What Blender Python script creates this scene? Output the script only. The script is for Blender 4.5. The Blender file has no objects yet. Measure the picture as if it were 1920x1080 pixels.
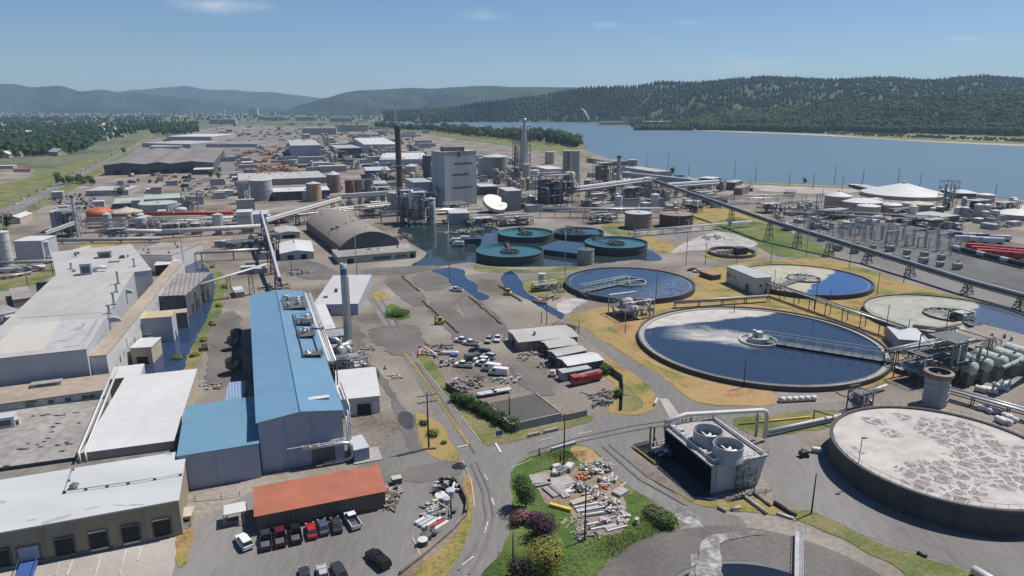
import bpy,math,random
import numpy as np
from mathutils import Vector,Matrix,noise
random.seed(11)
SC = bpy.context.scene
COL = SC.collection
R = math.radians
# camera geometry (drone, 75 m up, pitched 15 degrees down)
H,PITCH,F = 75.0,R(14.95),1280.0
CP,SP = math.cos(PITCH),math.sin(PITCH)
def ray(px,py):
 u,v = (px - 960) / F,(540 - py) / F
 return u,CP + v * SP,-SP + v * CP
def G(px,py,z=0.0):
 """world point at height z seen at photo pixel (px, py)"""
 u,y,w = ray(px,py)
 t = (z - H) / w
 return Vector((u * t,y * t,z))
def D(px,py,dist):
 u,y,w = ray(px,py)
 t = dist / y
 return Vector((u * t,dist,H + w * t))
def topz(px,py,ytop,z0=0.0):
 """height of the point that stands over the ground at (px, py) and shows at row ytop"""
 Y = G(px,py,z0).y
 v = (540 - ytop) / F
 return H + (v * Y * CP - Y * SP) / (CP + v * SP)
def mpp(px,py,z=0.0):
 """metres per photo pixel at that point"""
 p = G(px,py,z)
 return (p.y * CP - (p.z - H) * SP) / F
AX = math.atan2(-0.383,0.924)          # the works' street grid is turned this much
GA = Vector((-0.383,0.924,0)).normalized()
GB = Vector((0.924,0.383,0)).normalized()
GROT = math.atan2(GB.y,GB.x)
# materials
MATS = {}
def nd(nt,t,**k):
 n = nt.nodes.new(t)
 for a,b in k.items():
  setattr(n,a,b)
 return n
def mat(name,col,rough=.8,metal=0.,col2=None,scale=.6,var=.25,bump=0.,big=None,spec=.5,stretch=None,rib=None):
 """procedural surface: two tones mixed by fine noise, broad weathering on top; rib = (direction angle, spacing)"""
 if name in MATS:
  return MATS[name]
 m = bpy.data.materials.new(name);m.use_nodes = True
 nt = m.node_tree;L = nt.links.new
 b = nt.nodes['Principled BSDF']
 b.inputs['Roughness'].default_value = rough
 b.inputs['Metallic'].default_value = metal
 b.inputs['Specular IOR Level'].default_value = spec
 geo = nd(nt,'ShaderNodeNewGeometry')
 pos = geo.outputs['Position']
 mp = nd(nt,'ShaderNodeMapping')
 if stretch:
  mp.inputs['Scale'].default_value = stretch
  mp.inputs['Rotation'].default_value = (0,0,-GROT)
 L(pos,mp.inputs['Vector'])
 n1 = nd(nt,'ShaderNodeTexNoise');n1.inputs['Scale'].default_value = scale
 n1.inputs['Detail'].default_value = 6;n1.inputs['Roughness'].default_value = .65
 L(mp.outputs[0],n1.inputs['Vector'])
 n2 = nd(nt,'ShaderNodeTexNoise');n2.inputs['Scale'].default_value = big or scale * .09
 n2.inputs['Detail'].default_value = 4
 L(pos,n2.inputs['Vector'])
 c2 = col2 or tuple(x * (1 - var) for x in col)
 mr = nd(nt,'ShaderNodeMapRange');mr.inputs[1].default_value = .36;mr.inputs[2].default_value = .64
 L(n1.outputs[0],mr.inputs[0])
 mx = nd(nt,'ShaderNodeMix',data_type='RGBA')
 mx.inputs['A'].default_value = (*col,1);mx.inputs['B'].default_value = (*c2,1)
 L(mr.outputs[0],mx.inputs['Factor'])
 mr2 = nd(nt,'ShaderNodeMapRange');mr2.inputs[1].default_value = .3;mr2.inputs[2].default_value = .7
 mr2.inputs[3].default_value = 1 - var * .8;mr2.inputs[4].default_value = 1 + var * .35
 L(n2.outputs[0],mr2.inputs[0])
 mu = nd(nt,'ShaderNodeMix',data_type='RGBA',blend_type='MULTIPLY');mu.inputs['Factor'].default_value = 1
 L(mx.outputs['Result'],mu.inputs['A'])
 cb = nd(nt,'ShaderNodeCombineColor');
 for i in range(3): L(mr2.outputs[0],cb.inputs[i])
 L(cb.outputs[0],mu.inputs['B'])
 L(mu.outputs['Result'],b.inputs['Base Color'])
 h = n1.outputs[0]
 if rib:
  ang,sp = rib
  m2 = nd(nt,'ShaderNodeMapping');m2.inputs['Rotation'].default_value = (0,0,-ang)
  L(pos,m2.inputs['Vector'])
  w = nd(nt,'ShaderNodeTexWave');w.inputs['Scale'].default_value = math.pi * 2 / sp / 20 * 1.0
  w.wave_profile = 'SIN';w.inputs['Distortion'].default_value = .0
  L(m2.outputs[0],w.inputs['Vector'])
  h = w.outputs[1];bump = bump or .6
  m3 = nd(nt,'ShaderNodeMapRange');m3.inputs[3].default_value = .84;m3.inputs[4].default_value = 1.08;L(h,m3.inputs[0])
  m4 = nd(nt,'ShaderNodeVectorMath',operation='SCALE');L(mu.outputs['Result'],m4.inputs[0]);L(m3.outputs[0],m4.inputs['Scale']);L(m4.outputs[0],b.inputs['Base Color'])
 if bump:
  bp = nd(nt,'ShaderNodeBump');bp.inputs['Strength'].default_value = bump;bp.inputs['Distance'].default_value = .15
  L(h,bp.inputs['Height']);L(bp.outputs[0],b.inputs['Normal'])
 MATS[name] = m
 return m
def ground_mat(name,stops,scale=.25,fine=2.2,rough=.95,bump=.5,mixbig=.5,stretch=None):
 """ground cover: several earth or grass tones through a ramp driven by broad and fine noise"""
 m = bpy.data.materials.new(name);m.use_nodes = True
 nt = m.node_tree;L = nt.links.new
 b = nt.nodes['Principled BSDF'];b.inputs['Roughness'].default_value = rough;b.inputs['Specular IOR Level'].default_value = .2
 geo = nd(nt,'ShaderNodeNewGeometry')
 mp = nd(nt,'ShaderNodeMapping');L(geo.outputs['Position'],mp.inputs['Vector'])
 if stretch:
  mp.inputs['Rotation'].default_value = (0,0,-GROT);mp.inputs['Scale'].default_value = stretch
 a = nd(nt,'ShaderNodeTexNoise');a.inputs['Scale'].default_value = scale * .25;a.inputs['Detail'].default_value = 5
 c = nd(nt,'ShaderNodeTexNoise');c.inputs['Scale'].default_value = fine;c.inputs['Detail'].default_value = 8;c.inputs['Roughness'].default_value = .7
 L(mp.outputs[0],a.inputs['Vector']);L(mp.outputs[0],c.inputs['Vector'])
 mx = nd(nt,'ShaderNodeMix',data_type='FLOAT');mx.inputs['Factor'].default_value = 1 - mixbig
 L(a.outputs[0],mx.inputs['A']);L(c.outputs[0],mx.inputs['B'])
 rp = nd(nt,'ShaderNodeValToRGB');e = rp.color_ramp.elements
 n = len(stops)
 for i,s in enumerate(stops):
  p = .39 + .22 * i / (n - 1)
  if i < 2: e[i].position = p
  else: e.new(p)
 for i,s in enumerate(stops): e[i].color = (*s,1)
 L(mx.outputs[0],rp.inputs[0]);L(rp.outputs[0],b.inputs['Base Color'])
 bp = nd(nt,'ShaderNodeBump');bp.inputs['Strength'].default_value = bump;bp.inputs['Distance'].default_value = .3
 L(c.outputs[0],bp.inputs['Height']);L(bp.outputs[0],b.inputs['Normal'])
 MATS[name] = m
 return m
def water_mat(name,col,rough=.06,bump=.05,scale=.3,spec=.5):
 m = bpy.data.materials.new(name);m.use_nodes = True
 nt = m.node_tree;L = nt.links.new
 b = nt.nodes['Principled BSDF'];b.inputs['Roughness'].default_value = rough
 b.inputs['Base Color'].default_value = (*col,1);b.inputs['IOR'].default_value = 1.33;b.inputs['Specular IOR Level'].default_value = spec
 geo = nd(nt,'ShaderNodeNewGeometry')
 n1 = nd(nt,'ShaderNodeTexNoise');n1.inputs['Scale'].default_value = scale;n1.inputs['Detail'].default_value = 5
 L(geo.outputs['Position'],n1.inputs['Vector'])
 n2 = nd(nt,'ShaderNodeTexNoise');n2.inputs['Scale'].default_value = scale * .03;n2.inputs['Detail'].default_value = 3
 L(geo.outputs['Position'],n2.inputs['Vector'])
 mr = nd(nt,'ShaderNodeMapRange');mr.inputs[3].default_value = .8;mr.inputs[4].default_value = 1.25
 L(n2.outputs[0],mr.inputs[0])
 mu = nd(nt,'ShaderNodeMix',data_type='RGBA',blend_type='MULTIPLY');mu.inputs['Factor'].default_value = 1
 mu.inputs['A'].default_value = (*col,1)
 cb = nd(nt,'ShaderNodeCombineColor')
 for i in range(3): L(mr.outputs[0],cb.inputs[i])
 L(cb.outputs[0],mu.inputs['B']);L(mu.outputs['Result'],b.inputs['Base Color'])
 bp = nd(nt,'ShaderNodeBump');bp.inputs['Strength'].default_value = bump;bp.inputs['Distance'].default_value = .5
 L(n1.outputs[0],bp.inputs['Height']);L(bp.outputs[0],b.inputs['Normal'])
 MATS[name] = m
 return m
# mesh builder
class MB:
 def __init__(self):
  self.v,self.f,self.mi,self.i,self.sm = [],[],[],0,[]
  self.smooth = False
 def _f(self,idx):
  self.f.append(idx);self.mi.append(self.i);self.sm.append(self.smooth)
 def poly(self,pts):
  k = len(self.v);self.v += [tuple(p) for p in pts];self._f(tuple(range(k,k + len(pts))));return self
 def box(self,c,size,rot=0.0,taper=1.0):
  """box standing on c (centre of its foot)"""
  x,y,z = c;w,d,h = size;cs,sn = math.cos(rot),math.sin(rot)
  k = len(self.v)
  for zz,t in ((0,1),(h,taper)):
   for sx,sy in ((-.5,-.5),(.5,-.5),(.5,.5),(-.5,.5)):
    a,b = sx * w * t,sy * d * t
    self.v.append((x + a * cs - b * sn,y + a * sn + b * cs,z + zz))
  for q in ((3,2,1,0),(4,5,6,7),(0,1,5,4),(1,2,6,5),(2,3,7,6),(3,0,4,7)):
   self._f(tuple(k + j for j in q))
  return self
 def prism(self,pts,z0,z1,top=True,bottom=False):
  n = len(pts);k = len(self.v)
  self.v += [(p[0],p[1],z0) for p in pts] + [(p[0],p[1],z1) for p in pts]
  for j in range(n):
   q = (j + 1) % n
   self._f((k + j,k + q,k + n + q,k + n + j))
  if top: self._f(tuple(k + n + j for j in range(n)))
  if bottom: self._f(tuple(k + j for j in reversed(range(n))))
  return self
 def tube(self,pts,r,n=8,caps=True,r1=None):
  pts = [Vector(p) for p in pts];k = len(self.v);m = len(pts)
  up = None
  for a,p in enumerate(pts):
   t = (pts[min(a + 1,m - 1)] - pts[max(a - 1,0)])
   if t.length < 1e-6: t = Vector((0,0,1))
   t.normalize()
   ref = Vector((0,0,1)) if abs(t.z) < .95 else Vector((0,1,0))
   s = t.cross(ref).normalized();w = s.cross(t)
   if up is not None and w.dot(up) < 0: s,w = -s,-w
   if up is not None and abs(w.dot(up)) < .7:
    w = (up - t * up.dot(t)).normalized();s = t.cross(w)
   up = w
   rr = r if r1 is None else r + (r1 - r) * a / (m - 1)
   if 0 < a < m - 1:
    d1 = (pts[a] - pts[a - 1]).normalized()
    cosang = max(.5,t.dot(d1))
   else: cosang = 1
   for j in range(n):
    an = 2 * math.pi * j / n
    self.v.append(tuple(p + s * (math.cos(an) * rr) + w * (math.sin(an) * rr)))
  for a in range(m - 1):
   for j in range(n):
    q = (j + 1) % n
    self._f((k + a * n + j,k + a * n + q,k + (a + 1) * n + q,k + (a + 1) * n + j))
  if caps:
   self._f(tuple(k + j for j in reversed(range(n))));self._f(tuple(k + (m - 1) * n + j for j in range(n)))
  return self
 def bar(self,a,b,w):
  return self.tube([a,b],w * .6,4)
 def lathe(self,c,prof,n=32,cap0=False,cap1=False):
  k = len(self.v);m = len(prof)
  for r,z in prof:
   for j in range(n):
    an = 2 * math.pi * j / n
    self.v.append((c[0] + r * math.cos(an),c[1] + r * math.sin(an),c[2] + z))
  for a in range(m - 1):
   for j in range(n):
    q = (j + 1) % n
    self._f((k + a * n + j,k + a * n + q,k + (a + 1) * n + q,k + (a + 1) * n + j))
  if cap0: self._f(tuple(k + j for j in reversed(range(n))))
  if cap1: self._f(tuple(k + (m - 1) * n + j for j in range(n)))
  return self
 def build(self,name,material,parent=None,world=True,loc=None):
  me = bpy.data.meshes.new(name)
  o = Vector((0,0,0))
  if parent is not None and world:
   p = parent
   while p is not None: o += p.location;p = p.parent
  elif loc is not None: o = Vector(loc)
  if o.length > 0: vs = [(a - o.x,b - o.y,c - o.z) for a,b,c in self.v]
  else: vs = self.v
  me.from_pydata(vs,[],self.f)
  for m in (material if isinstance(material,(list,tuple)) else [material]):
   me.materials.append(m)
  me.polygons.foreach_set('material_index',self.mi)
  me.polygons.foreach_set('use_smooth',self.sm)
  me.update()
  ob = bpy.data.objects.new(name,me);COL.objects.link(ob)
  if parent is not None: ob.parent = parent
  elif loc is not None: ob.location = loc
  return ob
def tag(o,label=None,cat=None,group=None,kind=None):
 if label: o['label'] = label
 if cat: o['category'] = cat
 if group: o['group'] = group
 if kind: o['kind'] = kind
 return o
def thing(name,label,cat,loc,group=None,rot=0.0):
 o = bpy.data.objects.new(name,None);COL.objects.link(o)
 o.location = loc;o.rotation_euler = (0,0,rot)
 o.empty_display_size = 1
 return tag(o,label,cat,group)
def kids(o):
 return [x for x in COL.objects if x.parent == o]
class Proto:
 """a built thing whose whole tree can be copied cheaply"""
 def __init__(self,root):
  self.root = root;self.used = False
  self.tree = [(p,[c for c in root_children(p)]) for p in root_children(root)]
 def place(self,loc,rot=0.,scale=1.,label=None,group=None,name=None,mats=None):
  if not self.used:
   self.used = True;r = self.root;made = [x for p,cs in self.tree for x in (p,*cs)]
  else:
   r = self.root.copy();COL.objects.link(r);made = []
   for p,cs in self.tree:
    q = p.copy();COL.objects.link(q);q.parent = r;made.append(q)
    for c in cs:
     d = c.copy();COL.objects.link(d);d.parent = q;made.append(d)
  r.location = loc;r.rotation_euler = (0,0,rot)
  r.scale = (scale,) * 3 if not isinstance(scale,tuple) else scale
  if label: r['label'] = label
  if group: r['group'] = group
  if name: r.name = name
  if mats:
   for q in made:
    for s in q.material_slots:
     base = s.link == 'DATA' and s.material or q.data.materials[s.slot_index]
     if base and base.name in mats:
      s.link = 'OBJECT';s.material = mats[base.name]
  return r
CHILD = {}
def root_children(o):
 return [x for x in COL.objects if x.parent == o]
SUN_E,SKY_E,SKY_SAT,HAZE,EXPO = 4.7,.058,(.8,.97,1.2,1),6e-5,.34
# camera, sun, sky
cam = bpy.data.cameras.new('camera');co = bpy.data.objects.new('camera',cam);COL.objects.link(co)
co.location = (0,0,H);co.rotation_euler = (math.pi / 2 - PITCH,0,0)
cam.sensor_width = 36;cam.lens = 36 * F / 1920;cam.clip_end = 60000;cam.clip_start = 1
SC.camera = co
SC.view_settings.view_transform = 'Standard';SC.view_settings.look = 'None';SC.view_settings.exposure = EXPO
SUN_EL,SUN_AZ = R(60),math.atan2(.87,.49)      # azimuth clockwise from +Y
sl = bpy.data.lights.new('sun','SUN');sl.energy = SUN_E;sl.angle = R(.5);sl.color = (1,.95,.88)
so = bpy.data.objects.new('sun',sl);COL.objects.link(so)
sd = Vector((math.sin(SUN_AZ) * math.cos(SUN_EL),math.cos(SUN_AZ) * math.cos(SUN_EL),math.sin(SUN_EL)))
so.rotation_euler = sd.to_track_quat('Z','Y').to_euler();so.location = (300,100,600)
w = bpy.data.worlds.new('World');SC.world = w;w.use_nodes = True
nt = w.node_tree;L = nt.links.new
bg = nt.nodes['Background'];bg.inputs['Strength'].default_value = SKY_E
sky = nd(nt,'ShaderNodeTexSky',sky_type='NISHITA');sky.sun_disc = False
sky.sun_elevation = SUN_EL;sky.sun_rotation = SUN_AZ;sky.air_density = 1.0;sky.dust_density = .15;sky.ozone_density = 2.5;sky.altitude = 100
# wisps of high cloud: noise stretched along the horizon, only where the photo has them
tc = nd(nt,'ShaderNodeTexCoord')
acc = None
for px,py,rad,st in ((415,8,.075,.9),(905,26,.05,.5),(1130,48,.028,.6),(1222,75,.016,.9),(1380,122,.1,.28),(1810,72,.02,.5),(1290,42,.02,.4)):
 d = Vector(ray(px,py)).normalized()
 su = nd(nt,'ShaderNodeVectorMath',operation='SUBTRACT');su.inputs[1].default_value = d
 L(tc.outputs['Generated'],su.inputs[0])
 sc_ = nd(nt,'ShaderNodeVectorMath',operation='MULTIPLY');sc_.inputs[1].default_value = (1,1,5.5)
 L(su.outputs[0],sc_.inputs[0])
 ln = nd(nt,'ShaderNodeVectorMath',operation='LENGTH');L(sc_.outputs[0],ln.inputs[0])
 mr = nd(nt,'ShaderNodeMapRange');mr.inputs[1].default_value = 0;mr.inputs[2].default_value = rad
 mr.inputs[3].default_value = st;mr.inputs[4].default_value = 0;L(ln.outputs['Value'],mr.inputs[0])
 if acc is None: acc = mr.outputs[0]
 else:
  ad = nd(nt,'ShaderNodeMath',operation='MAXIMUM');L(acc,ad.inputs[0]);L(mr.outputs[0],ad.inputs[1]);acc = ad.outputs[0]
mp = nd(nt,'ShaderNodeMapping');mp.inputs['Scale'].default_value = (14,14,60);L(tc.outputs['Generated'],mp.inputs['Vector'])
cn = nd(nt,'ShaderNodeTexNoise');cn.inputs['Scale'].default_value = 1.0;cn.inputs['Detail'].default_value = 7;L(mp.outputs[0],cn.inputs['Vector'])
cr = nd(nt,'ShaderNodeMapRange');cr.inputs[1].default_value = .36;cr.inputs[2].default_value = .72;L(cn.outputs[0],cr.inputs[0])
ml = nd(nt,'ShaderNodeMath',operation='MULTIPLY');L(acc,ml.inputs[0]);L(cr.outputs[0],ml.inputs[1])
hs = nd(nt,'ShaderNodeMix',data_type='RGBA',blend_type='MULTIPLY');hs.inputs['Factor'].default_value = 1;hs.inputs['B'].default_value = SKY_SAT;L(sky.outputs[0],hs.inputs['A'])
mx = nd(nt,'ShaderNodeMix',data_type='RGBA');mx.inputs['B'].default_value = (12,12.3,12.6,1)
L(ml.outputs[0],mx.inputs['Factor']);L(hs.outputs['Result'],mx.inputs['A']);L(mx.outputs['Result'],bg.inputs['Color'])
# ground
M_GRAVEL = ground_mat('gravel_yard',[(.105,.086,.07),(.17,.147,.125),(.205,.18,.155),(.27,.243,.215)],scale=.12,fine=.9,bump=.25,mixbig=.6)
M_FAR = ground_mat('far_plain',[(.05,.075,.03),(.08,.105,.045),(.14,.135,.1),(.08,.105,.045)],scale=.02,fine=.05,bump=.0,mixbig=.5)
M_ASPH = ground_mat('asphalt',[(.125,.117,.111),(.15,.142,.135),(.17,.162,.155),(.2,.191,.183)],scale=.2,fine=1.5,bump=.15,mixbig=.55,stretch=(1,.15,1))
M_ASPHD = ground_mat('dark_asphalt',[(.07,.07,.072),(.095,.094,.096),(.115,.114,.114),(.15,.148,.146)],scale=.2,fine=1.2,bump=.15,mixbig=.5)
M_CONC = ground_mat('concrete_apron',[(.24,.21,.185),(.29,.26,.235),(.32,.29,.265),(.36,.335,.31)],scale=.25,fine=1.5,bump=.1,mixbig=.6)
M_GRASS = ground_mat('green_grass',[(.035,.065,.018),(.06,.105,.025),(.085,.13,.035),(.14,.14,.05)],scale=.35,fine=1.6,bump=.9,mixbig=.5)
M_GRASSG = ground_mat('rough_meadow',[(.045,.08,.02),(.075,.115,.032),(.11,.13,.045),(.18,.15,.07)],scale=.2,fine=.8,bump=.8,mixbig=.55)
M_GRASSM = ground_mat('patchy_grass',[(.06,.095,.028),(.1,.125,.042),(.165,.155,.07),(.22,.17,.09)],scale=.35,fine=1.4,bump=.8,mixbig=.55)
M_DRY = ground_mat('dry_grass',[(.09,.11,.03),(.22,.18,.06),(.3,.215,.09),(.2,.12,.055)],scale=.3,fine=1.4,bump=.8,mixbig=.55)
M_TAN = ground_mat('tan_bank',[(.14,.13,.04),(.27,.19,.075),(.33,.225,.115),(.23,.125,.055)],scale=.25,fine=1.1,bump=.8,mixbig=.6)
M_BARE = ground_mat('bare_earth',[(.15,.1,.07),(.2,.15,.11),(.24,.19,.15),(.29,.25,.21)],scale=.3,fine=1.5,bump=.6,mixbig=.5)
M_SAND = ground_mat('sand',[(.26,.235,.2),(.31,.28,.24),(.35,.32,.275)],scale=.02,fine=.1,bump=.2)
M_LINE = mat('road_paint',(.62,.61,.58),.8,scale=2.,var=.35)
M_LINEY = mat('yellow_paint',(.5,.36,.1),.8,scale=2.,var=.35)
M_WATER = water_mat('dark_water',(.02,.034,.06),.05,.03,.25)
M_CANAL = water_mat('canal_water',(.02,.038,.078),.07,.05,.5)
M_FLOOD = water_mat('flood_water',(.022,.034,.036),.05,.03,.3)
M_RIVER = water_mat('river_water',(.088,.138,.178),.35,.25,.02)
def spline(pts,sub=6):
 n = len(pts);out = []
 for i in range(n):
  p0,p1,p2,p3 = (pts[(i + k) % n] for k in (-1,0,1,2))
  for k in range(sub):
   t = k / sub
   out.append(.5 * ((2 * p1) + (p2 - p0) * t + (2 * p0 - 5 * p1 + 4 * p2 - p3) * t * t + (3 * p1 - p0 - 3 * p2 + p3) * t ** 3))
 return out
SHEETN = [0]
def sheet(name,px,z,m,kind='structure',smooth=4,rag=.0,label=None,cat=None):
 pts = [Vector(G(x,y)[:2]) for x,y in px]
 SHEETN[0] += 1;z += .0011 * SHEETN[0]
 if smooth > 1: pts = spline(pts,smooth)
 if rag:
  out = []
  for i,p in enumerate(pts):
   q = pts[(i + 1) % len(pts)]
   k = max(1,min(12,int((q - p).length / 1.2)))
   for j in range(k):
    r = p.lerp(q,j / k);v = Vector((r.x * .35,r.y * .35,z * 100))
    out.append(Vector((r.x + noise.noise(v) * rag * 2,r.y + noise.noise(v + Vector((31,7,3))) * rag * 2)))
  pts = out
 mb = MB();a = sum((p.x * q.y - q.x * p.y) for p,q in zip(pts,pts[1:] + pts[:1]))
 if a < 0: pts.reverse()
 mb.poly([(p.x,p.y,z) for p in pts])
 o = mb.build(name,m)
 return tag(o,label,cat,kind=kind)
mb = MB();mb.poly([(-14000,-300,0),(14000,-300,0),(14000,13500,0),(-14000,13500,0)])
tag(mb.build('ground',M_FAR),kind='structure')
sheet('works_yard',[(-900,1400),(2800,1400),(2300,390),(1920,374),(1750,356),(1600,349),(1420,342),(1280,334),(1180,311),(1085,288),(960,275),(800,252),(640,236),(420,236),(280,262),(190,312),(90,370),(0,425),(-400,640)],.02,M_GRAVEL,smooth=1)
sheet('river',[(1985,279),(1920,274),(1800,269),(1700,263),(1620,259),(1540,254),(1500,251),(1430,249),(1300,245),(1255,242),(1170,239),(1100,232),(1030,227),(960,226),(900,224),(840,221),(740,219.5),(700,221),(725,226),(790,236),(850,245),(920,252),(1000,255),(1060,262),(1095,271),(1104,277),(1085,281),(1090,290),(1180,311),(1280,334),(1420,342),(1600,349),(1750,356),(1920,374),(2300,395),(2600,380)],.12,M_RIVER,smooth=3)
# far-left flats: levee, lawn, roads
sheet('levee_grass',[(-60,380),(-60,300),(60,318),(160,300),(250,268),(283,244),(296,246),(250,284),(200,318),(110,372),(40,410),(-60,470)],.05,M_GRASSM,smooth=3,rag=.0)
sheet('levee_road',[(-20,404),(60,368),(130,332),(200,298),(282,256),(284,259),(205,303),(140,338),(70,378),(-20,424)],.09,M_ASPH,smooth=2)
sheet('levee_lawn',[(-40,352),(40,336),(130,318),(220,283),(284,250),(278,253),(200,294),(110,336),(40,364),(-40,384)],.085,M_GRASSM,smooth=2)
sheet('shop_yard',[(-40,322),(40,318),(62,326),(40,338),(-40,346)],.09,M_GRAVEL,smooth=3)
sheet('log_yard',[(400,300),(420,260),(470,244),(520,238),(640,236),(560,262),(545,290),(540,330),(440,330)],.05,M_ASPH,smooth=2)
# roads
sheet('road',[(668,520),(690,520),(772,659),(838,745),(902,828),(930,836),(985,826),(1046,810),(1113,790),(1140,774),(1185,781),(1215,776),(1233,757),(1222,730),(1190,702),(1130,660),(1060,604),(1072,600),(1142,648),(1194,679),(1241,708),(1272,734),(1296,752),(1325,760),(1377,764),(1455,760),(1560,754),(1640,752),(1560,775),(1440,784),(1330,800),(1240,830),(1180,850),(1210,890),(1260,925),(1330,955),(1400,985),(1300,1100),(1190,1085),(1222,1052),(1268,1022),(1277,988),(1268,966),(1236,945),(1184,916),(1142,885),(1127,856),(1100,837),(1075,833),(1012,846),(981,859),(960,885),(958,915),(959,967),(943,1029),(900,1090),(810,1110),(860,1040),(880,980),(888,935),(878,900),(868,862),(830,800),(751,662)],.05,M_ASPH,smooth=3)
sheet('tank_road',[(1340,958),(1420,955),(1480,965),(1560,985),(1700,1030),(1800,1062),(1930,1090),(1990,1060),(1920,1022),(1800,1000),(1680,950),(1600,900),(1560,860),(1500,830),(1440,800),(1430,880),(1450,930),(1400,950)],.045,M_ASPH,smooth=3)
sheet('conveyor_road',[(1225,470),(1290,468),(1340,480),(1400,492),(1550,482),(1640,505),(1740,535),(1930,590),(1930,558),(1800,520),(1700,488),(1600,452),(1520,425),(1460,405),(1400,385),(1330,372),(1330,378),(1420,404),(1500,438),(1570,474),(1500,486),(1430,480),(1410,455),(1330,440),(1270,430),(1230,436),(1290,455)],.045,M_ASPH,smooth=3)
sheet('clarifier_road',[(880,515),(960,512),(1060,505),(1150,488),(1215,478),(1235,484),(1150,500),(1100,510),(960,524),(885,522)],.055,M_ASPH,smooth=3)
sheet('apron',[(-40,1082),(0,1068),(342,1004),(330,1050),(318,1100),(-40,1110)],.05,M_CONC,smooth=1)
sheet('loading_yard',[(340,1004),(400,960),(475,920),(660,885),(760,800),(850,868),(876,905),(868,975),(800,1060),(740,1110),(318,1110)],.045,M_ASPHD if False else M_ASPH,smooth=1)
sheet('substation_yard',[(1480,455),(1560,420),(1760,430),(1960,470),(1960,560),(1780,520),(1640,470)],.05,M_ASPHD,smooth=2)
# grass and bare ground
sheet('grass_island',[(960,888),(981,861),(1012,848),(1075,835),(1100,839),(1127,858),(1142,887),(1184,918),(1236,947),(1267,967),(1275,988),(1266,1021),(1220,1050),(1189,1082),(1080,1100),(890,1110),(902,1078),(943,1029),(959,967),(957,915)],.08,M_GRASS,smooth=4,rag=.35)
sheet('bare_fringe',[(1110,1100),(1150,1068),(1200,1042),(1250,1022),(1270,1010),(1262,1030),(1222,1052),(1186,1090)],.1,M_BARE,smooth=3,rag=.3)
sheet('dirt_patch',[(1070,838),(1100,839),(1130,862),(1150,893),(1190,925),(1170,925),(1135,900),(1105,872),(1085,866)],.1,M_TAN,smooth=3,rag=.4)
sheet('debris_pad',[(992,893),(1020,885),(1080,878),(1140,884),(1160,905),(1170,940),(1178,985),(1160,1000),(1110,1008),(1088,1004),(1070,965),(1030,950),(1010,920)],.1,M_BARE,smooth=3,rag=.5)
sheet('grass_verge',[(772,660),(800,665),(822,690),(840,725),(880,755),(962,803),(1055,795),(1098,778),(1110,789),(1046,807),(975,825),(922,831),(902,827),(838,745)],.08,M_GRASSM,smooth=3,rag=.25)
sheet('pole_island',[(779,774),(800,779),(829,797),(845,828),(863,858),(845,865),(818,860),(792,836),(782,802)],.08,M_DRY,smooth=4,rag=.25)
sheet('corner_verge',[(1129,669),(1158,682),(1189,703),(1220,729),(1233,750),(1228,766),(1210,774),(1184,779),(1153,776),(1140,771),(1153,724),(1132,706)],.08,M_DRY,smooth=4,rag=.25)
sheet('corner_lawn',[(1158,730),(1172,722),(1190,735),(1205,755),(1200,768),(1170,772),(1155,765)],.1,M_GRASSM,smooth=4,rag=.3)
sheet('clarifier_bank',[(1064,598),(1090,586),(1140,575),(1190,580),(1240,560),(1310,542),(1345,556),(1420,572),(1560,590),(1650,612),(1700,690),(1650,720),(1590,732),(1450,722),(1455,757),(1377,762),(1325,758),(1296,750),(1272,732),(1241,706),(1194,677),(1142,646),(1103,620)],.08,M_TAN,smooth=3,rag=.3)
sheet('bank_grass',[(1105,622),(1150,612),(1190,660),(1240,690),(1320,718),(1300,730),(1250,708),(1190,674)],.1,M_DRY,smooth=3,rag=.5)
sheet('clarifier_lawn',[(1290,522),(1380,494),(1470,487),(1545,486),(1600,497),(1700,532),(1800,556),(1940,596),(1960,640),(1700,660),(1600,612),(1480,580),(1350,560),(1320,540)],.075,M_DRY,smooth=3,rag=.3)
sheet('lawn_strip',[(1640,560),(1740,548),(1850,572),(1940,604),(1920,610),(1830,590),(1740,572)],.1,M_GRASSM,smooth=3,rag=.5)
sheet('tank_verge',[(1480,962),(1520,958),(1580,985),(1660,1022),(1760,1055),(1850,1090),(1730,1110),(1690,1072),(1600,1022),(1520,985)],.085,M_GRASSM,smooth=3,rag=.4)
sheet('tower_verge',[(1232,898),(1260,918),(1300,935),(1350,940),(1420,935),(1470,950),(1510,962),(1490,970),(1420,962),(1340,955),(1280,936)],.085,M_DRY,smooth=3,rag=.4)
sheet('pipe_verge',[(1372,786),(1440,778),(1560,768),(1568,782),(1560,800),(1450,818),(1400,812)],.085,M_GRASSM,smooth=3,rag=.4)
sheet('conveyor_lawn',[(1345,432),(1330,414),(1365,402),(1400,410),(1446,420),(1498,442),(1545,466),(1566,476),(1550,482),(1498,484),(1450,478),(1400,452)],.07,M_GRASSG,smooth=3,rag=.6)
sheet('conveyor_bank',[(1290,400),(1330,382),(1400,392),(1460,412),(1440,420),(1380,408),(1330,420),(1300,420)],.075,M_DRY,smooth=3,rag=.6)
sheet('tank_lawn',[(1128,424),(1150,415),(1180,420),(1185,436),(1170,444),(1140,436)],.075,M_GRASSM,smooth=3,rag=.6)
sheet('east_lawn',[(1205,440),(1235,448),(1285,470),(1270,475),(1235,472),(1215,456)],.075,M_DRY,smooth=3,rag=.5)
sheet('island_lawn',[(1318,478),(1340,472),(1420,474),(1433,481),(1410,487),(1340,487)],.08,M_DRY,smooth=3,rag=.3)
sheet('wall_lawn',[(890,497),(930,502),(1000,506),(1060,500),(1088,494),(1100,502),(1040,510),(960,512),(895,508)],.08,M_GRASSM,smooth=3,rag=.4)
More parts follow.
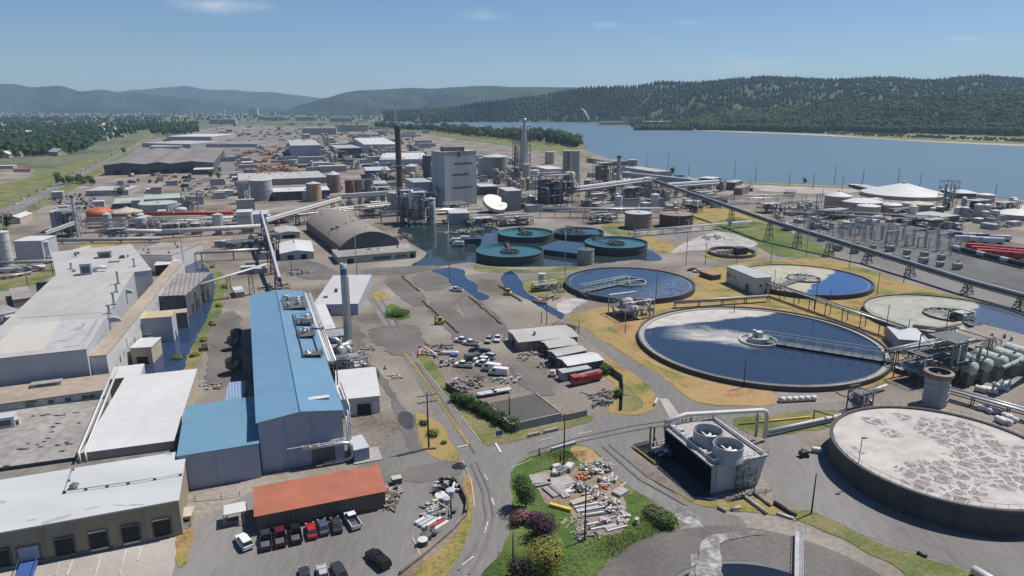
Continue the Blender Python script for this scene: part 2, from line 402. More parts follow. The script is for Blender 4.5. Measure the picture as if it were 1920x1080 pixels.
sheet('tank_bed',[(965,535),(1000,520),(1050,512),(1062,530),(1050,560),(1010,555),(975,545)],.08,M_GRASSM,smooth=3,rag=.3)
sheet('west_lawn',[(160,458),(240,455),(235,475),(150,480)],.08,M_DRY,smooth=3,rag=.3)
sheet('pipe_lawn',[(325,458),(360,446),(430,444),(425,456),(380,470),(335,476)],.08,M_BARE,smooth=3,rag=.3)
sheet('mill_lawn',[(-10,520),(60,516),(100,500),(110,510),(60,535),(-10,545)],.08,M_GRASSM,smooth=3,rag=.3)
sheet('yard_green_patch',[(697,552),(715,546),(728,555),(728,562),(702,564)],.08,M_DRY,smooth=4,rag=.3)
sheet('yard_weeds',[(722,580),(735,570),(755,580),(768,594),(745,600),(725,595)],.08,M_GRASS,smooth=4,rag=.4)
sheet('dirt_bank',[(760,1100),(800,1055),(850,1010),(868,960),(866,925),(872,892),(884,900),(890,940),(882,985),(862,1040),(815,1105)],.08,M_DRY,smooth=3,rag=.25)
sheet('dirt_slope',[(730,1100),(770,1050),(790,1010),(800,1010),(835,1010),(850,980),(850,1010),(800,1060),(765,1100)],.075,M_BARE,smooth=3,rag=.3)
sheet('dock_weeds',[(330,1010),(345,985),(360,990),(358,1030),(350,1058),(334,1060)],.09,M_DRY,smooth=3,rag=.25)
sheet('canal_bank',[(362,482),(388,496),(424,520),(420,560),(412,600),(392,640),(372,680),(358,702),(262,706),(290,640),(315,560),(335,490)],.06,M_GRASSM,smooth=3,rag=.4)
sheet('canal',[(338,487),(366,483),(388,502),(402,525),(400,560),(390,592),(372,628),(354,662),(338,700),(262,706),(290,650),(312,560),(328,500)],.09,M_CANAL,smooth=3,rag=.3)
sheet('flood_water',[(745,432),(780,420),(900,418),(960,440),(1040,440),(1100,445),(1205,466),(1228,474),(1240,487),(1215,490),(1190,487),(1110,496),(1020,500),(930,500),(890,492),(860,494),(820,500),(770,500),(790,486),(800,474),(780,462),(760,448)],.07,M_FLOOD,smooth=3,rag=.5)
sheet('pond',[(811,508),(842,502),(870,507),(873,520),(894,534),(897,547),(912,553),(917,560),(902,563),(886,554),(865,539),(845,534),(842,523),(825,515)],.08,M_CANAL,smooth=4,rag=.3)
sheet('stream',[(941,518),(958,508),(976,526),(986,547),(1007,560),(1028,573),(1056,588),(1054,599),(1030,586),(999,567),(970,552),(948,540)],.085,M_CANAL,smooth=4,rag=.3)
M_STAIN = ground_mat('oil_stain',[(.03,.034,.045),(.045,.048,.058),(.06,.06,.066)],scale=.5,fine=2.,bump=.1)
M_TRACK = ground_mat('track_wear',[(.115,.107,.101),(.14,.131,.124),(.165,.156,.149)],scale=.5,fine=1.5,bump=.1)
M_TARN = ground_mat('worn_tarmac',[(.095,.088,.082),(.125,.115,.106),(.15,.14,.13)],scale=.3,fine=1.2,bump=.2)
# painted lines
def line(pts,wd,m=None,z=.22,name='road_marking'):
 mb = MB()
 ps = [Vector(G(x,y)[:2]) for x,y in pts]
 for a,b in zip(ps,ps[1:]):
  d = (b - a).normalized();n = Vector((-d.y,d.x)) * wd / 2
  mb.poly([(*(a - n),z),(*(b - n),z),(*(b + n),z),(*(a + n),z)])
 return tag(mb.build(name,m or M_LINE),kind='structure')
line([(757,664),(800,722),(840,779),(876,834)],.22,M_LINEY)
line([(760,663),(804,721),(844,778),(879,834)],.22,M_LINEY)
line([(858,840),(877,836)],.5);line([(929,832),(939,849)],.5);line([(772,661),(838,747),(902,830)],.12)
line([(908,890),(914,902)],.2);line([(922,935),(927,950)],.2);line([(955,880),(1000,862)],.12);line([(1010,828),(1035,822)],.2);line([(1085,815),(1110,810)],.2)
line([(915,980),(908,1002)],.2);line([(888,1045),(866,1062)],.2);line([(868,865),(884,905),(890,950)],.15)
for q in (((884,870),(905,920),(912,970),(895,1020),(860,1070)),((894,866),(917,920),(926,970),(912,1025),(880,1078)),((990,850),(1080,822),(1180,800),(1300,782)),((996,857),(1085,829),(1190,807),(1300,790)),((1130,838),(1200,900),(1290,950)),((1142,834),(1215,895),(1300,942)),((780,680),(850,780),(890,850)),((700,560),(760,650)),((712,556),(770,644))): line(q,.5,M_TRACK,.2,'tyre_track')
for x0,y0,x1,y1 in ((137,1052,126,1080),(112,1055,105,1080),(265,1027,258,1052),(237,1032,225,1078),(190,1042,178,1085),(62,1067,50,1095)):
 line([(x0,y0),(x1,y1)],.16)
sheet('crosswalk_slab',[(1236,748),(1252,748),(1278,784),(1258,790)],.09,M_CONC,smooth=1)
# dark patches that lie on the yard
sheet('wet_patch',[(748,778),(760,772),(774,778),(778,795),(770,806),(752,798)],.07,M_STAIN,smooth=4,rag=.3)
sheet('dark_streak',[(684,684),(698,690),(713,702),(708,714),(694,706)],.07,M_STAIN,smooth=4,rag=.3)
sheet('worn_strip',[(690,690),(705,688),(745,745),(790,835),(765,840),(730,745)],.06,M_TARN,smooth=3,rag=.5)
sheet('worn_slab',[(720,528),(752,515),(800,560),(775,575)],.06,M_TARN,smooth=2,rag=.3)
sheet('worn_slab',[(770,520),(825,508),(845,535),(800,545)],.06,M_TARN,smooth=2,rag=.3)
sheet('worn_slab',[(860,562),(900,565),(960,625),(900,640)],.06,M_TARN,smooth=2,rag=.4)
sheet('gravel_mound_base',[(800,870),(850,864),(868,880),(840,900),(760,905),(700,900)],.06,M_TARN,smooth=3,rag=.5)
M_PALE = ground_mat('pale_residue',[(.2,.19,.185),(.32,.3,.29),(.42,.4,.385)],scale=.5,fine=1.2,bump=.1,mixbig=.4)
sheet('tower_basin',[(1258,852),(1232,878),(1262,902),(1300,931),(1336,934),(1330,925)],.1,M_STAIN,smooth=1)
M_RES = ground_mat('residue_stained_asphalt',[(.12,.113,.108),(.15,.142,.136),(.24,.23,.22),(.4,.385,.37)],scale=1.2,fine=1.0,bump=.15,mixbig=.45)
sheet('pale_residue',[(1262,948),(1285,952),(1312,972),(1330,1000),(1345,1030),(1352,1062),(1350,1100),(1290,1100),(1300,1050),(1285,1010),(1270,980)],.11,M_RES,smooth=4,rag=.5)
sheet('pale_residue',[(1318,1012),(1345,1005),(1385,1000),(1428,999),(1424,1006),(1384,1012),(1356,1020),(1350,1045),(1352,1100),(1310,1100),(1310,1050)],.3,M_RES,smooth=3,rag=.4)
sheet('pale_slab',[(1255,475),(1300,448),(1350,435),(1400,447),(1420,460),(1380,468),(1300,470)],.065,M_PALE,smooth=3,rag=.5)
sheet('pale_slab',[(1040,575),(1065,560),(1100,565),(1080,578),(1062,590)],.09,M_PALE,smooth=3,rag=.5)
sheet('bare_lot',[(1000,250),(1000,250),(1180,310),(1280,333),(1420,343),(1600,350),(1600,356),(1440,362),(1280,348),(1150,330)],.06,M_GRAVEL,smooth=1)
sheet('river_lot',[(1420,344),(1600,351),(1625,358),(1560,364),(1500,362),(1430,358)],.07,M_CONC,smooth=2)
sheet('bank_scrub',[(850,246),(920,253),(1000,256),(1060,263),(1095,272),(1103,277),(1086,281),(1088,289),(1178,312),(1278,336),(1420,344),(1600,351),(1750,358),(1750,360),(1600,354),(1420,347),(1276,339),(1170,316),(1070,292),(960,274),(800,250),(720,238),(735,230),(790,237)],.1,M_GRASSM,smooth=1)
for k,q in enumerate((((690,620),(770,610),(800,650),(740,668)),((800,575),(840,570),(905,628),(860,640)),((640,640),(668,600),(690,680),(650,720)),((960,690),(1020,700),(1040,740),(990,735)),((400,600),(450,590),(440,700),(390,720)),((520,480),(600,495),(640,520),(560,520)),((690,505),(810,498),(820,506),(700,516)))): sheet('worn_patch',q,.06,M_TARN,smooth=4,rag=.9)
# hills
def prof(pts,x):
 for (a,b),(c,d) in zip(pts,pts[1:]):
  if a <= x <= c:
   t = (x - a) / (c - a);t = t * t * (3 - 2 * t) * .5 + t * .5
   return b + (d - b) * t
 return pts[0][1] if x < pts[0][0] else pts[-1][1]
def hill(name,ridge,base,dist,x0,x1,nx,nv,m,amp,back=1.35,depth=None):
 """terrain fold: foot on the plain, crest along the ridge line, falling away behind"""
 mb = MB();mb.smooth = True
 for i in range(nx + 1):
  x = x0 + (x1 - x0) * i / nx
  top = D(x,prof(ridge,x),dist * (1 + .06 * noise.noise(Vector((x * .006,3,dist)))))
  b = G(x,prof(base,x))
  if b.y > top.y * .93: b = b * (top.y * .93 / b.y);b.z = 0
  for j in range(nv + 1):
   t = j / nv * back
   if t <= 1:
    p = b.lerp(top,t);zz = top.z * (t ** .8)
   else:
    p = b.lerp(top,t);zz = top.z * max(-.05,1 - (t - 1) * 2.4)
   e = min(1,4 * t) * (1 - math.exp(-abs(1 - t) * 5))
   q = Vector((p.x,p.y,0)) / (amp * 5)
   dz = (noise.fractal(q,1.0,2.0,6) * amp) * e
   mb.v.append((p.x,p.y,max(-3,zz + dz * min(1,top.z / 80))))
 for i in range(nx):
  for j in range(nv):
   k = i * (nv + 1) + j
   mb._f((k,k + nv + 1,k + nv + 2,k + 1))
 o = mb.build(name,m);tag(o,kind='structure')
 return mb
M_HILL = ground_mat('hill_forest_floor',[(.03,.06,.024),(.045,.082,.03),(.062,.1,.036),(.08,.11,.045)],scale=.03,fine=.05,bump=1.,mixbig=.45)
M_HILLF = ground_mat('far_hill_cover',[(.016,.036,.03),(.026,.05,.036),(.042,.066,.044)],scale=.004,fine=.012,bump=1.,mixbig=.5)
hill('mountain',[(-200,165),(0,157),(25,157),(60,163),(112,160),(150,170),(190,167),(230,173),(300,178),(400,191),(520,204),(640,207)],[(-200,209),(700,208)],8000,-200,560,130,26,M_HILLF,110)
hill('mountain',[(100,178),(220,171),(260,167),(300,164),(348,159),(385,166),(430,169),(500,171),(560,178),(610,184),(680,194),(760,206)],[(100,206),(800,206)],11000,80,760,110,24,M_HILLF,120)
hill('hill',[(500,209),(540,206),(572,196),(610,184),(650,173),(672,169),(720,167),(770,164),(810,166),(850,163),(890,161),(922,160),(960,163),(1040,163),(1150,164),(1250,168),(1400,175)],[(480,214),(700,216),(1400,214)],6200,505,1400,150,30,M_HILLF,80)
hC = hill('hill',[(700,214),(840,206),(920,196),(1000,186),(1060,174),(1100,168),(1200,165),(1240,158),(1300,158),(1380,151),(1450,147),(1560,152),(1660,148),(1740,154),(1840,145),(1920,150),(2200,150)],[(700,220),(900,221),(1100,228),(1300,238),(2200,246)],3600,720,2150,190,34,M_HILL,45)
hD = hill('hill',[(1180,240),(1250,236),(1300,224),(1400,211),(1500,203),(1600,196),(1700,189),(1750,183),(1850,179),(1920,169),(2200,150)],[(1180,243),(1300,240),(1500,243),(1700,248),(2200,262)],2350,1190,2150,130,26,M_HILL,26)
# forest on the nearer hills: thousands of crowns, nobody could count them
def scatter_crowns(name,pts,mats_,n=7,label=None):
 """pts: (x, y, z, height, radius, tone, conifer)"""
 V,Fc,MI = [],[],[]
 k = 0
 for x,y,z,h,r,tone,con in pts:
  if con: rings = ((r,.12),(r * .62,.45),(r * .3,.75));tipz = 1.0
  else: rings = ((r * .55,.16),(r,.45),(r * .72,.8));tipz = .98
  a0 = random.random() * 6
  for rr,t in rings:
   for j in range(n):
    a = a0 + 6.283 * j / n;q = rr * random.uniform(.72,1.25)
    V.append((x + q * math.cos(a),y + q * math.sin(a),z + h * (t + random.uniform(-.06,.06))))
  V.append((x + r * random.uniform(-.15,.15),y,z + h * tipz))
  for b in range(2):
   for j in range(n):
    j2 = (j + 1) % n
    Fc.append((k + b * n + j,k + b * n + j2,k + (b + 1) * n + j2,k + (b + 1) * n + j));MI.append(tone)
  for j in range(n):
   Fc.append((k + 2 * n + j,k + 2 * n + (j + 1) % n,k + 3 * n));MI.append(tone)
  k += 3 * n + 1
 me = bpy.data.meshes.new(name);me.from_pydata(V,[],Fc)
 for m in mats_: me.materials.append(m)
 me.polygons.foreach_set('material_index',MI);me.update()
 o = bpy.data.objects.new(name,me);COL.objects.link(o)
 return tag(o,label,'forest' if label else None,kind='stuff')
FOL = [mat('foliage_dark',(.032,.066,.026),.9,scale=.4,var=.4,spec=.1),mat('foliage_mid',(.05,.095,.03),.9,scale=.4,var=.4,spec=.1),
       mat('foliage_light',(.06,.108,.038),.9,scale=.4,var=.35,spec=.1),mat('foliage_blue',(.036,.074,.044),.9,scale=.4,var=.4,spec=.1)]
def on_hill(mb,nx,nv,count,hmin,hmax,back=1.35,tmax=1.08,conif=.5,ridge_boost=0,tone=((0,3,0),(1,2,2,1))):
 out = []
 for c in range(count):
  i = random.random() * (nx - 1);j = (random.random() ** .8) * (nv - 1) * tmax / back
  if ridge_boost and c < ridge_boost: j = random.uniform(.93,1.03) / back * nv
  i0,j0 = int(i),min(int(j),nv - 1)
  a = Vector(mb.v[i0 * (nv + 1) + j0]);b = Vector(mb.v[(i0 + 1) * (nv + 1) + j0 + 1])
  p = a.lerp(b,random.random());a2 = Vector(mb.v[(i0 + 1) * (nv + 1) + j0]);b2 = Vector(mb.v[i0 * (nv + 1) + j0 + 1])
  p = p * .5 + a2.lerp(b2,random.random()) * .5
  f = noise.noise(Vector((p.x * .004,p.y * .004,5)))
  con = random.random() < conif + f * .9
  h = random.uniform(hmin,hmax) * (1.15 if con else .85)
  out.append((p.x,p.y,p.z - h * .15,h,h * (.2 if con else .42),random.choice(tone[0]) if con else random.choice(tone[1]),con))
 return out
scatter_crowns('hill_forest',on_hill(hC,190,34,14000,15,27,conif=.4,ridge_boost=1400,tone=((0,3,0),(0,3,1))),FOL,6,'dark conifer and mixed forest covering the long ridge across the river')
scatter_crowns('hill_forest',on_hill(hD,130,26,9000,13,22,conif=.1,tmax=1.05),FOL,6,'lighter green leafy woods on the lower slope across the river')
# far shore flats, beach
sheet('far_shore',[(2100,283),(1920,274.5),(1800,269.3),(1700,263.3),(1620,259.3),(1540,254.5),(1430,249),(1300,245),(1300,241),(1420,240),(1560,243),(1700,246),(1920,252),(2100,258)],.2,M_GRASSM,smooth=2)
sheet('beach',[(1640,260.5),(1560,256),(1480,252),(1385,248.8),(1385,247.6),(1480,249.6),(1560,253),(1640,258.6),(1750,264.6),(1920,271),(2100,279),(2100,284),(1920,275),(1800,269.8),(1700,264)],.3,M_SAND,smooth=2)
sheet('beach',[(1800,262),(1840,260.5),(1930,262.5),(1990,266),(1930,265),(1850,263.5)],.32,M_SAND,smooth=2)
sheet('beach',[(1300,245.2),(1360,247.2),(1440,249.2),(1440,248),(1360,245.6),(1300,244)],.3,M_SAND,smooth=1)
sh = []
for c in range(3600):
 x = random.uniform(1185,2000)
 yb = prof([(1185,238),(1300,243.4),(1430,247),(1540,250.5),(1640,255),(1800,259.5),(1920,263),(2100,270)],x) - abs(random.gauss(0,1)) * (3.0 if x < 1540 else 5) - (0 if x < 1545 else 3.5 + (x > 1700) * 3)
 p = G(x,max(yb,238));h = random.uniform(13,24) if x > 1300 else random.uniform(10,16)
 sh.append((p.x,p.y,0,h,h * random.uniform(.26,.4),random.choice((0,1,1,2)),random.random() < .12))
for c in range(260):
 x = random.uniform(1550,1960);y = prof([(1550,252),(1700,259),(1960,268)],x) - random.uniform(0,4);p = G(x,y)
 h = random.uniform(3,7);sh.append((p.x,p.y,0,h,h * .6,random.choice((1,2)),False))
for c in range(900):
 x = random.uniform(760,1230);y = prof([(760,217.5),(900,221),(1030,224),(1100,228),(1230,237)],x) - abs(random.gauss(0,2.5));p = G(x,max(y,212))
 h = random.uniform(14,26);sh.append((p.x,p.y,0,h,h * .36,random.choice((0,1)),random.random() < .3))
scatter_crowns('shore_woods',sh,FOL,6,'belt of trees standing along the far river bank behind the beach')
# shared surfaces
W_WHITE = mat('white_roof',(.49,.485,.485),.65,scale=.35,var=.1,big=.05)
W_PAINT = mat('white_paint',(.52,.515,.5),.5,scale=.5,var=.12)
W_CREAM = mat('cream_paint',(.46,.39,.31),.7,scale=.5,var=.18)
W_TAN = mat('tan_wall',(.27,.235,.165),.8,scale=.3,var=.15,stretch=(1,1,.25))
W_GREY = mat('grey_metal',(.36,.37,.38),.6,scale=.4,var=.2)
W_LGREY = mat('light_grey_panel',(.41,.425,.45),.6,scale=.3,var=.12,stretch=(1,1,.2))
W_BLUEG = mat('blue_grey_panel',(.31,.34,.42),.55,scale=.3,var=.1,stretch=(1,1,.15))
W_DGREY = mat('dark_grey_metal',(.1,.105,.11),.65,scale=.5,var=.3)
W_BLACK = mat('black_metal',(.03,.03,.033),.6,scale=.8,var=.3)
W_DARKG = mat('dark_opening',(.025,.026,.03),.9,var=.2)
W_STEEL = mat('galvanised_steel',(.42,.43,.43),.45,.4,scale=1.,var=.25)
W_ALU = mat('aluminium_cladding',(.6,.6,.6),.35,.5,scale=.8,var=.2)
W_CONC = mat('concrete',(.33,.315,.29),.85,scale=.5,var=.25)
W_DCONC = mat('stained_concrete',(.2,.19,.17),.9,scale=.4,var=.4)
W_TWALL = mat('tank_wall_concrete',(.075,.075,.073),.85,scale=.5,var=.3,stretch=(1,1,.2))
W_TAR = mat('tar_gravel_roof',(.31,.29,.27),.9,scale=.5,var=.4,col2=(.2,.185,.17),big=.07)
W_LROOF = mat('pale_membrane_roof',(.365,.355,.34),.8,scale=.25,var=.16,big=.035,stretch=(1,.3,1))
W_TANROOF = mat('tan_gravel_roof',(.34,.28,.22),.9,scale=.4,var=.25)
W_BROWN = mat('brown_roof',(.24,.205,.18),.9,scale=.4,var=.22)
W_RUST = mat('rusty_steel',(.2,.085,.04),.85,scale=.7,var=.4,col2=(.33,.2,.12))
W_RUSTY = mat('weathered_tank_steel',(.26,.22,.19),.7,scale=.5,var=.35,col2=(.2,.12,.08),stretch=(1,1,.2))
W_ORANGE = mat('rust_orange_paint',(.5,.13,.05),.6,scale=.5,var=.25)
W_RED = mat('red_paint',(.45,.05,.04),.45,scale=.6,var=.2)
W_DRED = mat('dark_red_paint',(.22,.02,.025),.3,scale=.6,var=.2)
W_YEL = mat('yellow_paint_steel',(.6,.44,.06),.6,scale=.8,var=.25)
W_GREEN = mat('green_paint',(.05,.2,.1),.5,scale=.8,var=.2)
W_PALEG = mat('pale_green_steel',(.38,.43,.37),.6,scale=.7,var=.25)
W_TEAL = mat('teal_lining',(.04,.2,.22),.6,scale=.4,var=.3)
W_BLUE = mat('blue_paint',(.04,.1,.3),.5,scale=.6,var=.25)
W_NAVY = mat('navy_paint',(.05,.06,.15),.5,scale=.6,var=.25)
W_WOOD = mat('weathered_timber',(.17,.13,.1),.9,scale=1.,var=.35)
W_POLE = mat('pole_timber',(.075,.06,.048),.9,scale=1.,var=.35)
W_GLASS = mat('dark_glass',(.025,.03,.038),.1,scale=1.,var=.2)
W_RUBBER = mat('tyre_rubber',(.02,.02,.021),.85,scale=1.5,var=.3)
W_BLUEROOF = mat('blue_ribbed_roof',(.12,.235,.345),.55,scale=.2,var=.1,rib=(GROT + math.pi / 2,.9),bump=.35)
W_REDROOF = mat('terracotta_roof',(.33,.105,.06),.7,scale=.25,var=.2,bump=.05)
W_FOAM = None
def hdir(p):
 d = Vector((p.x,p.y,0));return d.normalized()
def rect(a,b,c,z):
 A,B,C = (G(*q,z) for q in (a,b,c))
 u = (B - A);n = Vector((-u.y,u.x,0)).normalized();dep = (C - B).dot(n)
 return [A,B,B + n * dep,A + n * dep]
def opening(root,cs,side,frac,wd,zb,hh,m=None,name='door',frame=None,proud=.06):
 p,q = cs[side],cs[(side + 1) % 4]
 u = (q - p).normalized();n = Vector((u.y,-u.x,0))
 c = p.lerp(q,frac) + n * (proud - .1)
 mb = MB();ang = math.atan2(u.y,u.x)
 mb.box((c.x,c.y,zb),(wd,.2,hh),ang)
 o = mb.build(name,m or W_DARKG,root)
 if frame is not None:
  f = MB();t = .22
  for sx in (-1,1):
   k = c + u * (sx * (wd / 2 + t / 2)) + n * .05
   f.box((k.x,k.y,zb),(t,.3,hh + t),ang)
  k = c + n * .06
  f.box((k.x,k.y,zb + hh + .003),(wd,.34,t),ang)
  f.build('frame',frame,o)
 return o
def building(name,label,cat,a,b,c,top,z0=0,roof='flat',rise=1.2,wm=W_GREY,rm=W_LROOF,ops=(),vents=0,group=None,over=.25,vm=W_GREY,fascia=None):
 z = top if not isinstance(top,tuple) else topz(top[0],top[1],top[2],z0)
 cs = rect(a,b,c,z)
 ctr = sum(cs,Vector()) / 4
 root = thing(name,label,cat,(ctr.x,ctr.y,z0),group)
 root['zt'] = z
 A,B,C,Dd = cs
 u = (B - A).normalized();n = (C - B).normalized();wu = (B - A).length;wn = (C - B).length
 ang = math.atan2(u.y,u.x)
 w = MB()
 thk = .28
 if roof == 'flat':
  w.prism([(p.x,p.y) for p in cs],z0,z - thk,top=False)
  w.build('wall',wm,root)
  r = MB();r.box((ctr.x,ctr.y,z - thk),(wu + 2 * over,wn + 2 * over,thk),ang)
  ro = r.build('roof',rm,root)
 elif roof in ('gable_u','gable_v','shed'):
  w.prism([(p.x,p.y) for p in cs],z0,z,top=False)
  def P(s,t,zz):
   q = A + u * (s * wu) + n * (t * wn);return (q.x,q.y,zz)
  if roof == 'gable_v':
   w.poly([P(0,0,z),P(1,0,z),P(.5,0,z + rise)]);w.poly([P(1,1,z),P(0,1,z),P(.5,1,z + rise)])
  elif roof == 'gable_u':
   w.poly([P(1,0,z),P(1,1,z),P(1,.5,z + rise)]);w.poly([P(0,1,z),P(0,0,z),P(0,.5,z + rise)])
  w.build('wall',wm,root)
  r = MB();eu,en,h = over / wu,over / wn,.14
  if roof == 'gable_v': quads = [((-eu,-en,-over * rise / wu * 2),(.5,-en,rise),(.5,1 + en,rise),(-eu,1 + en,-over * rise / wu * 2)),((.5,-en,rise),(1 + eu,-en,-over * rise / wu * 2),(1 + eu,1 + en,-over * rise / wu * 2),(.5,1 + en,rise))]
  elif roof == 'gable_u': quads = [((-eu,-en,-over * rise / wn * 2),(1 + eu,-en,-over * rise / wn * 2),(1 + eu,.5,rise),(-eu,.5,rise)),((-eu,.5,rise),(1 + eu,.5,rise),(1 + eu,1 + en,-over * rise / wn * 2),(-eu,1 + en,-over * rise / wn * 2))]
  else: quads = [((-eu,-en,0),(1 + eu,-en,0),(1 + eu,1 + en,rise),(-eu,1 + en,rise))]
  for q in quads:
   lo = [P(s,t,z + zz + .02) for s,t,zz in q];hi = [(x,y,k + h) for x,y,k in lo]
   r.poly(hi);r.poly(lo[::-1])
   for i in range(4): r.poly([lo[i],lo[(i + 1) % 4],hi[(i + 1) % 4],hi[i]])
  ro = r.build('roof',rm,root)
 elif roof == 'arch':
  w.prism([(p.x,p.y) for p in cs],z0,z,top=False)
  N = 18;arc = []
  for i in range(N + 1):
   t = i / N;arc.append((t,rise * (1 - (2 * t - 1) ** 2) ** .9))
  for t in (0,1):
   pts = [A + u * (s * wu) + n * (t * wn) + Vector((0,0,k)) for s,k in arc]
   w.poly(pts if t else pts[::-1])
  w.build('wall',wm,root)
  r = MB();r.smooth = True
  for (s0,k0),(s1,k1) in zip(arc,arc[1:]):
   q = [A + u * (s * wu) + n * t + Vector((0,0,k + .12)) for s,t,k in ((s0,-over,k0),(s1,-over,k1),(s1,wn + over,k1),(s0,wn + over,k0))]
   r.poly(q)
   e = [x - Vector((0,0,.4)) for x in q];r.poly([e[0],e[1],q[1],q[0]]);r.poly([q[3],q[2],e[2],e[3]])
  ro = r.build('roof',rm,root)
 for op in ops:
  side,frac,wd,zb,hh = op[:5]
  kw = op[5] if len(op) > 5 else {}
  opening(root,cs,side,frac,wd,z0 + zb,hh,**kw)
 rnd = random.Random(hash(label) % 1000 if False else sum(map(ord,label)))
 for i in range(vents):
  s,t = rnd.uniform(.12,.88),rnd.uniform(.12,.88)
  p = A + u * (s * wu) + n * (t * wn)
  zz = z
  if roof == 'gable_v': zz = z + rise * (1 - abs(2 * s - 1)) + .1
  if roof == 'gable_u': zz = z + rise * (1 - abs(2 * t - 1)) + .1
  if roof == 'arch': zz = z + rise * (1 - (2 * s - 1) ** 2) ** .9 + .05
  if roof == 'shed': zz = z + rise * t + .1
  v = MB()
  if rnd.random() < .5:
   v.box((p.x,p.y,zz - .1),(rnd.uniform(1,2.2),rnd.uniform(1,2),rnd.uniform(.7,1.4)),ang)
  else:
   h = rnd.uniform(.7,1.3);v.tube([(p.x,p.y,zz - .1),(p.x,p.y,zz + h)],.35,8);v.tube([(p.x,p.y,zz + h),(p.x,p.y,zz + h + .3)],.6,8,r1=.15)
  v.build('roof_vent',vm if rnd.random() < .6 else W_DGREY,root)
 root['cs'] = [x for p in cs for x in p]
 return root,cs,z
def tank_at(xc,yb,wpx,ytop,z0=0):
 P = G(xc,yb,z0);m = mpp(xc,yb,z0);r = wpx / 2 * m
 r *= 1 + r / P.y
 return P + hdir(P) * r,r,topz(xc,yb,ytop,z0) - z0
def tank(name,label,xc,yb,wpx,ytop,roof='cone',m=W_GREY,rm=None,cat='tank',rise=.12,z0=0,group=None,rings=3,rail=False,ladder=True,n=36):
 c,r,h = tank_at(xc,yb,wpx,ytop,z0)
 root = thing(name,label,cat,(c.x,c.y,z0),group)
 mb = MB();mb.smooth = True
 pr = [(r,0)]
 for i in range(1,rings + 1):
  zz = h * i / (rings + 1)
  pr += [(r,zz - .12),(r + .12,zz - .1),(r + .12,zz + .1),(r,zz + .12)]
 pr += [(r,h - .3),(r + .15,h - .28),(r + .15,h)]
 mb.smooth = False
 mb.lathe((c.x,c.y,z0),pr,n);mb.build('shell',m,root)
 t = MB();t.smooth = roof in ('dome','cone')
 hh = r * rise
 if roof == 'cone': t.lathe((c.x,c.y,z0 + h),[(r + .15,0),(r * .5,hh * .5),(.3,hh)],n,cap1=True)
 elif roof == 'dome': t.lathe((c.x,c.y,z0 + h),[(r * math.cos(a),hh * math.sin(a)) for a in (0,.25,.5,.8,1.1,1.35)] + [(.2,hh)],n,cap1=True)
 else: t.lathe((c.x,c.y,z0 + h),[(r + .15,0),(r - .1,.02),(.3,.1)],n,cap1=True)
 t.build('roof',rm or m,root)
 if roof != 'open' and r > 2.5:
  v = MB();v.tube([(c.x,c.y,z0 + h),(c.x,c.y,z0 + h + (hh if roof != 'flat' else .1) + .8)],max(.3,r * .06),8);v.build('vent',W_STEEL,root)
 if ladder:
  d = Vector((-c.x * .2 - 12,-c.y,0)).normalized();sd_ = Vector((-d.y,d.x,0))
  l = MB();q = c + d * (r + .35)
  for s in (-.3,.3): l.bar((q + sd_ * s) + Vector((0,0,z0)),(q + sd_ * s) + Vector((0,0,z0 + h + .9)),.1)
  k = 0
  while k < h:
   l.bar(q - sd_ * .3 + Vector((0,0,z0 + k)),q + sd_ * .3 + Vector((0,0,z0 + k)),.07);k += 1.0
  l.build('ladder',W_STEEL,root)
 if rail:
  g = MB();N = 24
  for i in range(N):
   a,b = 6.283 * i / N,6.283 * (i + 1) / N
   p = Vector((c.x + r * math.cos(a),c.y + r * math.sin(a),z0 + h));q = Vector((c.x + r * math.cos(b),c.y + r * math.sin(b),z0 + h))
   g.bar(p,p + Vector((0,0,1.1)),.1);g.bar(p + Vector((0,0,1.1)),q + Vector((0,0,1.1)),.1)
  g.build('railing',W_STEEL,root)
 return root
def lattice(mb,c,w,d,h,lev,rot=0.,bw=.25,taper=1.,diag=True):
 cs,sn = math.cos(rot),math.sin(rot)
 def P(i,k):
  sx,sy = ((-.5,-.5),(.5,-.5),(.5,.5),(-.5,.5))[i % 4];t = 1 + (taper - 1) * k / lev
  a,b = sx * w * t,sy * d * t
  return Vector((c[0] + a * cs - b * sn,c[1] + a * sn + b * cs,c[2] + h * k / lev))
 for i in range(4): mb.bar(P(i,0),P(i,lev),bw)
 for k in range(lev):
  for i in range(4):
   mb.bar(P(i,k + 1),P(i + 1,k + 1),bw * .8)
   if diag: mb.bar(P(i + (k % 2),k),P(i + 1 - (k % 2),k + 1),bw * .6)
def pipe(name,label,pts,r,m=W_ALU,cat='pipe',legs=(),group=None,n=10,flange=0,leg_m=W_DGREY,rings=True):
 P = [Vector(p) for p in pts]
 root = thing(name,label,cat,(P[0].x,P[0].y,0),group)
 mb = MB();mb.smooth = True;mb.tube(P,r,n);mb.build('pipe_run',m,root)
 for q in legs:
  q = Vector(q);l = MB();z = q.z
  l.box((q.x,q.y,0),(.35,.35,z));l.box((q.x,q.y,z - .2),(r * 2.4,.4,.25),GROT);l.build('support_leg',leg_m,root)
 if flange:
  for a,b in zip(P,P[1:]):
   k = int((b - a).length / flange)
   for i in range(1,k):
    c = a.lerp(b,i / k);t = (b - a).normalized() * .15
    f = MB();f.smooth = True;f.tube([c - t,c + t],r * 1.12,n);f.build('flange',m if not rings else W_STEEL,root)
 return root
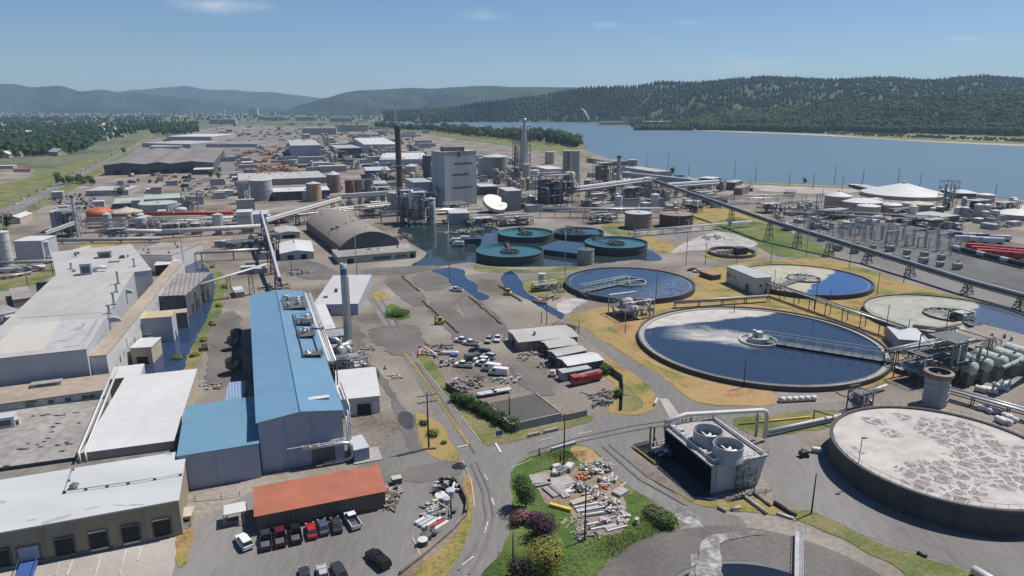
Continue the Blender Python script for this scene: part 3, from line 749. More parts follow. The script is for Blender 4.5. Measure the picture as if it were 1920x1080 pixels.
def rack(name,label,a,b,z,wd=4.,step=9.,pipes=5,m=W_DGREY,cat='pipe rack',z0=0,pm=None,group=None,levels=1,seed=1):
 """pipe bridge from world point a to b at height z carrying several lines"""
 rnd = random.Random(seed)
 a,b = Vector((a[0],a[1],0)),Vector((b[0],b[1],0))
 u = (b - a).normalized();n = Vector((-u.y,u.x,0));Ln = (b - a).length
 root = thing(name,label,cat,(a.x,a.y,z0),group)
 k = max(1,int(Ln / step))
 fr = MB()
 for i in range(k + 1):
  p = a + u * (Ln * i / k)
  for s in (-.5,.5):
   q = p + n * (s * wd);fr.bar((q.x,q.y,z0),(q.x,q.y,z + .6),.3)
  for lv in range(levels):
   zz = z - lv * 2.4
   e,f = p - n * wd * .5,p + n * wd * .5;fr.bar((e.x,e.y,zz),(f.x,f.y,zz),.3)
 for s in (-.5,.5):
  e,f = a + n * (s * wd),b + n * (s * wd);fr.bar((e.x,e.y,z - .3),(f.x,f.y,z - .3),.25)
 fr.build('frame',m,root)
 for i in range(pipes):
  lv = i % levels
  s = (i / max(1,pipes - 1) - .5) * wd * .85;r = rnd.uniform(.14,.42)
  e,f = a + n * s,b + n * s;zz = z - lv * 2.4 + r + .15
  mb = MB();mb.smooth = True;mb.tube([(e.x,e.y,zz),(f.x,f.y,zz)],r,7)
  mb.build('pipe_run',pm or rnd.choice((W_ALU,W_STEEL,W_PAINT,W_GREY,W_RUSTY)),root)
 return root
def pole(name,label,px,yb,ytop,r=.16,m=W_POLE,arms=(),cat='utility pole',lamp=False,group=None,z0=0.):
 p = G(px,yb,z0);z = topz(px,yb,ytop,z0)
 root = thing(name,label,cat,(p.x,p.y,z0),group)
 mb = MB();mb.smooth = True;mb.tube([(p.x,p.y,z0 - .02),(p.x,p.y,z)],r,8,r1=r * .65);mb.build('shaft',m,root)
 for dz,ln in arms:
  a = MB();e,f = p - GB * ln / 2,p + GB * ln / 2
  a.bar((e.x,e.y,z - dz),(f.x,f.y,z - dz),.18)
  ao = a.build('crossarm',m,root)
  i_ = MB()
  for t in (.06,.3,.7,.94):
   q = e.lerp(f,t);i_.tube([(q.x,q.y,z - dz + .05),(q.x,q.y,z - dz + .4)],.08,6)
  i_.build('insulator_set',W_GREY,ao)
 if lamp:
  l = MB();l.box((p.x - .5,p.y - .3,z),(1.6,.7,.35),GROT);l.build('lamp_head',W_STEEL,root)
 return root
def process(label,px,yb,w,d,ytop,name='process_structure',cat='process structure',seed=1,m=W_DGREY,vessels=3,lev=None,rot=GROT,z0=0,stack=False,clad=None,vm=None,group=None):
 """open steel frame with decks, vessels, pipes and a stair"""
 rnd = random.Random(seed * 77 + 5)
 p = G(px,yb,z0);h = topz(px,yb,ytop,z0) - z0
 c = p + hdir(p) * (d * .5)
 lev = lev or max(2,int(h / 5))
 root = thing(name,label,cat,(c.x,c.y,z0),group)
 ux,uy = Vector((math.cos(rot),math.sin(rot),0)),Vector((-math.sin(rot),math.cos(rot),0))
 fr = MB();nb = max(1,int(w / 8))
 for i in range(nb):
  q = c + ux * ((i + .5) / nb - .5) * w
  lattice(fr,(q.x,q.y,z0),w / nb,d,h,lev,rot,.32)
 fr.build('frame',m,root)
 for k in range(1,lev + 1):
  if rnd.random() < .85:
   f = MB();ww = w * rnd.uniform(.6,1.0);off = ux * (w - ww) * rnd.uniform(-.5,.5)
   q = c + off;zz = z0 + h * k / lev
   f.box((q.x,q.y,zz - .2),(ww,d * rnd.uniform(.7,1.05),.22),rot)
   do = f.build('deck',rnd.choice((W_GREY,W_STEEL,W_DGREY)),root)
   g = MB()
   for sy in (-.5,.5):
    e1,e2 = q - ux * ww / 2 + uy * (sy * d),q + ux * ww / 2 + uy * (sy * d)
    g.bar((e1.x,e1.y,zz + 1.1),(e2.x,e2.y,zz + 1.1),.12)
    for j in range(5):
     e = e1.lerp(e2,j / 4);g.bar((e.x,e.y,zz),(e.x,e.y,zz + 1.1),.1)
   g.build('railing',W_STEEL,do)
 for i in range(vessels):
  q = c + ux * rnd.uniform(-.4,.4) * w + uy * rnd.uniform(-.35,.2) * d
  r = rnd.uniform(.08,.16) * min(w,d * 1.4);zb = z0 + h * rnd.choice((0,.2,.4));hh = h * rnd.uniform(.3,.65)
  v = MB();v.smooth = True
  v.lathe((q.x,q.y,zb),[(r * .2,0),(r,r * .6),(r,hh),(r * .7,hh + r * .35),(.1,hh + r * .5)],14)
  v.build('vessel',vm or rnd.choice((W_GREY,W_ALU,W_RUSTY,W_CREAM,W_LGREY)),root)
 for i in range(int(w / 3) + 2):
  q = c + ux * rnd.uniform(-.48,.48) * w - uy * d * rnd.uniform(.35,.53);r = rnd.uniform(.15,.4)
  z1,z2 = z0 + h * rnd.uniform(0,.4),z0 + h * rnd.uniform(.5,1.02);e = ux * rnd.uniform(-.3,.3) * w
  v = MB();v.smooth = True;v.tube([q + Vector((0,0,z1)),q + Vector((0,0,z2)),q + e + Vector((0,0,z2))],r,7);v.build('pipe_run',rnd.choice((W_ALU,W_STEEL,W_GREY,W_PAINT)),root)
 if clad:
  q = c + ux * w * rnd.uniform(-.2,.2) + uy * d * .1;v = MB();v.box((q.x,q.y,z0 + h * .15),(w * .55,d * .7,h * .7),rot);v.build('cladding_panel',clad,root)
 st = MB();e = c + ux * (w * .5 + .8) - uy * d * .2
 for k in range(lev):
  a = e + uy * (d * .25 * (1 if k % 2 else -1));b = e + uy * (d * .25 * (-1 if k % 2 else 1))
  for s in (-.4,.4): st.bar(a + ux * s + Vector((0,0,z0 + h * k / lev)),b + ux * s + Vector((0,0,z0 + h * (k + 1) / lev)),.15)
 st.build('stair',W_STEEL,root)
 return root
# west works: mill, dock warehouse, blue building
SH = dict(frame=W_DGREY,name='dock_door',m=W_DARKG,proud=.1)
dock,dcs,dz = building('dock_warehouse','tan dock warehouse with pale stained roof and a row of loading bays','warehouse',(-90,1014),(334,937),(341,846),(340,1003,937),wm=W_TAN,rm=mat('stained_white_roof',(.45,.46,.46),.75,scale=.12,var=.14,big=.03,stretch=(.25,1,1)),over=.15)
A,B,C,Dd = dcs
du = (B - A).normalized();dn = (C - B).normalized();LW = (B - A).length
def dock_frac(px,py): return (G(px,py) - Vector((A.x,A.y,0))).dot(du) / LW
for i,(x,y) in enumerate(((10,1062),(128,1042),(190,1031),(250,1019),(308,1007))):
 f = dock_frac(x,y);d = opening(dock,dcs,0,f,2.7,.9,2.9,W_DARKG,'dock_door',W_DGREY,.1)
 c = A.lerp(B,f) - dn * .25
 q = MB();q.box((c.x,c.y,.55),(2.5,.35,.32),GROT);q.build('bumper',W_STEEL if i in (2,3) else W_DGREY,d)
 q = MB();c2 = A.lerp(B,f) - dn * .2;q.box((c2.x,c2.y,4.05),(2.8,.5,.12),GROT);q.build('canopy',W_CREAM if i in (2,4) else W_DGREY,d)
d = opening(dock,dcs,0,dock_frac(62,1053),3.0,1.0,2.6,W_BLUEG,'roller_door',W_DGREY,.08);d['label'] = 'grey blue roller door above the blue ramp'
for px,py in ((92,1048),(276,1015)):
 c = A.lerp(B,dock_frac(px,py)) - dn * .15;q = MB();q.tube([(c.x,c.y,.3),(c.x,c.y,dz - .3)],.09,6);q.build('downpipe',W_TAN,dock)
mb = MB()
for s in (0,.34,.66):
 pass
b0 = MB();c = A.lerp(B,.5) - dn * .06;b0.box((c.x,c.y,.0),(LW * .998,.16,.75),GROT);b0.build('plinth',W_DCONC,dock)
# blue dock ramp
r0 = thing('dock_ramp','blue steel ramp sloping down from the dock warehouse door','ramp',G(62,1056))
p0 = A.lerp(B,dock_frac(62,1053)) - dn * .4;p1 = p0 - dn * 9
mb = MB();s = du * 1.3
P4 = [p0 - s + Vector((0,0,1.1 - p0.z)),p0 + s + Vector((0,0,1.1 - p0.z)),p1 + s + Vector((0,0,.15 - p1.z)),p1 - s + Vector((0,0,.15 - p1.z))]
mb.poly(P4[::-1]);lo = [p - Vector((0,0,.25)) for p in P4]
for i in range(4): mb.poly([lo[i],lo[(i + 1) % 4],P4[(i + 1) % 4],P4[i]])
mb.build('ramp_deck',W_BLUE,r0)
for sg in (-1,1):
 mb = MB();mb.bar(p0 + s * sg + Vector((0,0,2.0 - p0.z)),p1 + s * sg + Vector((0,0,1.0 - p1.z)),.09)
 for t in (0,.25,.5,.75,1):
  q = (p0 + s * sg).lerp(p1 + s * sg,t);q.z = 1.05 - .95 * t;mb.bar(q,q + Vector((0,0,.9)),.08)
 mb.build('handrail',W_BLUE,r0)
# pipes and vent on the dock roof
def roofpipe(name,label,pts,z,r,m,cat='pipe',step=3.0):
 P = [G(x,y,z + .45) for x,y in pts]
 o = pipe(name,label,P,r,m,cat,n=6)
 for a,b in zip(P,P[1:]):
  k = max(1,int((b - a).length / step))
  for i in range(k + 1):
   q = a.lerp(b,i / k);l = MB();l.box((q.x,q.y,z + .01),(.5,.3,.4),GROT);l.build('support_block',W_DGREY,o)
roofpipe('roof_pipe','thin grey pipe on blocks across the dock warehouse roof',[(136,878),(120,921),(240,904),(338,888)],dz,.09,W_STEEL)
q = G(140,915,dz);o = thing('roof_fan','dark mushroom fan on the dock warehouse roof','roof fan',q)
mb = MB();mb.tube([(q.x,q.y,dz),(q.x,q.y,dz + .6)],.5,10);mb.build('base',W_GREY,o)
mb = MB();mb.tube([(q.x,q.y,dz + .6),(q.x,q.y,dz + 1.05)],.85,12,r1=.3);mb.build('cowl',W_DGREY,o)
# stair porch on the right end
pr,pcs,pz = building('stair_porch','small tan stair porch on the end of the dock warehouse','porch',(341,968),(356,966),(354,951),(356,985,966),wm=W_TAN,rm=W_CREAM,ops=((0,.5,.9,0,1.3,dict(m=W_DARKG)),))
mb = MB();p = G(352,988)
for i in range(5): mb.box((p.x,p.y - i * .28,0),(1.1,.28,1.0 - i * .2),GROT)
mb.build('stair',W_CONC,pr)
# flat roofs between the dock warehouse and the mill
bo = lambda *a,**k: building(*a,**k)[0]
bo('linking_building','low building with a dirty grey strip roof behind the dock warehouse','building',(-110,917),(327,853),(329,838),3.5,rm=mat('dirty_strip_roof',(.21,.19,.17),.95,scale=.35,var=.4),wm=W_CREAM,over=.05)
plant_hall = bo('plant_hall','flat hall with a rough gravel roof and black patches','building',(-110,892),(143,856),(187,749),4.0,rm=W_TAR,wm=W_DCONC,over=.1)
rnd = random.Random(4)
for x,y,wd in ((62,780,12),(80,779,14),(90,777,10),(108,779,22),(120,778,8),(142,774,16),(100,800,8),(108,794,15),(148,793,7),(98,801,9),(97,810,10),(90,822,12),(83,828,9),(42,842,28),(70,834,8),(75,838,12),(108,835,12),(130,833,16),(125,830,10),(116,846,14),(52,832,7),(10,874,16)):
 c = G(x,y,4.0);m = mpp(x,y,4);q = MB();k = []
 for i in range(9):
  a = 6.283 * i / 9;k.append((c.x + math.cos(a) * wd * m * .5 * rnd.uniform(.7,1.1),c.y + math.sin(a) * .42 * rnd.uniform(.6,1.3),4.012))
 q.poly(k);q.build('tar_patch',W_BLACK,plant_hall)
oh,ocs,oz = building('office_wing','low wing with small windows and a gravel roof below the mill','building',(-80,768),(194,731),(200,701),6.0,rm=W_TANROOF,wm=W_LGREY,over=.1)
for f in (.62,.74,.86,.91): opening(oh,ocs,0,f,1.3,4.3,1.0,W_GLASS,'window',W_GREY)
for f in (.3,.45,.52): opening(oh,ocs,0,f,4.5,4.2,1.1,W_PALEG,'louvre_panel',W_GREY)
def roofbox(name,label,cat,px,py,z,w,d,h,m,top=None,parts='box'):
 q = G(px,py,z);o = thing(name,label,cat,q)
 mb = MB();mb.box((q.x,q.y,z),(w,d,h),GROT);mb.build('casing',m,o)
 mb = MB();mb.box((q.x,q.y,z + h + .002),(w * 1.06,d * 1.06,.12),GROT);mb.build('lid',top or W_GREY,o)
 mb = MB();e = q - GA * (d / 2 + .03);mb.box((e.x,e.y,z + h * .2),(w * .7,.1,h * .55),GROT);mb.build('louvre',W_DGREY,o)
 return o
roofbox('skylight','raised dark skylight box on the office wing roof','skylight',88,722,6,6.5,2.2,.8,W_GREY,W_TAR)
roofbox('air_handler','boxy white air handler at the edge of the gravel roof','air handler',10,798,4,4.5,3,2.4,W_PAINT,W_LGREY)
o = roofbox('extractor','small white extractor beside the boxy air handler','extractor',31,795,4,1.6,1.6,1.3,W_PAINT,W_GREY)
def blot(parent,pts,z,m,name='membrane_patch',rag=.5,seed=1):
 rn = random.Random(seed);P = [G(x,y,z) for x,y in pts];q = []
 for a_,b_ in zip(P,P[1:] + P[:1]):
  for k in range(5): e = a_.lerp(b_,k / 5);q.append((e.x + rn.uniform(-rag,rag),e.y + rn.uniform(-rag,rag),z))
 mb = MB();mb.poly(q);return mb.build(name,m,parent)
W_STAIN = mat('roof_stain',(.36,.36,.355),.9,scale=.8,var=.4);W_FAINT = mat('faint_stain',(.4,.4,.395),.9,scale=.5,var=.2)
for k,pts in enumerate((((75,981),(100,972),(135,962),(132,968),(95,979),(82,983)),((158,955),(190,947),(185,951),(162,957)),((200,944),(235,947),(270,944),(268,947),(225,949)),((50,975),(70,972),(68,975),(52,977)),((0,940),(12,938),(10,943),(0,944)),((308,850),(322,848),(322,852),(310,854)))):
 blot(dock,pts,dz + .012,W_STAIN,'stain_patch',.1,k)
# white roofed store
bo('white_store','store with a broad bright white flat roof beside the canal','warehouse',(152,849),(325,826),(365,692),5.5,rm=W_WHITE,wm=W_CREAM,over=.12)
bo('white_store_annex','small white roofed annex at the canal end of the white store','building',(205,711),(262,704),(268,682),5.45,rm=W_WHITE,wm=W_CREAM,over=.08)
pa,pb = G(158,849,5.55),G(222,690,5.55)
for k,off in enumerate((-.9,.2)):
 d = GB * off
 pipe('roof_conduit',('outer' if k == 0 else 'inner') + ' white conduit along the edge of the white store roof',[pa + d - Vector((0,0,3)) - GA * .3,pa + d - GA * .3 + Vector((0,0,.4)),pb + d + Vector((0,0,.4))],.28,W_PAINT,n=6)
# long mill
mill,mcs,mz = building('long_mill','long grey mill building with a patched pale roof and blue grey front','mill',(-70,679),(161,654),(243,507),13.0,wm=W_LGREY,rm=W_LROOF,over=.15)
blot(mill,[(0,664),(82,655),(118,600),(30,610),(0,640)],mz + .006,mat('cream_membrane',(.41,.39,.355),.8,scale=.3,var=.1),rag=.1)
blot(mill,[(84,655),(158,652),(190,598),(120,600)],mz + .008,mat('grey_membrane',(.36,.365,.36),.8,scale=.3,var=.2),rag=.1)
for k,pts in enumerate((((150,640),(165,622),(180,600),(184,602),(172,625),(156,642)),((100,640),(125,636),(140,630),(120,642)),((130,620),(150,612),(160,606),(150,618)),((120,650),(150,646),(152,648),(124,652)))): blot(mill,pts,mz + .013,W_STAIN,'stain_patch',.25,k + 20)
for a_,b_ in (((36,597),(192,586)),((118,597),(150,548)),((150,548),(172,524)),((92,632),(118,598))):
 p_,q_ = G(*a_,mz + .03),G(*b_,mz + .03);mb = MB();mb.bar(p_,q_,.22);mb.build('roof_seam',W_STAIN,mill)
bo('mill_wing','wider back wing of the long mill with a pale roof','mill',(108,527),(284,506),(304,452),13.02,wm=W_PAINT,rm=W_LROOF,vents=5,over=.1)
bo('mill_end_block','grey flat roofed end block behind the long mill','building',(236,477),(322,478),(326,455),8,wm=W_PAINT,rm=W_TAR,vents=6,over=.1)
side,scs,sz = building('mill_side_aisle','narrow tan roofed side aisle along the white canal wall','building',(164,668),(199,665),(291,492),10.2,wm=W_PAINT,rm=W_TANROOF,over=.1)
rnd = random.Random(9)
for i in range(26):
 f = .06 + i * .036;d = opening(side,scs,1,f,rnd.uniform(.5,1.4),rnd.uniform(2,6),rnd.uniform(.8,2.4),rnd.choice((W_RUSTY,W_GREY,W_DARKG,W_BROWN)),'vent_panel')
for px,py in ((212,604),(236,551)):
 q = G(px,py,sz);o = thing('hood_vent',('nearer' if px == 212 else 'farther') + ' half round hood vent on the tan side aisle roof','roof vent',q)
 mb = MB();mb.smooth = True
 arc = [(math.cos(a) * 2.3,math.sin(a) * 1.5) for a in [i * math.pi / 10 for i in range(11)]]
 for (x0,z0),(x1,z1) in zip(arc,arc[1:]):
  k = [q + GB * x0 + Vector((0,0,z0)),q + GB * x1 + Vector((0,0,z1)),q + GB * x1 + GA * 1.6 + Vector((0,0,z1)),q + GB * x0 + GA * 1.6 + Vector((0,0,z0))]
  mb.poly(k)
 mb.build('hood',W_GREY,o)
 mb = MB();mb.poly([q + GA * .02 + GB * x + Vector((0,0,z)) for x,z in arc]);mb.build('louvre',W_LGREY,o)
for i,(px,py) in enumerate(((205,588),(214,571),(219,548),(222,532),(134,505),(252,500))):
 q = G(px,py,mz);o = thing('roof_stack',['squat roof stack nearest on the edge of the long mill roof','second thin roof stack on the edge of the long mill roof','roof stack with a bent top on the mill edge','tall thin roof stack near the middle of the mill edge','roof stack at the far west corner of the mill','lone thin roof stack by the mill wing'][i],'roof stack',q)
 h = [2.4,3.6,2.6,4.2,2.2,3.0][i]
 mb = MB();mb.tube([(q.x,q.y,mz),(q.x,q.y,mz + h)],.35,8);mb.build('pipe_run',W_STEEL,o)
 mb = MB();mb.tube([(q.x,q.y,mz + h),(q.x,q.y,mz + h + .5)],.6,8,r1=.1);mb.build('cap',W_DGREY,o)
 mb = MB();mb.box((q.x,q.y,mz),(1.3,1.3,.5),GROT);mb.build('curb',W_GREY,o)
roofbox('air_handler','blue grey air handler box alone on the long mill roof','air handler',163,514,mz,3.6,3.2,4.2,W_BLUEG,W_LGREY)
roofbox('air_handler','green grey louvred unit at the back of the mill roof','air handler',198,484,12.6,5,4,3.2,W_GREY,W_CREAM)
roofbox('roof_hatch','flat dark hatch on the back wing roof of the mill','hatch',214,493,12.6,4,2,.5,W_DGREY,W_DGREY)
q = G(178,510,mz);o = thing('duct_elbow','white duct elbow beside the blue grey air handler','duct',q)
mb = MB();mb.smooth = True;mb.tube([q + Vector((0,0,.1)),q + Vector((0,0,1.2)),q + GB * 1.5 + Vector((0,0,1.8)),q + GB * 4 + Vector((0,0,1.5))],.7,10);mb.build('pipe_run',W_PAINT,o)
# west sheds beside the mill
bo('west_shed','low long shed with a grey gravel roof against the west side of the mill','shed',(24,562),(60,557),(98,530),(58,572,557),wm=W_CONC,rm=W_TAR,over=.1)
bo('west_shed','blue grey block at the foot of the west shed','shed',(0,590),(38,582),(42,564),(38,600,582),wm=W_BLUEG,rm=W_TAR,over=.1)
bo('guard_hut','small white roofed hut beside the west mill wall','hut',(12,594),(32,590),(36,581),(32,604,590),wm=W_CREAM,rm=W_PAINT,over=.2)
# canal side
bo('pump_house','cream roofed pump house with pale blue wall standing by the canal','pump house',(258,598),(321,593),(323,581),(322,640,593),wm=W_LGREY,rm=mat('cream_roof',(.46,.37,.24),.8,var=.15),over=.1,ops=((0,.3,1.4,0,2.2),(1,.5,1.6,0,2.4)))
bo('pump_house','small brown concrete block in the canal beside the cream pump house','pump house',(322,588),(350,585),(351,578),(350,614,585),wm=W_DCONC,rm=W_TANROOF,over=.05)
dk,kcs,kz = building('loading_deck','slatted grey timber deck roof reaching over the canal','deck',(272,556),(347,553),(352,512),(347,596,553),wm=W_DGREY,rm=mat('slatted_deck',(.28,.26,.25),.9,scale=.5,var=.3,rib=(GROT,1.6),bump=1.),over=.1)
for f in (.2,.4,.6,.8): opening(dk,kcs,1,f,2.2,0,3.5,W_DARKG,'bay_opening',W_DGREY)
bo('canal_walkway','pale green walkway slab beside the slatted deck','walkway',(357,547),(366,546),(374,511),(366,580,546),wm=W_DGREY,rm=W_PALEG,over=.05)
bo('canal_shed','white roofed shed with a dark open front by the canal head','shed',(290,497),(334,494),(337,487),(334,514,494),wm=W_DARKG,rm=W_WHITE,over=.3)
bo('canal_shed','dark open roofed bay behind the canal head shed','shed',(288,484),(318,483),(320,475),(318,498,483),wm=W_DGREY,rm=W_DARKG,over=.1)
ks,ksc,ksz = building('sampling_shed','white roofed shed on the canal edge below the white mill wall','shed',(244,652),(283,650),(288,633),(283,682,650),wm=W_CREAM,rm=W_PAINT,over=.2,ops=((0,.5,3.2,0,2.4,dict(m=W_DARKG)),))
tank('process_tank','short white open tank beside the canal pump house',276,634,26,612,'flat',W_PAINT,W_DARKG,ladder=False)
process('dark pump skid on the canal edge under the tan side aisle',268,655,7,4,640,seed=31,vessels=2)
process('dark steel gangway frame between the deck and the pump house',318,582,10,4,557,seed=32,vessels=1)
p0,p1 = G(330,547,6),G(500,495,12)
bar_ = thing('pipe_bridge','twin white pipes sloping up from the canal deck to the conveyor','pipe bridge',(p0.x,p0.y,0))
for k in (-.6,.6):
 mb = MB();mb.smooth = True;mb.tube([p0 + GA * k,p1 + GA * k],.3,8);mb.build('pipe_run',W_PAINT,bar_)
for t in (.3,.55,.8):
 q = p0.lerp(p1,t);mb = MB();lattice(mb,(q.x,q.y,0),2,2,q.z - .3,2,GROT,.2,.7);mb.build('trestle',W_DGREY,bar_)
bo('sewer_building','cream concrete hut on the canal bank under the white pipes','hut',(441,548),(458,546),(456,536),(458,557,546),wm=W_CONC,rm=W_PAINT,over=.15)
q = G(384,655);o = thing('skip','rusty open skip on the canal bank','skip',q)
mb = MB();mb.box((q.x,q.y,0),(2.2,4,1.3),GROT);mb.build('hull',W_RUST,o);mb = MB();mb.box((q.x,q.y,1.305),(1.9,3.6,.05),GROT);mb.build('load',W_DARKG,o)
# blue building
bz = 11.6
blue,bcs,bz = building('blue_roofed_building','tall blue grey building with a long bright blue ribbed gable roof','factory',(483,793),(641,769),(547,548),bz,roof='gable_v',rise=1.1,wm=W_BLUEG,rm=W_BLUEROOF,over=.35)
BA,BB,BC,BD = bcs;bu = (BB - BA).normalized();bn = (BC - BB).normalized();bang = math.atan2(bu.y,bu.x)
opening(blue,bcs,0,.74,4.4,0,4.6,W_BLUEG if False else mat('steel_door',(.11,.115,.13),.6,var=.15),'door',W_DGREY)
opening(blue,bcs,0,.55,1.1,0,2.1,W_LGREY,'door');opening(blue,bcs,0,.2,1.1,0,2.1,W_LGREY,'door')
for f in (.3,.62):
 c = BA.lerp(BB,f);mb = MB();c = c - bn * .04;mb.box((c.x,c.y,0),(.12,.14,bz - .3),bang);mb.build('wall_seam',W_BLUEG,blue)
for f in (.1,.3,.5,.7,.9): opening(blue,bcs,3,f,4,0,4.5,W_DARKG,'bay_opening')
q = BA + bu * (.74 * (BB - BA).length) + bn * 6.5;zz = bz + 1.1 * (1 - abs(2 * .74 - 1)) + .2
mb = MB();mb.box((q.x,q.y,zz - .08),(5.2,1.5,.28),bang);mb.build('skylight',W_PAINT,blue)
mb = MB();g = MB()
for s,t in ((.5,0),):
 a = BA.lerp(BB,.5) + Vector((0,0,1.3));b = a + bn * (BC - BB).length;mb.bar(a,b,.4)
mb.build('ridge_cap',W_BLUEROOF,blue)
lean,lcs,lz = building('blue_lean_to','lower lean to with a plain blue roof beside the tall blue building','factory annex',(333,856),(484,832),(460,747),(345,921,856),roof='gable_u',rise=.5,wm=W_BLUEG,rm=mat('plain_blue_roof',(.115,.225,.31),.5,scale=.2,var=.1),over=.2)
for f in (.45,):
 c = lcs[0].lerp(lcs[1],f) - bn * .05;mb = MB();mb.box((c.x,c.y,0),(.12,.14,lz - .4),bang);mb.build('wall_seam',W_BLUEG,lean)
bo('side_hopper_house','small blue panelled hopper house in the shade left of the blue building','shed',(421,752),(456,748),(440,716),6,wm=W_BLUEG,rm=mat('faded_blue_roof',(.2,.28,.4),.6,var=.15,rib=(GROT,.7)),over=.1)
q = G(440,690);
for i,(px,py,r,h) in enumerate(((441,700,2.4,4.5),(440,655,2.0,4.2),(444,640,1.7,4))):
 c = G(px,py);o = thing('hopper',['nearest dark hopper in the shade of the blue building','middle dark hopper in the shade of the blue building','far dark hopper in the shade of the blue building'][i],'hopper',c)
 mb = MB();mb.lathe(c,[(r * .3,.8),(r,2.2),(r,h)],12,cap1=False);mb.build('bin',W_DGREY,o)
 mb = MB();
 for s in (-1,1): mb.bar((c.x + r * s * .7,c.y,0),(c.x + r * s * .7,c.y,2.4),.2)
 mb.build('leg_frame',W_BLACK,o)
# front pipe with elbow and the pipes up the corner
z1 = 5.2
a,b = G(585,840,4.4),G(642,832,4.4)
fp = BA.lerp(BB,.48) - bn * 1.2;fq = BB - bn * 1.4 + bu * .3
fp.z = fq.z = 4.6
c0 = fq + bu * 1.6 + bn * .3
fpipe = pipe('steam_pipe','fat white pipe bending down at the front corner of the blue building',[fp,fq - bu * .8,fq + bu * .6 + Vector((0,0,-.3)),fq + bu * 1.2 + Vector((0,0,-1.2)),fq + bu * 1.3 + Vector((0,0,-3.2)),fq + bu * .7 + Vector((0,0,-4.0)),fq - bu * 1.0 + Vector((0,0,-4.2)),fq - bu * 5 + Vector((0,0,-4.2))],.42,W_ALU,n=12,flange=1.6)
mb = MB()
for t in range(7):
 e = fp.lerp(fq,t / 6) + Vector((0,0,.6));mb.bar(e,e + bn * 1.1 + Vector((0,0,0)),.12);mb.bar(e + bn * 1.1 * (t % 2),fp.lerp(fq,min(1,(t + 1) / 6)) + Vector((0,0,.6)) + bn * 1.1 * ((t + 1) % 2),.1)
e = fp + Vector((0,0,.6));mb.bar(e - bu * 3,fq + Vector((0,0,.6)),.14);mb.bar(e - bu * 3 + bn,fq + Vector((0,0,.6)) + bn,.14)
mb.build('bracket',W_PAINT,fpipe)
for k in range(3):
 e = BB + bu * (.9 + k * .5) + bn * (1 + k * .9)
 pipe('riser_pipe',['first thin riser pipe up the front corner of the blue building','second thin riser pipe up the corner of the blue building','third riser pipe farthest back on the corner of the blue building'][k],[(e.x,e.y,.2),(e.x,e.y,bz - 2.5 + k),(e.x + bn.x * 14,e.y + bn.y * 14,bz - 2.5 + k)],.2,W_ALU,n=8,flange=2)
# right side annexes
cano,ccs,cz = building('white_canopy','white flat roofed canopy with an open bay beside the blue building','canopy',(632,749),(711,741),(685,690),(712,774,741),rm=W_WHITE,wm=W_LGREY,over=.3,ops=((0,.62,3.4,0,3.0,dict(m=W_DARKG,frame=W_GREY)),(0,.25,1.6,0,2.4,dict(m=W_BLUEG)),(0,.9,1.2,0,3.3,dict(m=W_PAINT))))
bo('switch_room','small white topped switch room outside the blue building corner','switch room',(664,844),(692,838),(683,814),(692,862,838),rm=W_LGREY,wm=W_BLUEG,over=.08)
mb = MB();c = G(684,862);mb.box((c.x,c.y + 1.6,.14),(6.2,6.2,.12),bang);tag(mb.build('concrete_pad',W_CONC),kind='structure')
bo('grey_annex','grey flat roofed annex behind the steel stack','annex',(588,571),(671,569),(647,516),(671,590,569),rm=mat('pale_grey_roof',(.4,.4,.395),.8,scale=.3,var=.1),wm=W_BLUEG,over=.15,vents=2,ops=((0,.6,3,0,2.8,dict(m=W_LGREY)),(0,.3,2,0,2.4)))
bo('white_annex','narrow bright white roofed annex between the blue roof and the stack','annex',(602,618),(629,615),(607,570),5.2,rm=W_WHITE,wm=W_BLUEG,over=.15)
# stack
c = G(655,676);zt = topz(655,676,494)
st = thing('exhaust_stack','tall grey exhaust stack with a blue band near its top','stack',c)
mb = MB();mb.smooth = True;mb.lathe(c,[(1.15,0),(1.05,6),(1.0,zt - 3.2)],20);mb.build('shaft',W_STEEL,st)
mb = MB();mb.smooth = True;mb.lathe(c,[(1.03,zt - 3.2),(1.03,zt - 1.6)],20);mb.build('band',W_BLUE,st)
mb = MB();mb.smooth = True;mb.lathe(c,[(1.0,zt - 1.6),(1.0,zt),(.8,zt),(.8,zt - 1)],20);mb.build('tip',W_GREY,st)
mb = MB();mb.bar(c + Vector((1.25,-.3,1)),c + Vector((1.2,-.3,zt - 4)),.12);mb.bar(c + Vector((1.25,.3,1)),c + Vector((1.2,.3,zt - 4)),.12);mb.build('ladder',W_STEEL,st)
# ducts and cyclones round the stack foot
def elbow(name,label,pts,r,m=W_STEEL,cat='duct',n=12): return pipe(name,label,pts,r,m,cat,n=n,flange=2.5)
e = c + Vector((0,0,5))
elbow('flue_duct','fat grey duct bending from the stack foot to the fan house',[e + Vector((.6,0,1)),e + Vector((0,-2.4,.8)),e - bu * 2 + Vector((0,-2.6,.6)),e - bu * 6 + Vector((0,-2.6,.6)),e - bu * 8 + Vector((0,-2.2,0)),e - bu * 8.8 + Vector((0,-2,-2.4))],1.0)
c2 = G(640,695);o = thing('cyclone','steel cyclone dust collector below the exhaust stack','cyclone',c2)
mb = MB();mb.smooth = True;mb.lathe(c2,[(.3,1.0),(1.6,4),(1.6,7),(.9,7.8),(.2,8)],18,cap1=True);mb.build('body',W_STEEL,o)
mb = MB();mb.smooth = True;mb.tube([c2 + Vector((0,0,7.6)),c2 + Vector((0,0,9)),c2 + Vector((-1.2,0,9.8)),c2 + Vector((-3,.5,9.4))],.7,12);mb.build('outlet',W_ALU,o)
mb = MB();lattice(mb,c2,3,3,4,1,bang,.2);mb.build('leg_frame',W_DGREY,o)
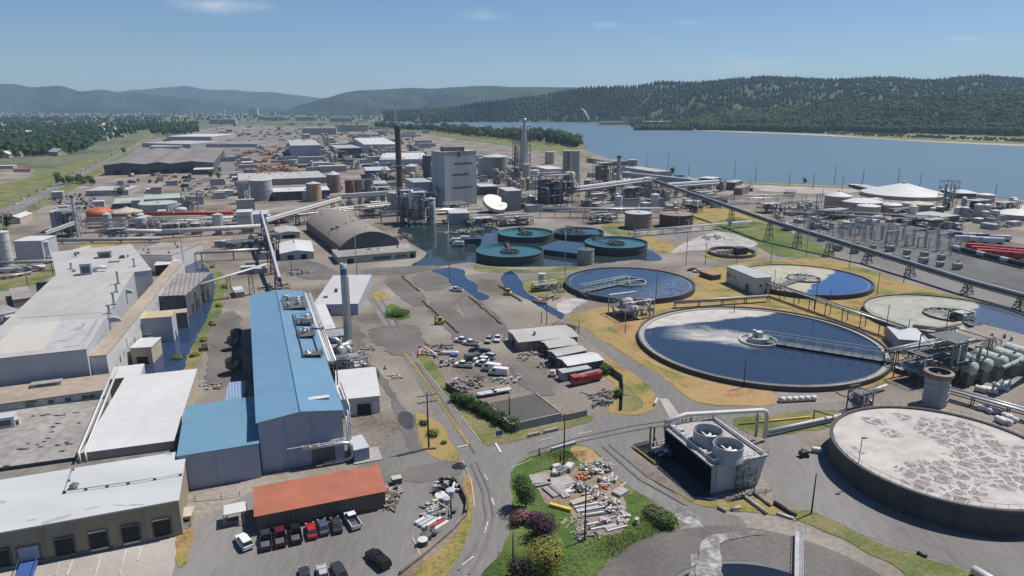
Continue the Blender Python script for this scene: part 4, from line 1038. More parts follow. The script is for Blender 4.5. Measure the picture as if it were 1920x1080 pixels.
c3 = G(658,690);elbow('flue_duct','dropping grey duct right of the steel cyclone',[c3 + Vector((-1.5,0,7)),c3 + Vector((0,0,6)),c3 + Vector((.3,-.5,1.5)),c3 + Vector((1,-3,.8))],.8)
process('dark steel fan platform between the blue roof and the stack',625,672,9,8,632,seed=3,vessels=3,m=W_DGREY,rot=bang)
process('steel pump platform with railings in front of the stack',661,706,8,5,672,seed=4,vessels=1,m=W_STEEL,rot=bang)
process('pipe manifold platform between the blue building and white canopy',632,712,7,7,676,seed=5,vessels=2,m=W_STEEL,rot=bang)
def on_roof(s,t):
 q = BA + bu * (s * (BB - BA).length) + bn * (t * (BC - BB).length);return Vector((q.x,q.y,bz + 1.1 * (1 - abs(2 * s - 1)) + .2))
# roof top equipment along the right eave
def roof_unit(label,s,t,w,d,h,seed,m=W_DGREY):
 rnd = random.Random(seed);q = on_roof(s,t);o = thing('roof_equipment',label,'roof equipment',q)
 mb = MB();lattice(mb,q,w,d,h,1,bang,.16,diag=False);mb.build('frame',m,o)
 mb = MB();mb.box((q.x,q.y,q.z + .6),(w * 1.05,d * 1.05,.12),bang);mb.build('deck',W_DGREY,o)
 for k in range(4):
  e = q + bu * rnd.uniform(-.38,.38) * w + bn * rnd.uniform(-.4,.4) * d;mb = MB();mb.smooth = True;r = rnd.uniform(.4,.9)
  if k % 2: mb.lathe((e.x,e.y,q.z + .7),[(r,0),(r,h * .5),(r * .5,h * .75),(.1,h * .8)],10);mb.build('fan_casing',rnd.choice((W_ALU,W_STEEL,W_GREY)),o)
  else: mb.tube([e + Vector((0,0,.7)),e + Vector((0,0,h * .8)),e + bu * rnd.uniform(-3,3) + Vector((0,0,h * .8))],r * .6,8);mb.build('duct',rnd.choice((W_ALU,W_STEEL)),o)
 return o
roof_unit('white ducted fan unit at the far end of the blue roof',.78,.82,7,13,2.6,1,W_STEEL)
roof_unit('second ducted fan unit in the middle of the blue roof edge',.86,.62,4.5,6,2.2,2)
roof_unit('third ducted fan unit on the blue roof beside the white annex',.84,.5,4,5,1.8,3)
roof_unit('green motor unit nearest on the blue roof edge',.86,.335,4.2,3,1.3,4)
for k,(s,lb) in enumerate(((.7,'dark cable tray along the inner side of the blue roof equipment'),(.93,'dark cable tray along the right eave of the blue roof'))):
 P = [on_roof(s,.32) + Vector((0,0,.3)),on_roof(s,.7) + Vector((0,0,.3))]
 pipe('cable_tray',lb,P,.2,W_DGREY,'cable tray',n=4)
ra,rb = on_roof(1.08,.3),on_roof(1.08,.98)
rack('pipe_rack','long pipe rack running along the right wall of the blue building',ra,rb,bz - .8,2.6,8,6,W_DGREY,seed=6)
# yard things by the blue building
sh,scs2,shz = building('red_roofed_shed','long brown shed with a terracotta red roof behind parked cars','shed',(480,968),(722,921),(706,881),(480,1001,968),roof='shed',rise=.8,rm=W_REDROOF,wm=mat('brown_cladding',(.14,.115,.085),.8,scale=.4,var=.2,rib=(GROT,.5)),over=.35)
for f in (.27,.5,.74):
 c = scs2[0].lerp(scs2[1],f) - dn * .05;mb = MB();mb.box((c.x,c.y,0),(.18,.16,shz - .1),GROT);mb.build('wall_post',W_BROWN,sh)
for f in (.14,.62,.87): opening(sh,scs2,0,f,2.6,0,2.4,mat('brown_door',(.12,.1,.075),.8,var=.2),'door')
cs4 = rect((418,964),(456,960),(454,943),2.7)
ctr = sum(cs4,Vector()) / 4;o = thing('smoking_shelter','small open shelter with a white roof left of the red shed','shelter',(ctr.x,ctr.y,0))
mb = MB();mb.box((ctr.x,ctr.y,2.6),((cs4[1] - cs4[0]).length + .3,(cs4[2] - cs4[1]).length + .3,.15),GROT);mb.build('roof',W_PAINT,o)
for p in cs4: mb = MB();mb.box((p.x,p.y,0),(.14,.14,2.598),GROT);mb.build('post',W_CREAM,o)
for a_,b_,in ((0,1),(3,0)):
 mb = MB();p,q = cs4[a_],cs4[b_];mb.bar((p.x,p.y,.95),(q.x,q.y,.95),.12);mb.bar((p.x,p.y,.5),(q.x,q.y,.5),.1);mb.build('rail',W_CREAM,o)
mb = MB();mb.box((ctr.x - .6,ctr.y,0),(1.6,.6,.5),GROT);mb.build('bench',W_DGREY,o)
# fence and posts behind dock warehouse
def fence(name,label,pts,h,m,cat='fence',step=3,mesh=None,rails=2,pm=None):
 P = [G(*p) for p in pts];o = thing(name,label,cat,P[0])
 mb = MB();pan = MB()
 for a,b in zip(P,P[1:]):
  k = max(1,int((b - a).length / step))
  for i in range(k + 1): q = a.lerp(b,i / k);mb.box((q.x,q.y,0),(.12,.12,h),GROT)
  for r in range(rails): zz = h * (r + 1) / rails - .05;mb.bar((a.x,a.y,zz),(b.x,b.y,zz),.08)
  if mesh:
   d = (b - a).normalized();n_ = Vector((-d.y,d.x,0)) * .04
   for s in (-1,1): pan.poly([a + n_ * s + Vector((0,0,.05)),b + n_ * s + Vector((0,0,.05)),b + n_ * s + Vector((0,0,h - .1)),a + n_ * s + Vector((0,0,h - .1))][::s])
 mb.build('post_and_rail',pm or m,o)
 if mesh: pan.build('panel',mesh,o)
 return o
fence('pipe_fence','pale pipe fence between the dock warehouse and the blue building',[(345,945),(366,940),(415,936),(450,931)],1.2,W_CREAM)
# clarifiers and foam tank
def circ(c,r,n=72,a0=0,a1=6.28318):
 return [(c[0] + r * math.cos(a0 + (a1 - a0) * i / n),c[1] + r * math.sin(a0 + (a1 - a0) * i / n)) for i in range(n + 1)]
def surf_mat(name,lo,hi,kind,c=(0,0),r=30,lo_rough=.06,hi_rough=.75):
 """liquid surface partly covered by floating foam or scum whose edges follow flow-like noise"""
 m = bpy.data.materials.new(name);m.use_nodes = True;nt = m.node_tree;L = nt.links.new
 b = nt.nodes['Principled BSDF'];b.inputs['IOR'].default_value = 1.33
 geo = nd(nt,'ShaderNodeNewGeometry');mp = nd(nt,'ShaderNodeMapping');mp.inputs['Location'].default_value = (-c[0],-c[1],0)
 L(geo.outputs['Position'],mp.inputs['Vector']);P = mp.outputs[0]
 def noise_(sc,det=5,dist=0.,rough=.6,vec=P):
  n = nd(nt,'ShaderNodeTexNoise');n.inputs['Scale'].default_value = sc;n.inputs['Detail'].default_value = det
  n.inputs['Distortion'].default_value = dist;n.inputs['Roughness'].default_value = rough;L(vec,n.inputs['Vector']);return n.outputs[0]
 def rng(x,a,b_,lo_=0.,hi_=1.):
  q = nd(nt,'ShaderNodeMapRange');q.inputs[1].default_value = a;q.inputs[2].default_value = b_;q.inputs[3].default_value = lo_;q.inputs[4].default_value = hi_;L(x,q.inputs[0]);return q.outputs[0]
 def mth(op,a,b_):
  q = nd(nt,'ShaderNodeMath',operation=op)
  for i,z in enumerate((a,b_)):
   if isinstance(z,(int,float)): q.inputs[i].default_value = z
   else: L(z,q.inputs[i])
  return q.outputs[0]
 def dot(v):
  q = nd(nt,'ShaderNodeVectorMath',operation='DOT_PRODUCT');q.inputs[1].default_value = v;L(P,q.inputs[0]);return q.outputs['Value']
 if kind == 'cells':
  # islands of open liquid between lacy foam, gathered in two swirls
  wv = nd(nt,'ShaderNodeVectorMath',operation='MULTIPLY_ADD');wn = nd(nt,'ShaderNodeTexNoise');wn.inputs['Scale'].default_value = .3;wn.inputs['Detail'].default_value = 3;L(P,wn.inputs['Vector'])
  wv.inputs[1].default_value = (4.5,4.5,0);L(wn.outputs[1],wv.inputs[0]);L(P,wv.inputs[2])
  vo = nd(nt,'ShaderNodeTexVoronoi',feature='DISTANCE_TO_EDGE');vo.inputs['Scale'].default_value = .36;L(wv.outputs[0],vo.inputs['Vector'])
  cell = rng(vo.outputs[0],.05,.1)
  zone = None;zn = mth('MULTIPLY',mth('SUBTRACT',noise_(.22,4,.6),.5),7.0)
  for x_,y_,r_ in ((1790,812,8.5),(1770,900,8),(1860,880,8.5),(1672,812,2.6),(1640,790,2.6),(1604,842,1.8),(1690,780,2.5),(1720,905,3),(1930,860,7)):
   g_ = G(x_,y_,5.0);dn_ = nd(nt,'ShaderNodeVectorMath',operation='DISTANCE');L(P,dn_.inputs[0]);dn_.inputs[1].default_value = (g_.x - c[0],g_.y - c[1],5.0)
   z_ = rng(mth('ADD',dn_.outputs['Value'],zn),r_,r_ - .7);zone = z_ if zone is None else mth('MAXIMUM',zone,z_)
  v2 = nd(nt,'ShaderNodeTexVoronoi',feature='DISTANCE_TO_EDGE');v2.inputs['Scale'].default_value = 1.3;L(wv.outputs[0],v2.inputs['Vector'])
  holes = mth('MULTIPLY',mth('MULTIPLY',cell,zone),rng(noise_(.5,4,1.5),.3,.42))
  fac = mth('SUBTRACT',1.0,mth('MULTIPLY',holes,rng(v2.outputs[0],.03,.12,.4,1.0)))
 elif kind == 'swirl':
  # open water with a plume of foam drifting away from the centre well, scum along the far rim
  ax,wx = dot((-.906,.42,0)),dot((.42,.906,0))
  st = nd(nt,'ShaderNodeMapping');st.inputs['Rotation'].default_value = (0,0,.434);st.inputs['Scale'].default_value = (.3,1.7,1);L(P,st.inputs['Vector'])
  streak = noise_(.28,7,1.0,.7,st.outputs[0])
  wid = mth('ABSOLUTE',mth('ADD',wx,mth('MULTIPLY',mth('SUBTRACT',noise_(.09,6,.8),.5),17.0)),0)
  plume = mth('MULTIPLY',mth('MULTIPLY',rng(wid,9.0,3.5),rng(ax,-4,3)),mth('MULTIPLY',rng(ax,31,20),rng(streak,.32,.58,.3,1)))
  far = mth('ADD',dot((-.323,.946,0)),mth('MULTIPLY',noise_(.12,5,.6),6.0))
  rim = mth('MULTIPLY',rng(far,25.8,27.2),rng(noise_(.5,6,1),.2,.5,.75,1))
  fac = mth('MAXIMUM',plume,rim)
 elif kind == 'half':
  # scum over most of the tank, open water on one side
  q = mth('ADD',dot((.78,-.62,0)),mth('MULTIPLY',noise_(.09,4,.8),9.0))
  fac = mth('SUBTRACT',1.0,rng(q,10.5,11.6));
 elif kind == 'clear':
  fac = mth('MULTIPLY',rng(mth('ADD',dot((.75,-.62,0)),mth('MULTIPLY',noise_(.15,5,1.5),16.0)),12,22),rng(noise_(.6,5,2),.42,.62));fac = mth('MULTIPLY',fac,.45)
 tone = noise_(.25,5)
 cm = nd(nt,'ShaderNodeMix',data_type='RGBA');cm.inputs['A'].default_value = (*hi,1);cm.inputs['B'].default_value = (*[x * .74 for x in hi],1);L(rng(tone,.35,.65),cm.inputs['Factor'])
 mx = nd(nt,'ShaderNodeMix',data_type='RGBA');mx.inputs['A'].default_value = (*lo,1);L(cm.outputs['Result'],mx.inputs['B']);L(fac,mx.inputs['Factor'])
 L(mx.outputs['Result'],b.inputs['Base Color']);L(rng(fac,0,1,lo_rough,hi_rough),b.inputs['Roughness'])
 bp = nd(nt,'ShaderNodeBump');bp.inputs['Strength'].default_value = .06;bp.inputs['Distance'].default_value = .4;L(noise_(.8),bp.inputs['Height']);L(bp.outputs[0],b.inputs['Normal'])
 return m
def clarifier(label,c,r,h,surf,wallm,level=.5,launder=True,name='clarifier_tank',embank=None):
 root = thing(name,label,'clarifier',(c[0],c[1],0))
 mb = MB();mb.lathe((*c,0),[(r + .5,0),(r + .5,h),(r,h),(r,h - 1.2)],96);mb.build('wall',wallm,root)
 if launder:
  mb = MB();mb.lathe((*c,0),[(r - .003,h - .45),(r - 1.5,h - .45),(r - 1.5,h - .3),(r - 1.7,h - .3),(r - 1.7,h - 1.2)],96);mb.build('weir_channel',W_CONC,root)
 mb = MB();mb.poly([(x,y,h - level) for x,y in circ(c,r - .002)[:-1]]);mb.build('liquid_surface',surf,root)
 mb = MB();N = 64
 for i in range(N):
  a,b = 6.283 * i / N,6.283 * (i + 1) / N
  p = Vector((c[0] + (r + .3) * math.cos(a),c[1] + (r + .3) * math.sin(a),h));q = Vector((c[0] + (r + .3) * math.cos(b),c[1] + (r + .3) * math.sin(b),h))
  mb.bar(p,p + Vector((0,0,1.0)),.06);mb.bar(p + Vector((0,0,1)),q + Vector((0,0,1)),.06)
 mb.build('railing',W_DGREY,root)
 return root
def truss_bridge(root,c,a,length,z,w=2.2,h=2.4,m=W_STEEL,name='access_bridge',r0=0):
 d = Vector((math.cos(a),math.sin(a),0));n = Vector((-d.y,d.x,0));mb = MB();k = max(4,int(length / 2.6))
 P = lambda t,s,zz: Vector((c[0],c[1],0)) + d * (r0 + (length - r0) * t) + n * (s * w / 2) + Vector((0,0,z + zz))
 for s in (-1,1):
  mb.bar(P(0,s,0),P(1,s,0),.22);mb.bar(P(0,s,h),P(1,s,h),.2)
  for i in range(k):
   mb.bar(P(i / k,s,0),P(i / k,s,h),.13);mb.bar(P(i / k,s,0 if i % 2 else h),P((i + 1) / k,s,h if i % 2 else 0),.12)
  mb.bar(P(1,s,0),P(1,s,h),.15)
 o = mb.build(name,m,root)
 g = MB();g.poly([P(0,-1,.1),P(1,-1,.1),P(1,1,.1),P(0,1,.1)]);g.poly([P(0,1,.02),P(1,1,.02),P(1,-1,.02),P(0,-1,.02)]);g.build('deck',W_DGREY,o)
 return o
# foam tank
FC,FR,FH = (90.7,129.2),21.4,5.3
foam = clarifier('huge round dark walled tank full of white lacy foam',FC,FR,FH,surf_mat('foam_surface',(.15,.125,.115),(.43,.4,.375),'cells',FC,lo_rough=.4),W_TWALL,.35,False,'foam_tank')
for k in range(26):
 a = 6.283 * k / 26;mb = MB();p = Vector((FC[0] + (FR + .52) * math.cos(a),FC[1] + (FR + .52) * math.sin(a),0));mb.tube([p,p + Vector((0,0,FH - .15))],.12,6)
 if k in (14,16,18,20,22): mb.build('downpipe',W_DGREY,foam)
mb = MB();mb.lathe((*FC,0),[(FR + .5,FH - .35),(FR + .75,FH - .35),(FR + .75,FH + .05),(FR + .5,FH + .05)],96);mb.build('rim',W_DGREY,foam)
for k,(px,yb,yt) in enumerate(((1610,868,822),)):
 p = G(px,yb,FH);z = topz(px,yb,yt,FH);o = thing('light_pole','thin grey lamp pole on the near rim of the foam tank','lamp pole',p)
 mb = MB();mb.tube([p,(p.x,p.y,z)],.1,6);mb.build('shaft',W_STEEL,o);mb = MB();mb.box((p.x + .4,p.y,z),(1.0,.4,.2));mb.build('lamp_head',W_DGREY,o)
# big clarifier
BC_,BR,BH = (80.1,210.1),38.2,1.5
bigc = clarifier('largest round clarifier, dark blue water with a drifting white foam plume',BC_,BR,BH,surf_mat('big_clarifier_surface',(.02,.034,.064),(.45,.42,.39),'swirl',BC_),W_TWALL,.6)
ang = math.atan2(G(1660,672,2).y - BC_[1],G(1660,672,2).x - BC_[0])
truss_bridge(bigc,BC_,ang,BR + .5,BH + .1,3.2,2.8,W_GREY)
mb = MB();mb.lathe((*BC_,BH - .6),[(.0,1.6),(3.2,1.6),(3.2,0.0)],20);o = mb.build('centre_platform',W_GREY,bigc)
mb = MB();mb.lathe((*BC_,BH - .6),[(6.0,0),(6.0,.7),(5.6,.7),(5.6,0)],32);mb.build('feed_well',W_PAINT,bigc)
mb = MB();mb.box((BC_[0],BC_[1],BH + 1.0),(2,2,1.8),.3);mb.tube([(BC_[0] - 1.5,BC_[1],BH + 1),(BC_[0] - 1.5,BC_[1],BH + 3.4)],.6,10);mb.build('drive_unit',W_PAINT,bigc)
# clarifier with green bridge
C2,C2R = (50.2,283.1),27.0
cl2 = clarifier('blue water clarifier crossed by a pale green truss bridge',C2,C2R,2.2,surf_mat('clarifier_two_surface',(.026,.046,.088),(.3,.33,.38),'clear',C2),W_TWALL,.4)
p = G(1100,545,2.2);a2 = math.atan2(p.y - C2[1],p.x - C2[0]);truss_bridge(cl2,C2,a2,C2R + 1,2.4,2.4,2.6,W_PALEG)
mb = MB();mb.lathe((*C2,1.7),[(7.2,0),(7.2,.8),(6.8,.8),(6.8,0)],32);mb.build('feed_well',W_PALEG,cl2)
for k in range(6):
 mb = MB();a = k * 1.047 + .4;mb.bar((*C2,2.7),(C2[0] + 7 * math.cos(a),C2[1] + 7 * math.sin(a),2.7),.3);mb.build('rake_arm',W_PALEG,cl2)
mb = MB();p = G(1105,562,.3);q = Vector((C2[0] + (C2R + 1) * math.cos(a2),C2[1] + (C2R + 1) * math.sin(a2),2.5))
for s in (-.5,.5): mb.bar(q + Vector((s,0,0)),q + Vector((5 + s,-5,-2.4)),.2)
mb.build('stair',W_PALEG,cl2)
# scum clarifiers
C3,C3R = (127.7,290.0),27.3
cl3 = clarifier('cream scum covered clarifier with blue water on its near side, by the white pump house',C3,C3R,2.0,surf_mat('scum_three',(.03,.075,.2),(.37,.35,.28),'half',C3),W_TWALL,.4)
p = G(1448,540,2);a3 = math.atan2(p.y - C3[1],p.x - C3[0]);truss_bridge(cl3,C3,a3,C3R + 1,2.2,2.6,2.2,W_STEEL)
mb = MB();mb.lathe((*C3,1.5),[(7.0,0),(7.0,.8),(6.6,.8),(6.6,0)],32);mb.build('feed_well',W_DGREY,cl3)
for k in range(8):
 mb = MB();a = k * .785;mb.bar((*C3,2.5),(C3[0] + 6.8 * math.cos(a),C3[1] + 6.8 * math.sin(a),2.5),.3);mb.build('rake_arm',W_STEEL,cl3)
C4,C4R = (158.0,236.3),27.2
cl4 = clarifier('grey green scum covered clarifier farthest east beside the conveyor',C4,C4R,2.0,surf_mat('scum_four',(.06,.075,.115),(.33,.33,.285),'half',C4),W_TWALL,.4)
p = G(1860,625,2);a4 = math.atan2(p.y - C4[1],p.x - C4[0]);truss_bridge(cl4,C4,a4,C4R + 1,2.2,2.6,2.2,W_PALEG)
mb = MB();mb.lathe((*C4,1.5),[(8.2,0),(8.2,.8),(7.8,.8),(7.8,0)],32);mb.build('feed_well',W_DGREY,cl4)
for k in range(14):
 mb = MB();a = k * .449;mb.bar((*C4,2.4),(C4[0] + 8 * math.cos(a),C4[1] + 8 * math.sin(a),2.4),.22);mb.bar((C4[0] + 8 * math.cos(a),C4[1] + 8 * math.sin(a),2.4),(C4[0] + 4 * math.cos(a + .4),C4[1] + 4 * math.sin(a + .4),3.6),.16);mb.build('rake_arm',W_PALEG,cl4)
# sunken basin at the bottom edge
PB = G(1440,1190)
basin = thing('aeration_basin','dark asphalt lined round basin with murky water and a walkway','basin',(PB.x,PB.y,0))
rad = (G(1440,1003) - PB).length
mb = MB();mb.lathe((PB.x,PB.y,0),[(rad + 1.2,.12),(rad,.25),(rad * .62,.13)],80,cap1=False);mb.build('liner',M_TARN,basin)
mb = MB();mb.lathe((PB.x,PB.y,0),[(rad * .66,.16),(rad * .64,.3),(rad * .62,.16)],80);mb.build('kerb',W_DGREY,basin)
mb = MB();mb.poly([(x,y,.16) for x,y in circ((PB.x,PB.y),rad * .615)[:-1]]);mb.build('liquid_surface',surf_mat('basin_surface',(.012,.018,.03),(.3,.3,.31),'clear',(PB.x - 4,PB.y + 3)),basin)
wa,wb = G(1497,1002,.3),G(1497,1120,1.0);o = thing('basin_walkway','narrow steel walkway reaching out over the murky basin','walkway',wa)
mb = MB()
for s in (-.65,.65):
 for zz in (1.0,1.9): mb.bar(wa + Vector((s,0,zz - .3)),wb + Vector((s,0,zz - 1)),.09)
 for t in range(15): e = wa.lerp(wb,t / 14);mb.bar((e.x + s,e.y,.3),(e.x + s,e.y,2.2 - .3),.07)
mb.build('railing',W_PAINT,o)
mb = MB();e = (wa + wb) / 2;mb.box((e.x,e.y,.72),(1.3,(wa - wb).length,.12),math.atan2(-(wa - wb).x,(wa - wb).y));mb.build('deck',W_STEEL,o)
mb = MB();e = wa.lerp(wb,.12);mb.bar((e.x + .6,e.y,.3),(e.x + 2.5,e.y + 2.4,3.5),.08);mb.build('stay',W_PAINT,o)
# cooling tower
hT = topz(1335,928,872)
S_,E_,W_ = G(1335,872,hT),G(1440,852,hT),G(1257,797,hT)
cu = (E_ - S_).normalized();cnn = Vector((-cu.y,cu.x,0));wT = (E_ - S_).length;dT = (W_ - S_).dot(cnn)
cang = math.atan2(cu.y,cu.x)
ct = thing('cooling_tower','cooling tower with two round fan stacks and a black louvred side','cooling tower',tuple(S_ + cu * wT / 2 + cnn * dT / 2 - Vector((0,0,hT))))
def CT(s,t,z): return S_ + cu * (s * wT) + cnn * (t * dT) + Vector((0,0,z - hT))
mb = MB();ins = .1
q0 = [CT(.02,0.004,.2),CT(1 - ins * 1.3,0.004,.2),CT(1 - .02,0.004,hT - .5),CT(.0,0.004,hT - .5)]
mb.poly(q0);mb.build('end_wall',W_LGREY,ct)
mb = MB();mb.poly([CT(1 - ins * 1.3,0.004,.2),CT(1 - ins * 1.3,1,.2),CT(1 - .02,1,hT - .5),CT(1 - .02,0.004,hT - .5)]);mb.poly([CT(1 - ins * 1.3,1,.2),CT(.08,1,.2),CT(0,1,hT - .5),CT(.98,1,hT - .5)]);mb.build('far_wall',W_GREY,ct)
mb = MB();N = 15
for i in range(N):
 z0,z1 = .3 + (hT - 1.0) * i / N,.3 + (hT - 1.0) * (i + .75) / N
 mb.poly([CT(.06 - .05 * i / N,0,z0),CT(.03 - .05 * i / N,0,z1),CT(.03 - .05 * i / N,1,z1),CT(.06 - .05 * i / N,1,z0)])
 mb.poly([CT(.03 - .05 * i / N,0,z1),CT(.1,0,z1 + .05),CT(.1,1,z1 + .05),CT(.03 - .05 * i / N,1,z1)])
mb.build('louvre_side',W_BLACK,ct)
mb = MB();mb.poly([CT(.1,0,.2),CT(.1,0,hT - .5),CT(.1,1,hT - .5),CT(.1,1,.2)]);mb.build('fill_panel',W_DARKG,ct)
mb = MB();e = CT(.5,.5,hT - .5);mb.box(e,(wT * 1.03,dT * 1.01,.35),cang);mb.build('deck',mat('tower_deck',(.4,.38,.36),.8,scale=1.5,var=.35),ct)
for s,t in ((-.5,0),):
 mb = MB()
 for (a,b) in ((CT(0,0,hT),CT(1,0,hT)),(CT(1,0,hT),CT(1,1,hT)),(CT(1,1,hT),CT(0,1,hT)),(CT(0,1,hT),CT(0,0,hT))):
  k = int((b - a).length / 1.6)
  for i in range(k + 1): e = a.lerp(b,i / k);mb.bar(e,e + Vector((0,0,1.1)),.08)
  for zz in (.55,1.1): mb.bar(a + Vector((0,0,zz)),b + Vector((0,0,zz)),.09)
 mb.build('railing',W_STEEL,ct)
for k in range(2):   # hot water headers along both long sides
 mb = MB();mb.smooth = True;s = (.08,.93)[k];mb.tube([CT(s,.02,hT + .35),CT(s,.98,hT + .35)],.3,8);mb.build('header_pipe',W_PAINT if k else W_LGREY,ct)
for i in range(9):
 mb = MB();e = CT(.18 if i % 2 else .12,.06 + i * .11,hT - .14);mb.box(e,(1.1,.9,.5),cang);mb.build('valve_box',W_LGREY,ct)
def fan_stack(px,py,pw,pyb):
 zt = hT + 2.9;c = G(px,py,zt);r = pw * mpp(px,py,zt)
 mb = MB();mb.lathe((c.x,c.y,hT - .16),[(r * 1.06,0),(r * .97,1.2),(r,3.05),(r - .12,3.05),(r * .94,1.2),(r * .98,.25)],40)
 o = mb.build('fan_stack',mat('fan_cowl',(.36,.38,.41),.5,scale=.8,var=.1),ct)
 mb = MB();mb.poly([(x,y,hT + .05) for x,y in circ(c,r * .95,32)[:-1]]);mb.build('fan_well',W_DARKG,o)
 mb = MB()
 for k in range(8):
  a = k * .785 + .2;d = Vector((math.cos(a),math.sin(a),0));n = Vector((-d.y,d.x,0));b = Vector((c.x,c.y,hT + 1.25))
  mb.poly([b + d * .4 - n * .18 + Vector((0,0,-.08)),b + d * r * .86 - n * .34 + Vector((0,0,-.12)),b + d * r * .86 + n * .34 + Vector((0,0,.12)),b + d * .4 + n * .18 + Vector((0,0,.08))])
  mb.poly([b + d * .4 + n * .18 + Vector((0,0,.04)),b + d * r * .86 + n * .34 + Vector((0,0,.08)),b + d * r * .86 - n * .34 + Vector((0,0,-.16)),b + d * .4 - n * .18 + Vector((0,0,-.12))])
 mb.build('fan_blades',W_PAINT,o)
 mb = MB();mb.tube([(c.x,c.y,hT + .05),(c.x,c.y,hT + 1.6)],.5,12);mb.build('hub',W_PAINT,o)
fan_stack(1328,806,27.5,0);fan_stack(1366,832,28.5,0)
# stair tower in front of the end wall
mb = MB();e = CT(.52,-.1,0);lattice(mb,e,3.0,2.2,hT,4,cang,.16)
for k in range(5):
 a,b = CT(.4,-.05 - .09 * (k % 2),hT * k / 5),CT(.64,-.05 - .09 * (k % 2),hT * (k + 1) / 5)
 if k % 2: a,b = Vector((b.x,b.y,a.z)),Vector((a.x,a.y,b.z))
 mb.bar(a,b,.2);mb.bar(a + Vector((0,0,.9)),b + Vector((0,0,.9)),.1)
mb.build('stair_tower',W_DGREY,ct)
mb = MB();a = CT(.2,-.08,1.0);mb.bar(CT(.1,-.15,.4),CT(.95,-.16,.4),.2);mb.bar(CT(.5,-.2,1.4),CT(.8,-.2,1.4),.12);mb.bar(CT(.8,-.2,0),CT(.8,-.2,1.4),.12);mb.build('handrail',W_DGREY,ct)
# supply pipe from tower and along the ground
z7 = hT + 1.3
t1,t2 = G(1437,768,z7),G(1437,806,0);t2 = Vector((t1.x,t1.y,0))
pipe('supply_pipe','long white pipe from the cooling tower deck that turns down to the ground',[CT(.0,.97,z7),CT(.45,1.06,z7 + .1),t1 - cu * 1.0,t1 + Vector((0,0,-.4)),t1 + Vector((.3,0,-1.6)),Vector((t1.x + .3,t1.y,.8))],.5,W_PAINT,legs=[CT(.6,1.1,z7 - .5)],n=12)
pipe('supply_pipe','second leg pipe beside the down turn of the tower supply pipe',[t1 + Vector((-1.6,.6,-.5)),t1 + Vector((-1.6,.6,-hT - .5))],.35,W_STEEL,n=10)
g1,g2 = G(1440,812,.9),G(1576,782,.9)
for k,(dz,r,m,lb) in enumerate(((.5,.42,W_PAINT,'upper white pipe running along the grass to the foam tank'),(-.35,.38,W_ALU,'lower silver pipe under the white one leading to the foam tank'))):
 pipe('ground_pipe',lb,[g1 + Vector((0,0,dz)),g2 + Vector((0,0,dz))],r,m,legs=[g1.lerp(g2,t) for t in (.1,.5,.9)],n=10)
pipe('gas_pipe','long thin yellow pipe on the grass behind the white ground pipe',[G(1385,795,.4),G(1520,781,.4)],.2,W_YEL,n=8)
a,b = G(1525,788,0),G(1560,798,0)
pipe('pipe_arch','rusty square pipe arch over the ground pipes by the foam tank',[a,a + Vector((0,0,2.6)),b + Vector((0,0,2.6)),b],.22,W_RUST,n=8)
# machinery along the foam tank and east side
process('dark pump frame with a grey motor housing at the foam tank rim',1609,776,4,4,740,seed=41,vessels=2,clad=W_GREY)
tk = tank('surge_tower','narrow grey steel tower with a rusty spreading top behind the foam tank',1750,764,41,712,'flat',W_GREY,W_DGREY,n=28)
c,r,h = tank_at(1750,764,41,712)
mb = MB();mb.lathe((c.x,c.y,h - .4),[(r * 1.02,0),(r * 1.2,1.0),(r * 1.2,1.6),(r * .9,1.8)],28);mb.build('rim',W_RUSTY,tk)
process('dense dark pipework between the big clarifier and the surge tower',1725,720,12,8,668,seed=42,vessels=2)
process('tall tangled dark pipe gantry left of the pale green digesters',1775,722,14,10,640,seed=43,vessels=3)
for k in range(5):
 px = 1818 + k * 28;py = 718 - k * 6;p = G(px,py + 6);d = thing('digester_vessel',['nearest','second','middle','fourth','farthest'][k] + ' pale green horizontal vessel in the row of digesters','vessel',p,'pale green digesters')
 L_ = 7;dd = GA;zc = 5.2;mb = MB();mb.smooth = True;q = p + Vector((0,0,zc));rr = 1.9
 mb.tube([q - dd * .4,q,q + dd * .3,q + dd * L_,q + dd * (L_ + .4)],rr,14);mb.build('shell',W_PALEG,d)
 mb = MB();mb.tube([q + dd * 1.0 + Vector((0,0,rr)),q + dd * 1.0 + Vector((0,0,rr + 1))],.4,8);mb.build('manhole',W_GREY,d)
 mb = MB();mb.box((p.x + dd.x * 3,p.y + dd.y * 3,0),(3.0,6,zc - rr * .9),GROT);mb.build('plinth',W_DCONC,d)
bo('blower_house','long low concrete blower house with a brown gravel roof by the scum clarifier','building',(1755,632),(1905,676),(1965,640),(1755,660,632),rm=W_BROWN,wm=W_DCONC,over=.4,vents=4)
bo('control_room','blue grey flat roofed control room at the scum clarifier edge','control room',(1686,636),(1744,640),(1758,618),(1686,660,636),rm=W_LGREY,wm=W_BLUEG,over=.1)
q1,q2 = G(1712,612,3),G(1800,606,3)
pipe('launder_duct','tan flat duct with a rusty end lying over the scum clarifier rim',[q1,G(1760,616,3),q2],.8,W_TANROOF,n=8)
process('black drive house on the rim of the scum clarifier',1798,612,6,5,588,seed=44,vessels=1,clad=W_DGREY,m=W_BLACK)
q1,q2 = G(1800,680,2),G(1866,634,9);o = thing('inclined_gallery','thin pale inclined gallery rising over the east machinery','conveyor',(q1.x,q1.y,0))
mb = MB();mb.tube([q1,q2],.8,4);mb.build('casing',W_CONC,o);mb = MB();lattice(mb,(q2.x,q2.y,0),2.5,2.5,8.6,3,GROT,.25);mb.build('trestle',W_DGREY,o)
